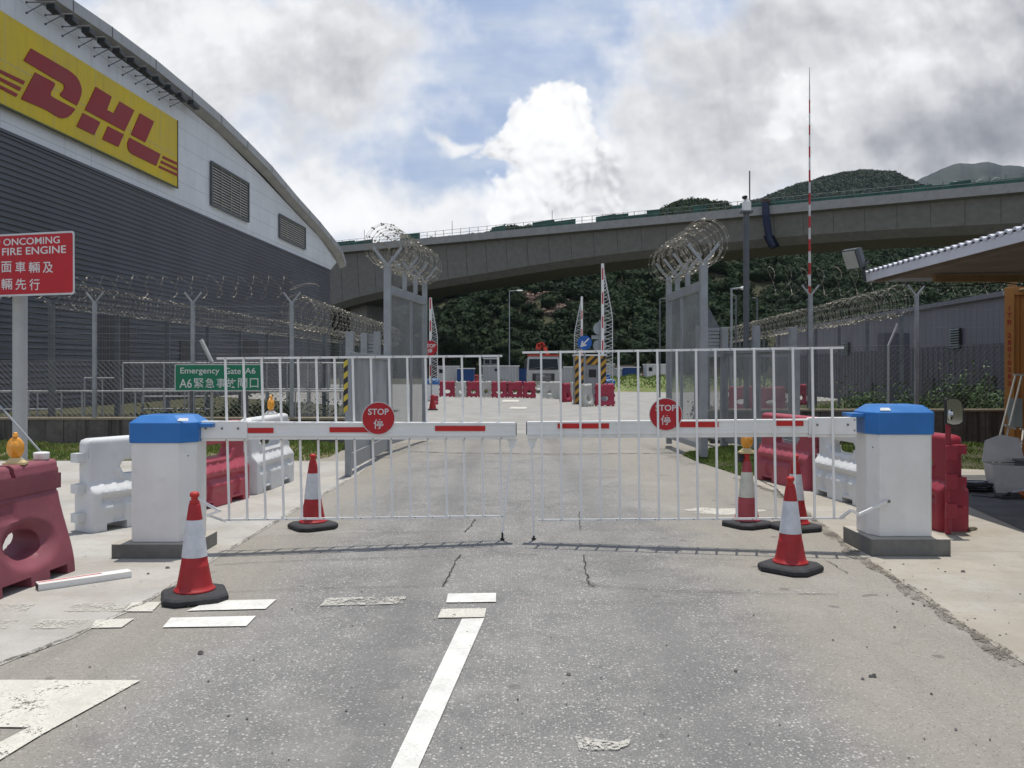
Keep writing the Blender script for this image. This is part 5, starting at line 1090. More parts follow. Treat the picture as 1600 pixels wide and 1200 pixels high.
# pinkish rock faces where the trees stop
ROCK = mat('pinkish_rock', (.25, .175, .14), .95, var=.3, vscale=.25, bump=.8, bscale=2, dirt=.4, dirtcol=(.10, .07, .05))
for i, (x, y, s_, nm) in enumerate(((845, 476, 3.4, 'reddish rock face bared on the wooded hillside in the middle of the slope'), (688, 548, 2.6, 'low pinkish rock outcrop on the slope behind the raised arm with the octagonal sign'), (1016, 466, 2.8, 'pale rock outcrop on the slope close to the tall gate leaf by the lawn'))):
    uu = (x - CX) / F; Yc = R0 + 4
    yl = np.linspace(R0, R1, 400); py_ = HY - (hill_z(uu, yl) - EYE) * F / yl; Yc = float(yl[np.argmin(np.abs(py_ - y))])
    mb = MB(); rr = random.Random(i)
    for k in range(14):
        ox, oy = rr.uniform(-2.0, 2.0) * s_, rr.uniform(-1.6, 1.6) * s_; zc = float(hill_z(np.array((uu * Yc + ox) / (Yc + oy)), np.array(Yc + oy))); q = s_ * rr.uniform(.35, .8)
        tv, tf = TPL[k % 6]; mb.add([(uu * Yc + ox + v[0] * q * 1.3, Yc + oy + v[1] * q, zc + .2 + v[2] * q * .9) for v in tv[:, :]], [tuple(int(a_) for a_ in f) for f in tf])
    c_ = Vector((uu * Yc, Yc, float(hill_z(np.array(uu), np.array(Yc))))); mb.v = [(v[0] - c_.x, v[1] - c_.y, v[2] - c_.z) for v in mb.v]; o = mb.build('rock_outcrop', ROCK, None, c_); tag(o, nm, 'rock')
# second hill and the far mountain
def far_hill(prof, R_near, R_far, name, m, seed, amp, jag=.06):
    u_ = np.array([(x - CX) / F for x, y in prof]); h_ = np.array([(HY - y) / F for x, y in prof]); uq = np.linspace(u_[0], u_[-1], 900); h_ = np.interp(uq, u_, h_) * (1 + jag * (fbm(uq * 11 + seed, uq * 0 + seed * 3.3, .45, 6) - .5)); u_ = uq; nu_, ny_ = 420, 46; U_ = np.linspace(u_[0], u_[-1], nu_); Yk = np.linspace(0, 1.3, ny_)
    A_, K_ = np.meshgrid(U_, Yk, indexing='ij'); Y_ = R_near + (R_far - R_near) * K_; H_ = np.interp(A_ + (fbm(A_ * 9, K_ * 3, 1.0, 3) - .5) * .05 * (1 - K_), u_, h_) * R_far
    Z_ = H_ * np.where(K_ < 1, np.sin(np.clip(K_, 0, 1) * math.pi / 2) ** 1.1, 1 - (K_ - 1)) + (fbm(A_ * Y_, Y_, R_far * .12, 5) - .5) * amp * np.clip(1 - np.abs(K_ - .55) * 2, 0, 1); Z_ = np.where(K_ == 0, -10, Z_)
    V_ = np.stack([A_ * Y_, Y_, Z_], -1).reshape(-1, 3); I, J = np.meshgrid(np.arange(nu_ - 1), np.arange(ny_ - 1), indexing='ij'); q = (I * ny_ + J).reshape(-1); F_ = np.stack([q, q + ny_, q + ny_ + 1, q + 1], 1)
    tag(np_mesh(name, V_, F_, m, True), kind='structure')
    return lambda uu, k: (uu * (R_near + (R_far - R_near) * k), R_near + (R_far - R_near) * k, np.interp(uu, u_, h_) * R_far * np.where(k < 1, np.sin(np.clip(k, 0, 1) * math.pi / 2) ** 1.1, 1 - (k - 1)))
M_FOR2 = forest_mat('far_forest_green', (.026, .047, .030), (.036, .062, .036), (.055, .080, .040), .012, .08)
f2 = far_hill([(1000, 420), (1161, 330), (1202, 314), (1255, 295), (1290, 285), (1319, 280), (1356, 278), (1394, 279), (1412, 288), (1450, 305), (1600, 360), (2300, 440)], 620, 950, 'hill', M_FOR2, 1, 30)
r = np.random.RandomState(5); n = 7000; u = r.uniform(.24, .62, n); k = .35 + .68 * r.rand(n) ** .6; X, Y, Z = f2(u, k); R_ = r.uniform(4, 8, n); forest('woodland', 'tree covered ridge with a lone flat topped tree on it, behind the mast', X, Y, Z + 0, R_, M_FOR2, seed=6)
f3 = far_hill([(1250, 430), (1400, 310), (1437, 290), (1469, 273), (1499, 263), (1544, 261), (1570, 267), (1600, 270), (1700, 290), (1900, 330), (2400, 430)], 1900, 2700, 'mountain', forest_mat('mountain_scrub', (.010, .022, .018), (.016, .030, .024), (.030, .042, .030), .004, .02), 2, 45, .05)
# lone flat topped tree on the ridge
p = at(1372, 273, 930); t = thing('lone_tree', 'lone flat topped tree standing up from the far ridge', 'tree', (p.x, p.y, p.z - 6))
mb = MB(); mb.tube([(p.x, p.y, p.z - 6), (p.x, p.y, p.z)], [.8, .4], 6); mb.tube([(p.x, p.y, p.z - 2), (p.x + 3, p.y, p.z)], .3, 5); mb.tube([(p.x, p.y, p.z - 2), (p.x - 3, p.y, p.z)], .3, 5); wpart(mb, 'trunk', mat('bark', (.08, .06, .045), .9), t)
mb = MB()
for k in range(10):
    tv, tf = TPL[k % 6]; ox, oy = (k - 4.5) * .95, math.sin(k * 2.2) * 1.5; mb.add([(p.x + ox + v[0] * 1.9, p.y + oy + v[1] * 1.9, p.z + .4 + v[2] * .9) for v in tv], [tuple(int(a_) for a_ in f) for f in tf])
wpart(mb, 'crown', M_FOR2, t)
# ------------------------------------------------------------------ grey sheds, canopy, container and what stands under it
SHED = mat('lilac_grey_shed', (.105, .103, .122), .55, var=.10, vscale=.6, dirt=.25, dirtcol=(.13, .12, .13), streak=.3); SHED2 = mat('pale_shed_band', (.165, .162, .185), .55, var=.08, vscale=.6, streak=.3)
SA, SB = (17.4, 30.0), (17.4 + .056 * 40, 70.0)
def sw(px, py): return on_wall(px, py, SA, SB)
t = thing('site_shed', 'long low lilac grey metal shed with louvre vents behind the wire fences', 'shed', (19, 50, 0)); SD = Vector((.056, 1, 0)).normalized(); SN = Vector((-1, .056, 0)).normalized()
S3 = lambda y, z, o=0.0: Vector((SA[0] + .056 * (y - SA[1]), y, z)) + SN * o
H_ = 4.2; zm = 2.55
mb = MB(); mb.plate([S3(24, zm), S3(62, zm), S3(62, H_), S3(24, H_)], -SN * .2); wpart(mb, 'upper_wall', SHED2, t)
mb = MB(); y = 24.0; rings = []; 
pts = []
while y < 62: pts += [(y, 0), (y + .22, 0), (y + .27, .05), (y + .40, .05), (y + .45, 0)]; y += .5
mb.loft([[S3(a, 0, o + .02) for a, o in pts], [S3(a, zm, o + .02) for a, o in pts]], close=False, caps=False); wpart(mb, 'ribbed_wall', SHED, t)
mb = MB(); mb.plate([S3(24, H_, .15), S3(62, H_, .15), S3(62, H_, -9), S3(24, H_, -9)], Vector((0, 0, .18))); wpart(mb, 'roof', SHED2, t)
for nm, y0, y1, z0, z1 in (('vent', 33.2, 34.0, 2.45, 3.25), ('vent', 38.6, 39.6, 2.4, 3.2), ('vent', 46, 47, 2.4, 3.1)):
    mb = MB(); mb.plate([S3(y0, z0, .06), S3(y1, z0, .06), S3(y1, z1, .06), S3(y0, z1, .06)], SN * .05); v_ = wpart(mb, 'vent', DARKIN, t); mb = MB()
    for k in range(8): z = z0 + (z1 - z0) * (k + .5) / 8; mb.plate([S3(y0, z - .035, .17), S3(y1, z - .035, .17), S3(y1, z + .03, .12), S3(y0, z + .03, .12)], SN * .01)
    wpart(mb, 'vent_blades', mat('vent_green', (.16, .18, .16), .6), v_)
for y0, y1, h in ((35.6, 36.6, 1.25), (39.8, 41.2, 1.9), (30.6, 31.6, 1.4), (42.6, 43.6, 1.0)):
    mb = MB(); mb.plate([S3(y0, .1, .08), S3(y1, .1, .08), S3(y1, h, .08), S3(y0, h, .08)], SN * .03); wpart(mb, 'door', mat('dark_shed_door', (.075, .07, .075), .6, var=.2), t)
mb = MB(); mb.box(14.6, 15.6, 33.4, 34.0, -.02, 3.05); tag(mb.build('switch_cabinet', mat('dark_grey_cabinet', (.10, .10, .115), .5)), 'dark grey upright cabinet in front of the lilac shed, seen beside the container', 'cabinet')
mb = MB(); mb.box(7, 40, 27.5, 27.8, -.02, .28); tag(mb.build('garden_kerb', concrete('kerb_concrete', (.30, .28, .24), (.4, .37, .33))), 'long pale concrete kerb across the lawn before the shed', 'kerb')
# shrubs behind the blackened wall
LEAFM = leafmat('shrub_leaves', (.035, .075, .016), (.06, .11, .024), (.10, .15, .035), 3)
def shrub(label, c, rx, ry, rz, n, leaf, seed, m=LEAFM, stem_h=.3):
    t = thing('shrub', label, 'shrub', c); r = np.random.RandomState(seed); mb = MB()
    for k in range(7): a = k * .9; mb.tube([(0.05 * math.cos(a), .05 * math.sin(a), 0), (rx * .5 * math.cos(a), ry * .5 * math.sin(a), rz * 1.0), (rx * .8 * math.cos(a), ry * .8 * math.sin(a), rz * 1.7)], [.018, .012, .005], 5)
    mb.build('stems', MT.get('bark'), t)
    P_ = r.randn(n, 3); P_ /= np.linalg.norm(P_, axis=1)[:, None]; cl = np.exp(2.5 * np.sin(P_[:, 0] * 4 + seed) * np.sin(P_[:, 1] * 5) * .35); P_ *= (r.rand(n) ** .45 * .85 * cl)[:, None] * np.array([rx, ry, rz]); P_[:, 2] += rz + .05
    P_ = P_[P_[:, 2] > 0]; n = len(P_); d1 = r.randn(n, 3); d1 /= np.linalg.norm(d1, axis=1)[:, None]; d2 = np.cross(d1, r.randn(n, 3)); d2 /= np.linalg.norm(d2, axis=1)[:, None]; L_ = leaf * r.uniform(.6, 1.2, n)[:, None]
    V_ = np.stack([P_ - d1 * L_, P_ + d2 * L_ * .4, P_ + d1 * L_, P_ - d2 * L_ * .4], 1).reshape(-1, 3); V_[:, 2] = np.maximum(V_[:, 2], .01); F_ = np.arange(n * 4).reshape(-1, 4); o = np_mesh('foliage', V_, F_, m); o.parent = t; return t
for i, (px, Y, h, w, lb) in enumerate(((1505, 20.6, .75, .8, 'leafy bush rising above the blackened wall beside the mirror'), (1540, 21.4, .55, .7, 'smaller bush above the blackened wall next to the orange container'), (1428, 21.2, .50, .7, 'bush above the wall directly behind the second tall fence post, beside the cabinet cap'), (1350, 24, .5, .8, 'low bush between the mast and the thin bent pole'),
        (380, 20.2, .42, 1.3, 'dark weedy bush behind the fence under the green sign'), (438, 20.4, .42, 1.2, 'dark weedy bush behind the lamp and the corner fence post'), (255, 20.5, .30, 1.0, 'low dark weeds behind the brown wall above the barrier cabinet'), (1118, 21.0, .35, .6, 'small weeds behind the slatted gate near the lawn'))):
    shrub(lb, (fx(px, Y), Y, 0), w, .5, h, 2200, .055, i, LEAFM if i < 4 else leafmat('dark_leaves', (.02, .038, .014), (.03, .05, .018), (.05, .07, .025), 3) if 'dark_leaves' not in bpy.data.materials else bpy.data.materials['dark_leaves'])
# canopy: corrugated roof on the orange container
CANW = mat('white_corrugated_edge', (.60, .61, .66), .45, var=.06, vscale=2, dirt=.15, dirtcol=(.40, .40, .40), streak=.2); CANB = mat('brown_plywood_ceiling', (.15, .12, .095), .85, var=.2, vscale=1.5, streak=.3, dirtcol=(.07, .045, .03)); OCHRE = mat('ochre_steel', (.22, .14, .06), .55, var=.15, vscale=3, dirt=.3, dirtcol=(.14, .08, .03))
ct = thing('canopy', 'lean to canopy with a white corrugated edge and a brown ceiling over the container', 'canopy', (8, 10, 0))
c0 = Vector((5.19, 12.5, 0)); c1 = Vector((5.02, 3.0, 0)); zc = 3.04
mb = MB(); N = 74; top = []; n_ = N * 4
def corr(y): return .022 * math.sin(2 * math.pi * y / .16)
ylist = np.linspace(12.5, 3.0, 480)
ra = [Vector((5.02 + .17 * (y - 3) / 9.5, y, zc + .0 + max(-.008, corr(y)))) for y in ylist]; rb = [Vector((14.0, y, zc + .35 + max(-.008, corr(y)))) for y in ylist]
mb.loft([ra, rb], close=False, caps=False); rc = [p - Vector((0, 0, .03)) for p in ra]; mb.loft([rc, ra], close=False, caps=False); wpart(mb, 'corrugated_roof', CANW, ct)
mb = MB(); mb.plate([(5.20, 12.52, zc - .03), (5.03, 3.0, zc - .03), (5.03, 3.0, zc - .145), (5.20, 12.52, zc - .145)], (.02, 0, 0)); mb.plate([(5.20, 12.52, zc - .03), (14, 12.52, zc + .3), (14, 12.52, zc - .05), (5.20, 12.52, zc - .145)], (0, -.02, 0)); wpart(mb, 'fascia', CANW, ct)
mb = MB(); mb.add([(5.24, 12.45, zc - .10), (13.9, 12.45, zc - .02), (13.9, 3.0, zc - .02), (5.06, 3.0, zc - .10)], [(0, 1, 2, 3)]); wpart(mb, 'ceiling', CANB, ct)
for y in (11.9, 9.6, 7.2, 4.8): mb = MB(); mb.box(5.9, 13.8, y - .04, y + .04, zc - .21, zc - .115); wpart(mb, 'beam', OCHRE, ct)
mb = MB(); mb.box(5.28, 5.36, 3.1, 12.4, zc - .17, zc - .10); wpart(mb, 'edge_batten', CANB, ct)
mb = MB(); mb.box(8.24, 8.34, 14.06, 14.16, 2.9, 3.05); mb.tube([(8.3, 14.1, 2.9), (8.3, 12.4, 2.93)], .03, 6); wpart(mb, 'strut', OCHRE, ct)
mb = MB(); pts = [Vector((5.6 + .5 * k, 12.35, zc - .17 - .07 * math.sin(k * 1.1) ** 2)) for k in range(9)]; mb.tube(pts, .008, 5); wpart(mb, 'sagging_cable', RUBBER, ct)
# floodlight at the canopy corner
t = thing('floodlight', 'dark floodlight with a pale glass front bracketed to the canopy corner', 'floodlight', tuple(at(1352, 425, 12.4)))
b = at(1333, 404, 12.4); mb = MB(); ax = Vector((-.9, -.25, -.15)).normalized(); mb2 = MB()
R3 = Matrix.Rotation(math.radians(28), 4, 'Z') @ Matrix.Rotation(math.radians(-24), 4, 'Y')
def rp3(x, y, z): v = R3 @ Vector((x * .9, y * .72, z * .78)); return b + v
mb.loft([[rp3(-.06, y, z) for y, z in ((-.17, -.19), (.17, -.19), (.17, .19), (-.17, .19))], [rp3(.02, y, z) for y, z in ((-.17, -.19), (.17, -.19), (.17, .19), (-.17, .19))], [rp3(.17, y, z) for y, z in ((-.10, -.12), (.10, -.12), (.10, .14), (-.10, .14))]]); wpart(mb, 'housing', LAMPB, t, .008)
mb = MB(); mb.plate([rp3(-.064, y, z) for y, z in ((-.15, -.17), (.15, -.17), (.15, .17), (-.15, .17))], R3 @ Vector((-.006, 0, 0))); wpart(mb, 'glass_front', mat('pale_lamp_glass', (.32, .34, .31), .15, spec=.6), t)
mb = MB(); mb.bar(at(1345, 418, 12.4), at(1363, 421, 12.4), .03, .03); mb.bar(at(1347, 404, 12.4), at(1352, 440, 12.4), .03, .03); mb.bar(at(1350, 415, 12.4), at(1358, 409, 12.4), .03, .03); wpart(mb, 'bracket', LAMPB, t)
# container
ORG = mat('orange_container_paint', (.31, .115, .015), .5, var=.10, vscale=2, dirt=.3, dirtcol=(.16, .07, .02), streak=.4, spec=.4); ORGP = mat('orange_post_paint', (.34, .145, .03), .5, var=.1, vscale=2, dirt=.25, dirtcol=(.17, .08, .03))
xc = 8.10; t = thing('shipping_container', 'orange shipping container with a red number running down its corner post', 'container', (xc, 14, 0)); z0, z1 = .12, 2.95
for x, y in ((xc, 14), (xc + 2.4, 14), (xc, 20), (xc + 2.4, 20)): mb = MB(); mb.box(x - .0, x + .14, y, y + .12, z0, z1); wpart(mb, 'corner_post', ORGP, t, .004)
mb = MB(); pr_ = []; y = 14.14
x = xc + .14
pr_ = []
while x < xc + 2.38: pr_ += [(x, 14.06), (x + .07, 14.06), (x + .09, 14.09), (x + .16, 14.09), (x + .18, 14.06)]; x += .20
mb.loft([[Vector((a, b_, z0 + .12)) for a, b_ in pr_], [Vector((a, b_, z1 - .12)) for a, b_ in pr_]], close=False, caps=False)
y = 14.12; pr_ = []
while y < 20: pr_ += [(xc + .05, y), (xc + .05, y + .07), (xc + .02, y + .10), (xc + .02, y + .17), (xc + .05, y + .20)]; y += .24
mb.loft([[Vector((a, b_, z1 - .12)) for a, b_ in pr_], [Vector((a, b_, z0 + .12)) for a, b_ in pr_]], close=False, caps=False); wpart(mb, 'corrugated_wall', ORG, t)
mb = MB(); mb.box(xc, xc + 2.54, 14.01, 14.12, z0, z0 + .12); mb.box(xc, xc + 2.54, 14.01, 14.12, z1 - .12, z1); mb.box(xc + .01, xc + .1, 14.12, 20, z0, z0 + .13); mb.box(xc + .01, xc + .1, 14.12, 20, z1 - .12, z1 - .002); wpart(mb, 'rail', ORGP, t)
mb = MB(); mb.box(xc + .05, xc + 2.5, 14.05, 20.1, z1 - .05, z1 + .01); wpart(mb, 'container_roof', ORG, t)
mb = MB(); mb.box(xc + .1, xc + 2.5, 14.1, 20, -.01, z0 + .02); wpart(mb, 'skid', RUBBER, t); box_t = t
mb = MB(); s_ = 'ITB 28010383'; zt_ = at(0, 477, 14).z; dz = (at(0, 477, 14).z - at(0, 600, 14).z) / 11.6
for k, ch in enumerate(s_):
    if ch != ' ': put_text(mb, ch, .1, (xc + .070, 13.997, zt_ - dz * (k + .85)), (1, 0, 0), (0, 0, 1), height=dz * .72, center=True, bold=.004)
wpart(mb, 'container_number', mat('container_red', (.28, .02, .015), .6), t); t.rotation_euler.z = math.radians(-31)
mb = MB(); q = at(1588, 646, 13.75); mb.box(q.x - .08, q.x + .07, 13.70, 13.86, q.z - .22, q.z + .24); tag(mb.build('junction_box', mat('grey_box_steel', (.20, .22, .21), .5, metal=.2)), 'small grey metal box fixed to the orange container behind the ladder', 'box')
# A-frame ladder, plastic bin, cables and tools under the canopy
t = thing('step_ladder', 'pale metal frame ladder leaning in front of the orange container', 'ladder', tuple(at(1555, 748, 12.2)))
PIPE = mat('ladder_pipe', (.42, .40, .35), .45, metal=.3, var=.12)
for a_, b_ in (((1587, 585), (1545, 748)), ((1597, 585), (1555, 752)), ((1599, 671), (1593, 716))): mb = MB(); mb.tube([at(*a_, 12.6), at(*b_, 12.2)], .014, 8); wpart(mb, 'rail', PIPE, t)
for a_, b_ in (((1583, 585), (1600, 586)), ((1541, 744), (1557, 750)), ((1570, 664), (1587, 670)), ((1594, 670), (1606, 672))): mb = MB(); mb.bar(at(*a_, 12.4), at(*b_, 12.4), .03, .025); wpart(mb, 'rung', PIPE, t)
BIN = mat('grey_translucent_plastic', (.50, .48, .46), .5, var=.08, vscale=4, dirt=.25, dirtcol=(.18, .165, .15))
c = at(1576, 770, 11.1); t = thing('plastic_bin', 'large pale grey plastic bin with its lid open, in front of the container', 'bin', (c.x, c.y, .009), math.radians(-12))
mb = MB(); mb.loft([[(x, y, 0.0) for x, y in ((-.20, -.16), (.20, -.16), (.20, .16), (-.20, .16))], [(x, y, .36) for x, y in ((-.25, -.19), (.25, -.19), (.25, .19), (-.25, .19))], [(x, y, .36) for x, y in ((-.235, -.175), (.235, -.175), (.235, .175), (-.235, .175))], [(x, y, .06) for x, y in ((-.19, -.15), (.19, -.15), (.19, .15), (-.19, .15))]]); mb.build('tub', BIN, t, bevel=.006)
mb = MB(); mb.plate([(-.26, .19, .37), (.26, .19, .37), (.24, .34, .68), (.02, .36, .72), (-.18, .33, .64)], (0, .012, 0)); mb.build('lid', BIN, t)
c = at(1625, 772, 11.0); t = thing('plastic_bin', 'darker grey bin standing behind the pale bin at the picture edge', 'bin', (c.x, c.y, .009), .2); mb = MB(); mb.box(-.22, .22, -.18, .18, 0, .42); mb.box(-.24, .24, -.20, .20, .40, .43); mb.build('tub', mat('mauve_grey_plastic', (.12, .11, .12), .6), t, bevel=.01)
c = G(1524, 768); rr = random.Random(9); t = thing('cable_pile', 'flat pile of black cables and blue grey sheets on the shaded ground', 'cable pile', (c.x, c.y, .009))
mb = MB()
for k in range(26):
    a0 = rr.uniform(0, 6.28); R1_, R2_ = rr.uniform(.12, .30), rr.uniform(.10, .22); zz = .012 + .004 * k; mb.tube([(R1_ * math.cos(a0 + j * .4) + rr.uniform(-.012, .012), R2_ * math.sin(a0 + j * .4), zz + rr.uniform(-.004, .008)) for j in range(rr.randint(8, 16))], .008, 5)
mb.build('cables', RUBBER, t)
mb = MB(); mb.plate([(-.26, -.10, .065), (.05, -.16, .06), (.30, .0, .075), (.12, .15, .08), (-.18, .12, .07)], (0, 0, .022)); mb.plate([(-.10, -.05, .095), (.14, -.02, .10), (.10, .1, .10), (-.12, .07, .10)], (0, 0, .02)); mb.build('folded_sheet', mat('blue_grey_sheet', (.13, .15, .19), .5, var=.2, vscale=8), t)
mb = MB(); mb.tube([G(1543, 757) + Vector((0, 0, .03)), G(1555, 750) + Vector((0, 0, .06))], .018, 8); tag(mb.build('white_tube', WHITE), 'short white tube lying beside the cable pile', 'tube')
c = G(1585, 780); t = thing('power_tool', 'black power tool with an orange body and a steel shaft, lying on the ground', 'power tool', (c.x, c.y, .009))
mb = MB(); mb.box(-.20, .02, -.08, .08, 0, .035); mb.tube([(-.18, -.05, .03), (-.05, .02, .06), (.05, -.02, .05)], .018, 6); mb.ball((.0, -.02, .04), .07, .05, .04, 10, 6); mb.build('tool_body', RUBBER, t)
mb = MB(); mb.ball((.12, .0, .05), .09, .055, .045, 12, 8); mb.build('motor_case', mat('tool_orange', (.30, .08, .02), .5), t)
mb = MB(); mb.tube([(-.02, .03, .07), (.32, .10, .11)], .022, 10); mb.build('shaft', mat('bright_steel', (.55, .58, .62), .3, metal=.5), t)
mb = MB(); mb.tube([G(*q) + Vector((0, 0, .012)) for q in ((1518, 776), (1535, 777), (1550, 779), (1568, 776), (1580, 778))], .007, 5); tag(mb.build('loose_cable', RUBBER), 'thin black cable trailing over the shaded ground to the tool', 'cable')
mb = MB(); mb.tube([G(*q) + Vector((0, 0, .014)) for q in ((1500, 831), (1508, 829), (1516, 831), (1522, 829), (1512, 826), (1503, 827))], .01, 6); mb.ball(tuple(G(1520, 829) + Vector((0, 0, .02))), .05, .02, .02, 8, 5); tag(mb.build('strap', mat('brown_strap', (.14, .12, .09), .8)), 'brown strap lying on the concrete beside the dark red barrier foot', 'strap')
# vehicle mirror on the pole in the barrier's lugs
t = thing('mirror_post', 'black framed lorry mirror on a dark red pole beside the barrier cabinet', 'mirror', (at(1483, 700, 8.25).x, 8.25, 0))
x = t.location.x; DR = MT['deep_red_plastic']; mb = MB(); mb.tube([(x, 8.27, .01), (x, 8.27, at(0, 662, 8.27).z)], [.030, .024], 12); wpart(mb, 'pole', DR, t)
for z in (.24, .52, .80): mb = MB(); mb.box(x - .05, x + .06, 8.20, 8.235, z - .07, z + .07); mb.box(x + .03, x + .06, 8.2355, 8.32, z - .05, z + .05); wpart(mb, 'lug', DR, t, .006)
mo = [(-.085, -.17), (-.02, -.20), (.05, -.19), (.085, -.15), (.088, .05), (.07, .14), (.03, .19), (-.06, .195), (-.09, .17)]
q = at(1490, 643, 8.2); sc_ = .98; sv_ = .68
mb = MB(); mb.plate([(q.x + a_ * sc_, q.y - .02, q.z + b_ * sv_) for a_, b_ in mo], (0, .03, 0)); mb.ball((q.x, q.y + .02, q.z), .055, .04, .12, 12, 8); wpart(mb, 'mirror_shell', RUBBER, t)
gl = bpy.data.materials.new('mirror_glass'); gl.use_nodes = True; b_ = gl.node_tree.nodes['Principled BSDF']; b_.inputs['Base Color'].default_value = (.42, .43, .43, 1); b_.inputs['Metallic'].default_value = 1; b_.inputs['Roughness'].default_value = .06
mb = MB(); mb.plate([(q.x + a_ * sc_ * .88, q.y - .0215, q.z + b_2 * sv_ * .92) for a_, b_2 in mo], (.0, -.002, .0)); wpart(mb, 'mirror_glass', gl, t)
mb = MB(); mb.ball((q.x - .045, q.y - .028, q.z - .03), .028, .012, .055, 14, 10); wpart(mb, 'blind_spot_mirror', gl, t)
# ------------------------------------------------------------------ mast, camera pole, lamp posts
t = thing('radio_mast', 'very thin red and white striped mast ending in a fine whip', 'mast', (fx(1265, 19.4), 19.4, 0)); x, y = t.location.x, 19.4
mb = MB(); mb.tube([(x, y, 0), (x, y, at(0, 466, y).z)], .055, 12); wpart(mb, 'pole', GALVD, t)
MR = mat('mast_red', (.42, .03, .03), .5); MW = mat('mast_white', (.58, .57, .55), .5)
zs = [at(0, yy, y).z for yy in (466, 447, 429, 411, 393, 374, 356, 338, 320, 302, 285, 266, 246, 229, 211, 195, 177, 156, 137)]
mb = MB()
for k in range(len(zs) - 1): mb.cur = k % 2; r_ = .032 - .001 * k; mb.tube([(x, y, zs[k]), (x, y, zs[k + 1])], r_, 8)
wpart(mb, 'striped_tube', [MR, MW], t)
mb = MB(); mb.tube([(x, y, zs[-1]), (x, y, at(0, 105, y).z)], [.011, .005], 6); wpart(mb, 'whip', GALV, t)
t = thing('camera_pole', 'dark pole carrying a white security camera box in front of the bridge', 'camera pole', (fx(1166, 25), 25, 0)); x, y = t.location.x, 25
zt_ = at(0, 333, y).z; mb = MB(); mb.tube([(x, y, -.01), (x, y, zt_)], .085, 14); mb.box(x - .17, x + .17, y - .12, y + .12, zt_, zt_ + .06); wpart(mb, 'pole', mat('dark_pole', (.105, .11, .12), .55, metal=.2), t)
mb = MB(); mb.box(x - .10, x + .12, y - .1, y + .1, zt_ + .06, zt_ + .30); mb.loft([[(x - .1, y - .1, zt_ + .30), (x + .12, y - .1, zt_ + .30), (x + .12, y + .1, zt_ + .30), (x - .1, y + .1, zt_ + .30)], [(x - .05, y - .06, zt_ + .42), (x + .06, y - .06, zt_ + .42), (x + .06, y + .06, zt_ + .42), (x - .05, y + .06, zt_ + .42)]]); wpart(mb, 'camera_housing', WHITE, t, .01)
mb = MB(); mb.tube([(x - .05, y - .14, zt_ + .44), (x - .07, y + .02, zt_ + .46)], .055, 10); wpart(mb, 'camera_lens', RUBBER, t)
mb = MB(); mb.tube([(x + .10, y, zt_), (x + .10, y, at(0, 267, y).z)], .02, 6); wpart(mb, 'rod', GALVD, t)
def lamp_post(label, px, ytop, Y, arm, m=GALV, r=.07):
    t = thing('street_lamp', label, 'street lamp', (fx(px, Y), Y, 0)); x = t.location.x; z = at(0, ytop, Y).z; mb = MB(); mb.tube([(x, Y, -.01), (x, Y, z)], [r, r * .6], 10); wpart(mb, 'pole', m, t)
    mb = MB(); mb.tube([(x, Y, z - .05), (x + arm * .6, Y, z)], r * .5, 8); wpart(mb, 'arm', m, t); mb = MB(); mb.ball((x + arm * .82, Y, z), abs(arm) * .28, .16, .09, 12, 6); wpart(mb, 'lamp_head', WHITE, t)
lamp_post('tall street lamp standing alone before the wooded hillside', 796, 454, 95, 1.4)
lamp_post('street lamp with a short arm over the fence between the lawn gate and camera pole', 1143, 450, 42, .75, GALV, .08)
for px, ytop, Y, lb in ((1150, 462, 44, 'thin pale pole just beside the short armed street lamp'), (1183, 466, 46, 'thin pale pole close by the camera pole on the hill side'), (1031, 467, 50, 'thin crooked topped pole seen beside the tall gate leaf')):
    x = fx(px, Y); z = at(0, ytop, Y).z; mb = MB(); mb.tube([(x, Y, -.01), (x, Y, z), (x + (.35 if px == 1031 else -.25), Y, z + .02)], .045, 8); tag(mb.build('thin_pole', GALVD), lb, 'pole')
mb = MB(); q = at(1117, 500, 33); mb.plate([at(1106, 478, 33), at(1127, 517, 33), at(1106, 517, 33)], (0, .1, 0)); mb.bar(at(1107, 520, 33), at(1107, 578 + 60, 33), .1, .1); tag(mb.build('gusset_panel', GALVD), 'grey triangular steel panel standing behind the tall gate leaf', 'panel')
# ------------------------------------------------------------------ far yard: barriers, booth, raised arms, lorry, cabins
PBR = water_barrier_mesh('oval', 1.0, .95, 26, 20); PBS = water_barrier_mesh('slot', 1.0, .95, 26, 20)
def far_bar(label, px0, px1, yb, m, grp='water barriers across the far yard', deg=0, H=.95, style='oval', src={}):
    Y = EYE * F / (yb - HY); x0, x1 = fx(px0, Y), fx(px1, Y); key = (style, m.name)
    if key not in src:
        mb = MB(); tpl = PBR if style == 'oval' else PBS; mb.v = list(tpl.v); mb.f = list(tpl.f); mb.mi = list(tpl.mi); mb.sm = list(tpl.sm); o = mb.build('water_barrier', m); src[key] = o
    else: o = src[key].copy(); COL.objects.link(o)
    c = math.cos(math.radians(deg)); o.location = ((x0 + x1) / 2, Y + .2, -.008); o.rotation_euler = (0, 0, math.radians(deg)); o.scale = ((x1 - x0) / max(c, .3) * .97, .8, H / .95); return tag(o, label, 'water barrier', grp)
PCR = mat('crimson_plastic', (.33, .028, .055), .5, var=.12, dirt=.2, dirtcol=(.4, .12, .14)); PW = PWHITE2
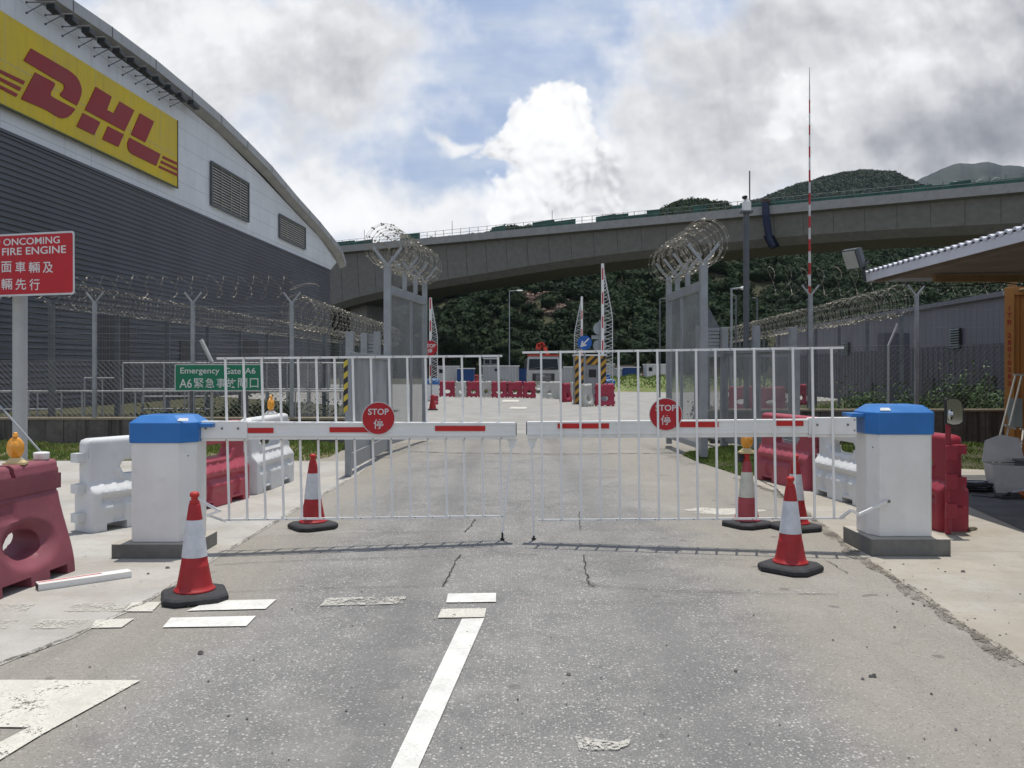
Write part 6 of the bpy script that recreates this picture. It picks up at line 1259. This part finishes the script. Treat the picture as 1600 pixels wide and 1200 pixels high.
for px0, px1, yb, m, lb, dg in ((686, 711, 620, PCR, 'crimson barrier at the raised arm by the octagonal sign, starting the far yard row', 0), (711, 729, 620.5, PW, 'dusty white barrier between two crimson ones, second of the far yard row', 0), (729, 750, 620.5, PCR, 'crimson barrier with white ones both sides, third of the far yard row', 0),
        (751, 768, 620.5, PW, 'dusty white barrier, fourth of the far yard row', 0), (768, 793, 621.5, PCR, 'crimson barrier next to the dusty white one, fifth of the far yard row', 0), (793, 816.5, 621.5, PCR, 'crimson barrier, sixth of the far yard row, between two more crimson ones', 0), (817, 837, 622, PCR, 'crimson barrier ending the far yard row beside the lorry', 8),
        (878, 891, 628, PCR, 'crimson barrier turned end on between the lorry and the striped booth', 50), (892, 898, 624, PW, 'dusty white barrier half behind the striped booth', 60), (846, 876, 622.5, PW, 'dusty white barrier with a round disc, in front of the lorry', 0)):
    far_bar(lb, px0, px1, yb, m, deg=dg)
far_bar('crimson barrier wrapped round the foot of the striped booth', 930, 961, 634.5, PCR, H=1.0)
far_bar('dusty white barrier end with three lugs at the foot of the striped booth', 909, 925, 635, PW, H=1.0, deg=52)
mb = MB(); c = at(873, 613, 47); disc(mb, c, .42, (0, -1, 0), .02, 24); mb.tube([(c.x, c.y + .03, 0), (c.x, c.y + .03, c.z)], .03, 6); tag(mb.build('white_disc_sign', PWHITE2), 'plain pale disc leaning by the white barrier before the lorry', 'sign')
# second row of barriers, further back
REDB = mat('bright_red_plastic', (.48, .045, .04), .5, var=.1); 
xs = [(688, 699, 0), (699, 711, 1), (712, 724, 0), (725, 736, 0), (737, 748, 0), (749, 760, 1), (761, 772, 0), (775, 790, 1), (791, 801, 1), (802, 812, 1), (878, 890, 1), (891, 898, 0), (962, 972, 1), (976, 991, 0), (992, 1003, 1), (1004, 1019, 0), (1020, 1033, 1), (1034, 1041, 0)]
for i, (a, b, w) in enumerate(xs): far_bar('%s %s plastic barrier of the back row before the cabins' % (ordn[i], 'white' if w else 'bright red'), a, b, 594 if a > 900 else 597, PW if w else REDB, grp='water barriers in the back row', style='slot')
# grassy mound at the far right of the yard
mb = MB(); N = 40; rows = []
A_, B_ = G(958, 612), G(1080, 616)
for j, (k, h) in enumerate(((0, 0), (.15, .35), (.5, .85), (1, 1.05), (1.6, .9), (2.2, 0))):
    rows.append([Vector((A_.x - 2 + 16 * i / N, A_.y + 2 * math.sin(i * .3) + k * 6, -.01 + h * (1 if 0 < i < N else 0) * (1 + .12 * math.sin(i * 1.3)))) for i in range(N + 1)])
mb.smooth = True; mb.loft(rows, close=False, caps=False)
mo = mb.build('mound', leafmat('mound_grass', (.095, .14, .03), (.15, .19, .045), (.25, .20, .11), .5)); tag(mo, kind='structure')
r = np.random.RandomState(3); n = 9000; ii = r.uniform(0, N, n); kk = r.uniform(.1, 2.2, n); hh = np.interp(kk, (0, .15, .5, 1, 1.6, 2.2), (0, .35, .85, 1.05, .9, 0)) * (1 + .12 * np.sin(ii * 1.3)); bx, by = A_.x - 2 + 16 * ii / N, A_.y + 2 * np.sin(ii * .3) + kk * 6
a = r.rand(n) * 6.28; V_ = np.zeros((n, 3, 3)); V_[:, 0, 0] = bx - .05 * np.cos(a); V_[:, 0, 1] = by; V_[:, 1, 0] = bx + .05 * np.cos(a); V_[:, 1, 1] = by; V_[:, 2, 0] = bx + .05 * r.randn(n); V_[:, 2, 1] = by; V_[:, 0, 2] = V_[:, 1, 2] = hh - .02; V_[:, 2, 2] = hh + r.uniform(.05, .22, n)
tag(np_mesh('grass', V_.reshape(-1, 3), np.arange(n * 3).reshape(-1, 3), M_GRASS), 'tufts of green grass over the low mound beside the cabins', 'grass', kind='stuff')
sheet('dirt_strip', [(A_.x - 3, A_.y - 1.2), (A_.x + 15, A_.y - .5), (A_.x + 15, A_.y + 3), (A_.x - 3, A_.y + 3)], -.004, M_DIRT)
for px, Y, w, h, lb in ((797, 56, 1.6, .35, 'clump of yellow green weeds behind the crimson barrier row'), (757, 58, 1.5, .25, 'sparse weeds behind the white barrier of the far row'),): shrub(lb, (fx(px, Y), Y, 0), w, .6, h, 1800, .09, px, bpy.data.materials['mound_grass'])
# striped booth
HZY = mat('booth_orange', (.50, .27, .03), .5, var=.1, vscale=2); HZB = mat('booth_black', (.03, .028, .026), .6); BOG = mat('booth_grey', (.24, .25, .26), .5)
Yb = 40.0; bx0, bx1 = fx(898.5, Yb), fx(947, Yb); zt_ = at(0, 556, Yb).z
t = thing('striped_booth', 'booth with black and orange slanted stripes standing in the far lane', 'booth', ((bx0 + bx1) / 2, Yb, -.008))
mb = MB(); mb.box(bx0, bx1, Yb, Yb + 1.2, -.008, zt_); wpart(mb, 'booth_body', BOG, t)
mb = MB(); mb.box(bx0 - .04, bx1 + .05, Yb - .06, Yb + 1.25, zt_, zt_ + .07); wpart(mb, 'booth_roof', WHITE, t)
def stripes(x0, x1, z0, z1, s):
    mb = MB(); p = .20; k = -int((x1 - x0) / p) - 3
    while True:
        # stripe region between lines z = z0 + (x-x0)*s + k*p ... clipped to the rectangle
        lo = z0 + k * p; hi = lo + p
        if lo - abs(s) * (x1 - x0) > z1 and lo > z1: break
        poly = [(x0, lo), (x1, lo + s * (x1 - x0)), (x1, hi + s * (x1 - x0)), (x0, hi)]
        for ax_, lim, keep_ in ((1, z0, 1), (1, z1, -1)):
            out = []
            for i in range(len(poly)):
                a, b = poly[i], poly[(i + 1) % len(poly)]; ia, ib = (a[1] - lim) * keep_ >= 0, (b[1] - lim) * keep_ >= 0
                if ia: out.append(a)
                if ia != ib: q = (lim - a[1]) / (b[1] - a[1]); out.append((a[0] + q * (b[0] - a[0]), lim))
            poly = out
            if len(poly) < 3: break
        if len(poly) >= 3: mb.cur = k % 2; mb.plate([(x, Yb - .012, z) for x, z in poly], (0, -.01, 0))
        k += 1
        if k > 60: break
    return mb
w_ = bx1 - bx0
for a, b, c, d in ((bx0, bx0 + w_ * .27, -.0, zt_), (bx0 + w_ * .36, bx0 + w_ * .82, zt_ - .42, zt_), (bx0 + w_ * .83, bx1, .9, zt_)): wpart(stripes(a, b, c, d, 1.0), 'stripe_panel', [HZY, HZB], t)
mb = MB(); mb.box(bx0 + w_ * .44, bx0 + w_ * .68, Yb - .03, Yb, 1.25, 1.62); wpart(mb, 'booth_window', DARKIN, t)
mb = MB(); mb.box(bx0 + w_ * .38, bx0 + w_ * .72, Yb - .02, Yb + .0, .75, zt_ - .48); wpart(mb, 'door_panel', BOG, t)
# raised barrier arms with folding white skirts
def raised(label, cab, base_px, yb, top, xl, xr, skirt_side):
    Y = EYE * F / (yb - HY); t = thing('raised_barrier', label, 'barrier gate', (fx(base_px, Y), Y, -.008), 0, 'raised arm barriers in the far yard'); x = fx(base_px, Y); s = Y / F
    mb = MB(); mb.box(x - .28, x + .28, Y - .25, Y + .25, -.008, .85); wpart(mb, 'cabinet', WHITE, t, .02)
    mb = MB(); mb.loft([[(x - .3, Y - .27, .85), (x + .3, Y - .27, .85), (x + .3, Y + .27, .85), (x - .3, Y + .27, .85)], [(x - .3, Y - .27, 1.08), (x + .3, Y - .27, 1.08), (x + .3, Y + .27, 1.08), (x - .3, Y + .27, 1.08)], [(x - .2, Y - .2, 1.16), (x + .2, Y - .2, 1.16), (x + .2, Y + .2, 1.16), (x - .2, Y + .2, 1.16)]]); wpart(mb, 'cap', mat('light_blue_cap', (.03, .16, .42), .4), t)
    zt_ = at(0, top, Y).z; ax_ = fx(xl, Y); bw = .13
    mb = MB(); mb.bar((ax_, Y - .3, .9), (ax_ + (.0), Y - .3, zt_), bw, .08, up=(0, 1, 0)); wpart(mb, 'boom', WHITEB, t)
    mb = MB(); z = 1.3
    while z < zt_ - .5: mb.box(ax_ - .03, ax_ + .03, Y - .352, Y - .342, z, z + .55); z += 1.15
    wpart(mb, 'red_stripe', REDTAPE, t)
    mb = MB(); n = 34; d = (fx(xr, Y) - ax_); outl = lambda k: d * min(1.0, max(.0, (1 - k) / .45 + .05))
    for i in range(n):
        k = i / (n - 1); z = 1.0 + (zt_ - 1.15) * k; e = outl(k); mb.bar((ax_ + bw / 2 * (1 if d > 0 else -1), Y - .3, z), (ax_ + e, Y - .26, z + .16), .035, .02)
        if i % 2 == 0 and k < .93: mb.bar((ax_, Y - .28, z + .16), (ax_ + outl(k + .05), Y - .28, z - .02), .03, .02)
    pts = [(ax_ + outl(k), Y - .27, 1.0 + (zt_ - 1.15) * k) for k in np.linspace(0, 1, 12)]
    mb.tube(pts, .025, 5); wpart(mb, 'folding_skirt', PWHITE, t); return t
raised('raised arm barrier with a folded lattice skirt beside the octagonal stop sign', 1, 677, 626, 466, 673.5, 684, 1)
raised('raised arm barrier whose skirt hangs on the far lane side, behind the round blue sign', 1, 905, 618, 464, 908.5, 897, -1)
raised('tallest raised arm barrier, towering beside the backs of two round signs', 1, 950, 630, 413, 940.5, 956, 1)
# octagonal stop sign
Y = 40.0; t = thing('stop_sign', 'small red octagonal sign on a pole, partly hidden by the tall gate leaf', 'sign', (fx(674, Y), Y + .1, 0))
mb = MB(); mb.tube([(fx(674, Y), Y + .05, 0), (fx(674, Y), Y + .05, at(0, 530, Y).z)], .03, 8); wpart(mb, 'pole', GALV, t); c = at(672, 544, Y); R_ = .37
mb = MB(); mb.plate([c + Vector((R_ * math.cos(math.radians(22.5 + 45 * k)), 0, R_ * math.sin(math.radians(22.5 + 45 * k)))) for k in range(8)], (0, -.02, 0)); fc = wpart(mb, 'sign_face', SIGNRED, t)
mb = MB(); put_text(mb, 'STOP', .1, c + Vector((0, -.023, .02)), (1, 0, 0), (0, 0, 1), width=.52, height=.18, center=True, bold=.003); put_text(mb, CJK_STOP, .1, c + Vector((0, -.023, -.24)), (1, 0, 0), (0, 0, 1), height=.22, center=True, bold=.002); wpart(mb, 'lettering', LETTER, fc)
# round blue sign with arrow
Y = 39.0; c = at(913.5, 535.5, Y); t = thing('road_sign', 'round blue sign with a white arrow slanting down, above the striped booth', 'sign', (c.x, Y + .05, 0)); mb = MB(); mb.tube([(c.x, Y + .05, 0), (c.x, Y + .05, c.z)], .035, 8); wpart(mb, 'pole', GALV, t)
mb = MB(); disc(mb, c, .33, (0, -1, 0), .02, 30); f_ = wpart(mb, 'sign_face', mat('blue_sign_face', (.012, .10, .38), .4), t)
mb = MB(); arrow = [(.20, .16), (.16, .20), (-.08, -.03), (-.06, .08), (-.13, .08), (-.19, -.19), (.08, -.13), (.08, -.06), (-.03, -.08)]; mb.plate([c + Vector((a * 1.05, -.021, b * 1.05)) for a, b in arrow], (0, -.004, 0)); wpart(mb, 'arrow', LETTER, f_)
# backs of two round signs
Y = 43.0; x = fx(937, Y); t = thing('road_sign', 'grey backs of two round signs, one over the other on a pole', 'sign', (x, Y, 0)); mb = MB(); mb.tube([(x, Y - .05, 0), (x, Y - .05, at(0, 500, Y).z)], .04, 8); wpart(mb, 'pole', GALV, t)
for yy in (513.5, 540.5): mb = MB(); disc(mb, at(937, yy, Y), .33, (0, -1, 0), .02, 28); wpart(mb, 'sign_back', mat('grey_sign_back', (.30, .32, .33), .5, metal=.2), t)
mb = MB(); mb.box(fx(924, Y), fx(946, Y), Y - .02, Y, at(0, 530, Y).z, at(0, 524, Y).z); wpart(mb, 'bracket', GALV, t)
mb = MB(); mb.box(fx(936, Y), fx(948, Y), Y + .3, Y + .32, at(0, 512, Y).z, at(0, 502, Y).z); wpart(mb, 'small_plate', bpy.data.materials['grey_sign_back'], t)
# blue topped pump box behind the booth
Y = 41.8; mb = MB(); x0, x1 = fx(938, Y), fx(955.5, Y); t = thing('generator', 'bright blue machine box behind the striped booth', 'machine', ((x0 + x1) / 2, Y, -.008)); mb.box(x0, x1, Y, Y + .5, .75, 1.15); mb.box(x0 + .25, x1 - .05, Y + .1, Y + .4, 1.15, 1.38); wpart(mb, 'machine_cover', bpy.data.materials['light_blue_cap'], t, .02); mb = MB(); mb.box(x0, x1, Y, Y + .5, -.008, .75); wpart(mb, 'machine_base', PWHITE2, t)
# lorry with a folded red crane
CABW = mat('lorry_white', (.42, .42, .40), .4, var=.08, dirt=.3, dirtcol=(.25, .23, .2)); GLASS = mat('dark_windscreen', (.012, .018, .022), .25, spec=.25); CRN = mat('crane_red', (.55, .055, .03), .4, var=.1); DRK = mat('lorry_dark', (.035, .035, .035), .6)
Y = 60.0; xl, xr = fx(823.5, Y), fx(875, Y); w = xr - xl; xm = (xl + xr) / 2; t = thing('crane_lorry', 'white lorry facing the camera with a folded red crane above its cab', 'lorry', (xm, Y, -.008)); zc = at(0, 556, Y).z
mb = MB(); mb.loft([[(xl, Y, .55), (xr, Y, .55), (xr, Y + 2.0, .55), (xl, Y + 2.0, .55)], [(xl, Y - .02, 1.45), (xr, Y - .02, 1.45), (xr, Y + 2.0, 1.45), (xl, Y + 2.0, 1.45)], [(xl + .05, Y + .22, zc - .12), (xr - .05, Y + .22, zc - .12), (xr - .05, Y + 2, zc - .12), (xl + .05, Y + 2, zc - .12)], [(xl + .15, Y + .35, zc), (xr - .15, Y + .35, zc), (xr - .15, Y + 1.9, zc), (xl + .15, Y + 1.9, zc)]]); cab = wpart(mb, 'cab', CABW, t, .03)
mb = MB(); mb.plate([(xl + .12, Y - .0, 1.62), (xr - .12, Y - .0, 1.62), (xr - .17, Y + .17, zc - .22), (xl + .17, Y + .17, zc - .22)], (0, -.03, 0)); wpart(mb, 'windscreen', GLASS, cab)
for a, b in ((.18, .9), (1.2, 1.9)): mb = MB(); mb.tube([(xl + a, Y - .06, 1.66), (xl + b, Y - .03, 1.78)], .02, 5); wpart(mb, 'wiper', DRK, cab)
mb = MB(); mb.box(xl + .38, xr - .38, Y - .05, Y - .0, .84, 1.34); g_ = wpart(mb, 'grille', DRK, cab); mb = MB()
for k in range(4): z = .92 + k * .1; mb.box(xl + .62, xr - .62, Y - .075, Y - .051, z, z + .045)
disc(mb, (xm, Y - .075, 1.20), .09, (0, -1, 0), .012, 14); wpart(mb, 'grille_bars', GALV, g_)
for s_ in (0, 1): x0 = xl + .08 if s_ == 0 else xr - .48; mb = MB(); mb.box(x0, x0 + .40, Y - .10, Y - .02, .62, .82); wpart(mb, 'headlight', mat('headlight_glass', (.5, .5, .46), .1, spec=.8), cab)
mb = MB(); mb.box(xl, xr, Y - .08, Y + .1, .36, .60); wpart(mb, 'bumper', CABW, cab, .02); mb = MB(); mb.box(xl + .3, xr - .3, Y - .1, Y - .081, .42, .53); wpart(mb, 'number_plate', mat('plate_white', (.6, .6, .58), .5), cab)
mb = MB(); mb.box(xl + .02, xr - .02, Y + .25, Y + .55, zc + .0, zc + .09); wpart(mb, 'sun_visor', CRN, cab)
for s_ in (-1, 1):
    x0 = xm + s_ * (w / 2 + .13); mb = MB(); mb.box(x0 - .08, x0 + .08, Y - .05, Y, 1.7, 2.25); mb.tube([(x0, Y, 2.25), (xm + s_ * (w / 2 - .05), Y + .3, 2.4)], .025, 6); wpart(mb, 'wing_mirror', DRK, cab)
    x0 = xm + s_ * (w / 2 - .2); mb = MB(); mb.smooth = True
    for yy in (Y + 1.0, Y + 6.2):
        rg = [[(x0 + a_, yy + rad * math.cos(2 * math.pi * k / 20), .48 + rad * math.sin(2 * math.pi * k / 20)) for k in range(20)] for a_, rad in ((-.15, .40), (-.15, .48), (.15, .48), (.15, .40))]; mb.loft(rg)
        wpart(mb, 'wheel', RUBBER, t); mb = MB(); mb.smooth = True
mb = MB(); mb.box(xl + .05, xr - .05, Y + 2.9, Y + 8, .95, 1.15); mb.box(xl + .05, xr - .05, Y + 2.95, Y + 3.0, 1.15, 1.75); wpart(mb, 'flatbed', DRK, t)
cx0 = fx(845, Y + 2.4)
mb = MB(); mb.box(cx0 - .35, cx0 + .35, Y + 2.1, Y + 2.7, .9, 2.6); mb.bar((cx0 - .2, Y + 2.4, 2.4), at(842, 541, Y + 2.4), .35, .3); wpart(mb, 'crane_column', CRN, t)
mb = MB(); a = at(840, 549, Y + 2.2); ap = [at(*q, Y + 2.2) for q in ((839, 548), (841, 539), (847, 537), (850, 541), (854, 550), (858, 559))]
for i in range(5): mb.bar(ap[i], ap[i + 1], .26, .24, up=(0, 1, 0), ext=.05)
wpart(mb, 'crane_arm', CRN, t)
mb = MB(); mb.box(a.x - .22, a.x + .22, a.y - .24, a.y - .0, a.z - .3, a.z + .12); wpart(mb, 'crane_head', DRK, t)
# cabins and containers beyond the yard
def cabin(label, px0, px1, yt, yb_, Y, m, roof, win=(), door=None, cat='site cabin', name='site_cabin', dep=2.4):
    x0, x1 = fx(px0, Y), fx(px1, Y); zt_ = at(0, yt, Y).z; zb = -.008 if yb_ is None else at(0, yb_, Y).z; t = thing(name, label, cat, ((x0 + x1) / 2, Y, max(-.008, zb)), 0)
    pts = []; x = x0
    while x < x1 - .001: e = min(x1, x + .30); pts += [(x, Y), (x + (e - x) * .45, Y), (x + (e - x) * .55, Y + .04), (x + (e - x) * .95, Y + .04)]; x = e
    pts += [(x1, Y), (x1, Y + dep), (x0, Y + dep)]; mb = MB(); mb.prism(pts, zb, zt_ - .10); wpart(mb, 'cabin_wall', m, t)
    mb = MB(); mb.box(x0 - .06, x1 + .06, Y - .06, Y + dep + .06, zt_ - .10, zt_); wpart(mb, 'cabin_roof', roof, t)
    for a, b, c, d in win: mb = MB(); mb.box(fx(a, Y), fx(b, Y), Y - .03, Y + .01, at(0, d, Y).z, at(0, c, Y).z); wpart(mb, 'window', GLASS, t)
    if door: a, b, c = door; mb = MB(); mb.box(fx(a, Y), fx(b, Y), Y - .025, Y + .01, 0.05, at(0, c, Y).z); wpart(mb, 'door', mat('cabin_door', (.33, .34, .35), .5), t)
    return t
CW = mat('cabin_white', (.52, .52, .50), .5, var=.06, vscale=.7, dirt=.2, dirtcol=(.38, .34, .3), streak=.25); CB = mat('cabin_blue', (.012, .05, .17), .5, var=.12, vscale=.7); CG = mat('cabin_grey', (.36, .37, .37), .5, var=.08, vscale=.7, streak=.2); RW = mat('cabin_roof_white', (.62, .62, .61), .5); DG = mat('cabin_dark', (.20, .21, .20), .6); BR = mat('brownish_cabin', (.17, .12, .09), .7)
cabin('long white site cabin behind the octagonal sign end of the back row', 684, 716, 571.5, None, 86, CW, RW, [(686, 692, 577, 583)])
cabin('blue site cabin with a white roof beside the long white cabin', 714, 740, 575, None, 83, CB, RW)
cabin('pale grey cabin with a second small cabin stacked on top, behind the far barriers', 754, 811, 571, None, 88, CG, RW, [(773, 777, 576, 580)], (780, 786, 577), dep=2.4)
cabin('small dark glazed cabin stacked on the pale grey one', 755.5, 778, 559, 571, 88.1, DG, RW, [(758, 765, 562, 568), (768, 776, 562, 568)], dep=2.0)
cabin('blue container peeping out beside the lorry', 811, 826, 576, None, 90, CB, CB)
cabin('grey container with vertical ribs between the lorry and the striped booth', 876, 901, 572.5, None, 84, CG, RW)
cabin('pale cabin standing just behind the tallest raised arm', 946, 960, 568, None, 80, CG, RW)
cabin('grey cabin with a door beside the blue cabin, behind the mound', 958, 972, 575, None, 82, CG, RW)
cabin('brown roofed low shed standing behind the blue cabin by the mound', 958, 990, 570.5, None, 92, BR, BR)
cabin('blue cabin with a white roof behind the green mound', 971, 1000, 573, None, 84, CB, RW)
cabin('white site cabin with a small window behind the mound by the tall gate leaf', 1011, 1046, 568.5, None, 82, CW, RW, [(1014, 1019, 574, 580)])
# barriers seen through the lawn gate
for i, (x0, x1, yb, m, lb) in enumerate(((1140, 1180, 640, PCR, 'dark crimson barrier seen through the low slatted gate, first past the lawn'), (1184, 1230, 642, PCR, 'dark crimson barrier seen through the low slatted gate, beside the thick grey post'), (1246, 1262, 632, PCR, 'crimson barrier seen between the mast foot and the thick grey post'))):
    far_bar(lb, x0, x1, yb, m, grp='crimson barriers beyond the lawn gate')
t = thing('traffic_cone', 'tiny red cone at the road edge beneath the octagonal sign', 'traffic cone', (fx(676, 34), 34, -.008)); mb = MB(); mb.box(-.2, .2, -.2, .2, 0, .05); mb.build('base', RUBBER, t); mb = MB(); mb.lathe([(.15, .05), (.05, .6), (.03, .62)], 12); mb.build('cone_body', CRED, t)
c = at(677, 629, 38); o = far_bar('low dark red barrier lying at the foot of the raised arm', 672, 684, 632, PCR); o.scale[2] = .45
# ------------------------------------------------------------------ distant air
AIR = .00004
if AIR:
    m = bpy.data.materials.new('air'); m.use_nodes = True; nt = m.node_tree; nt.nodes.clear(); o_ = nt.nodes.new('ShaderNodeOutputMaterial'); v = nt.nodes.new('ShaderNodeVolumePrincipled'); v.inputs['Color'].default_value = (.80, .88, 1, 1); v.inputs['Density'].default_value = AIR; nt.links.new(v.outputs[0], o_.inputs['Volume'])
    mb = MB(); mb.box(-5200, 5200, -900, 8200, -12, 720); o = mb.build('haze', m); tag(o, 'thin pale air over the whole site', 'haze', kind='stuff')
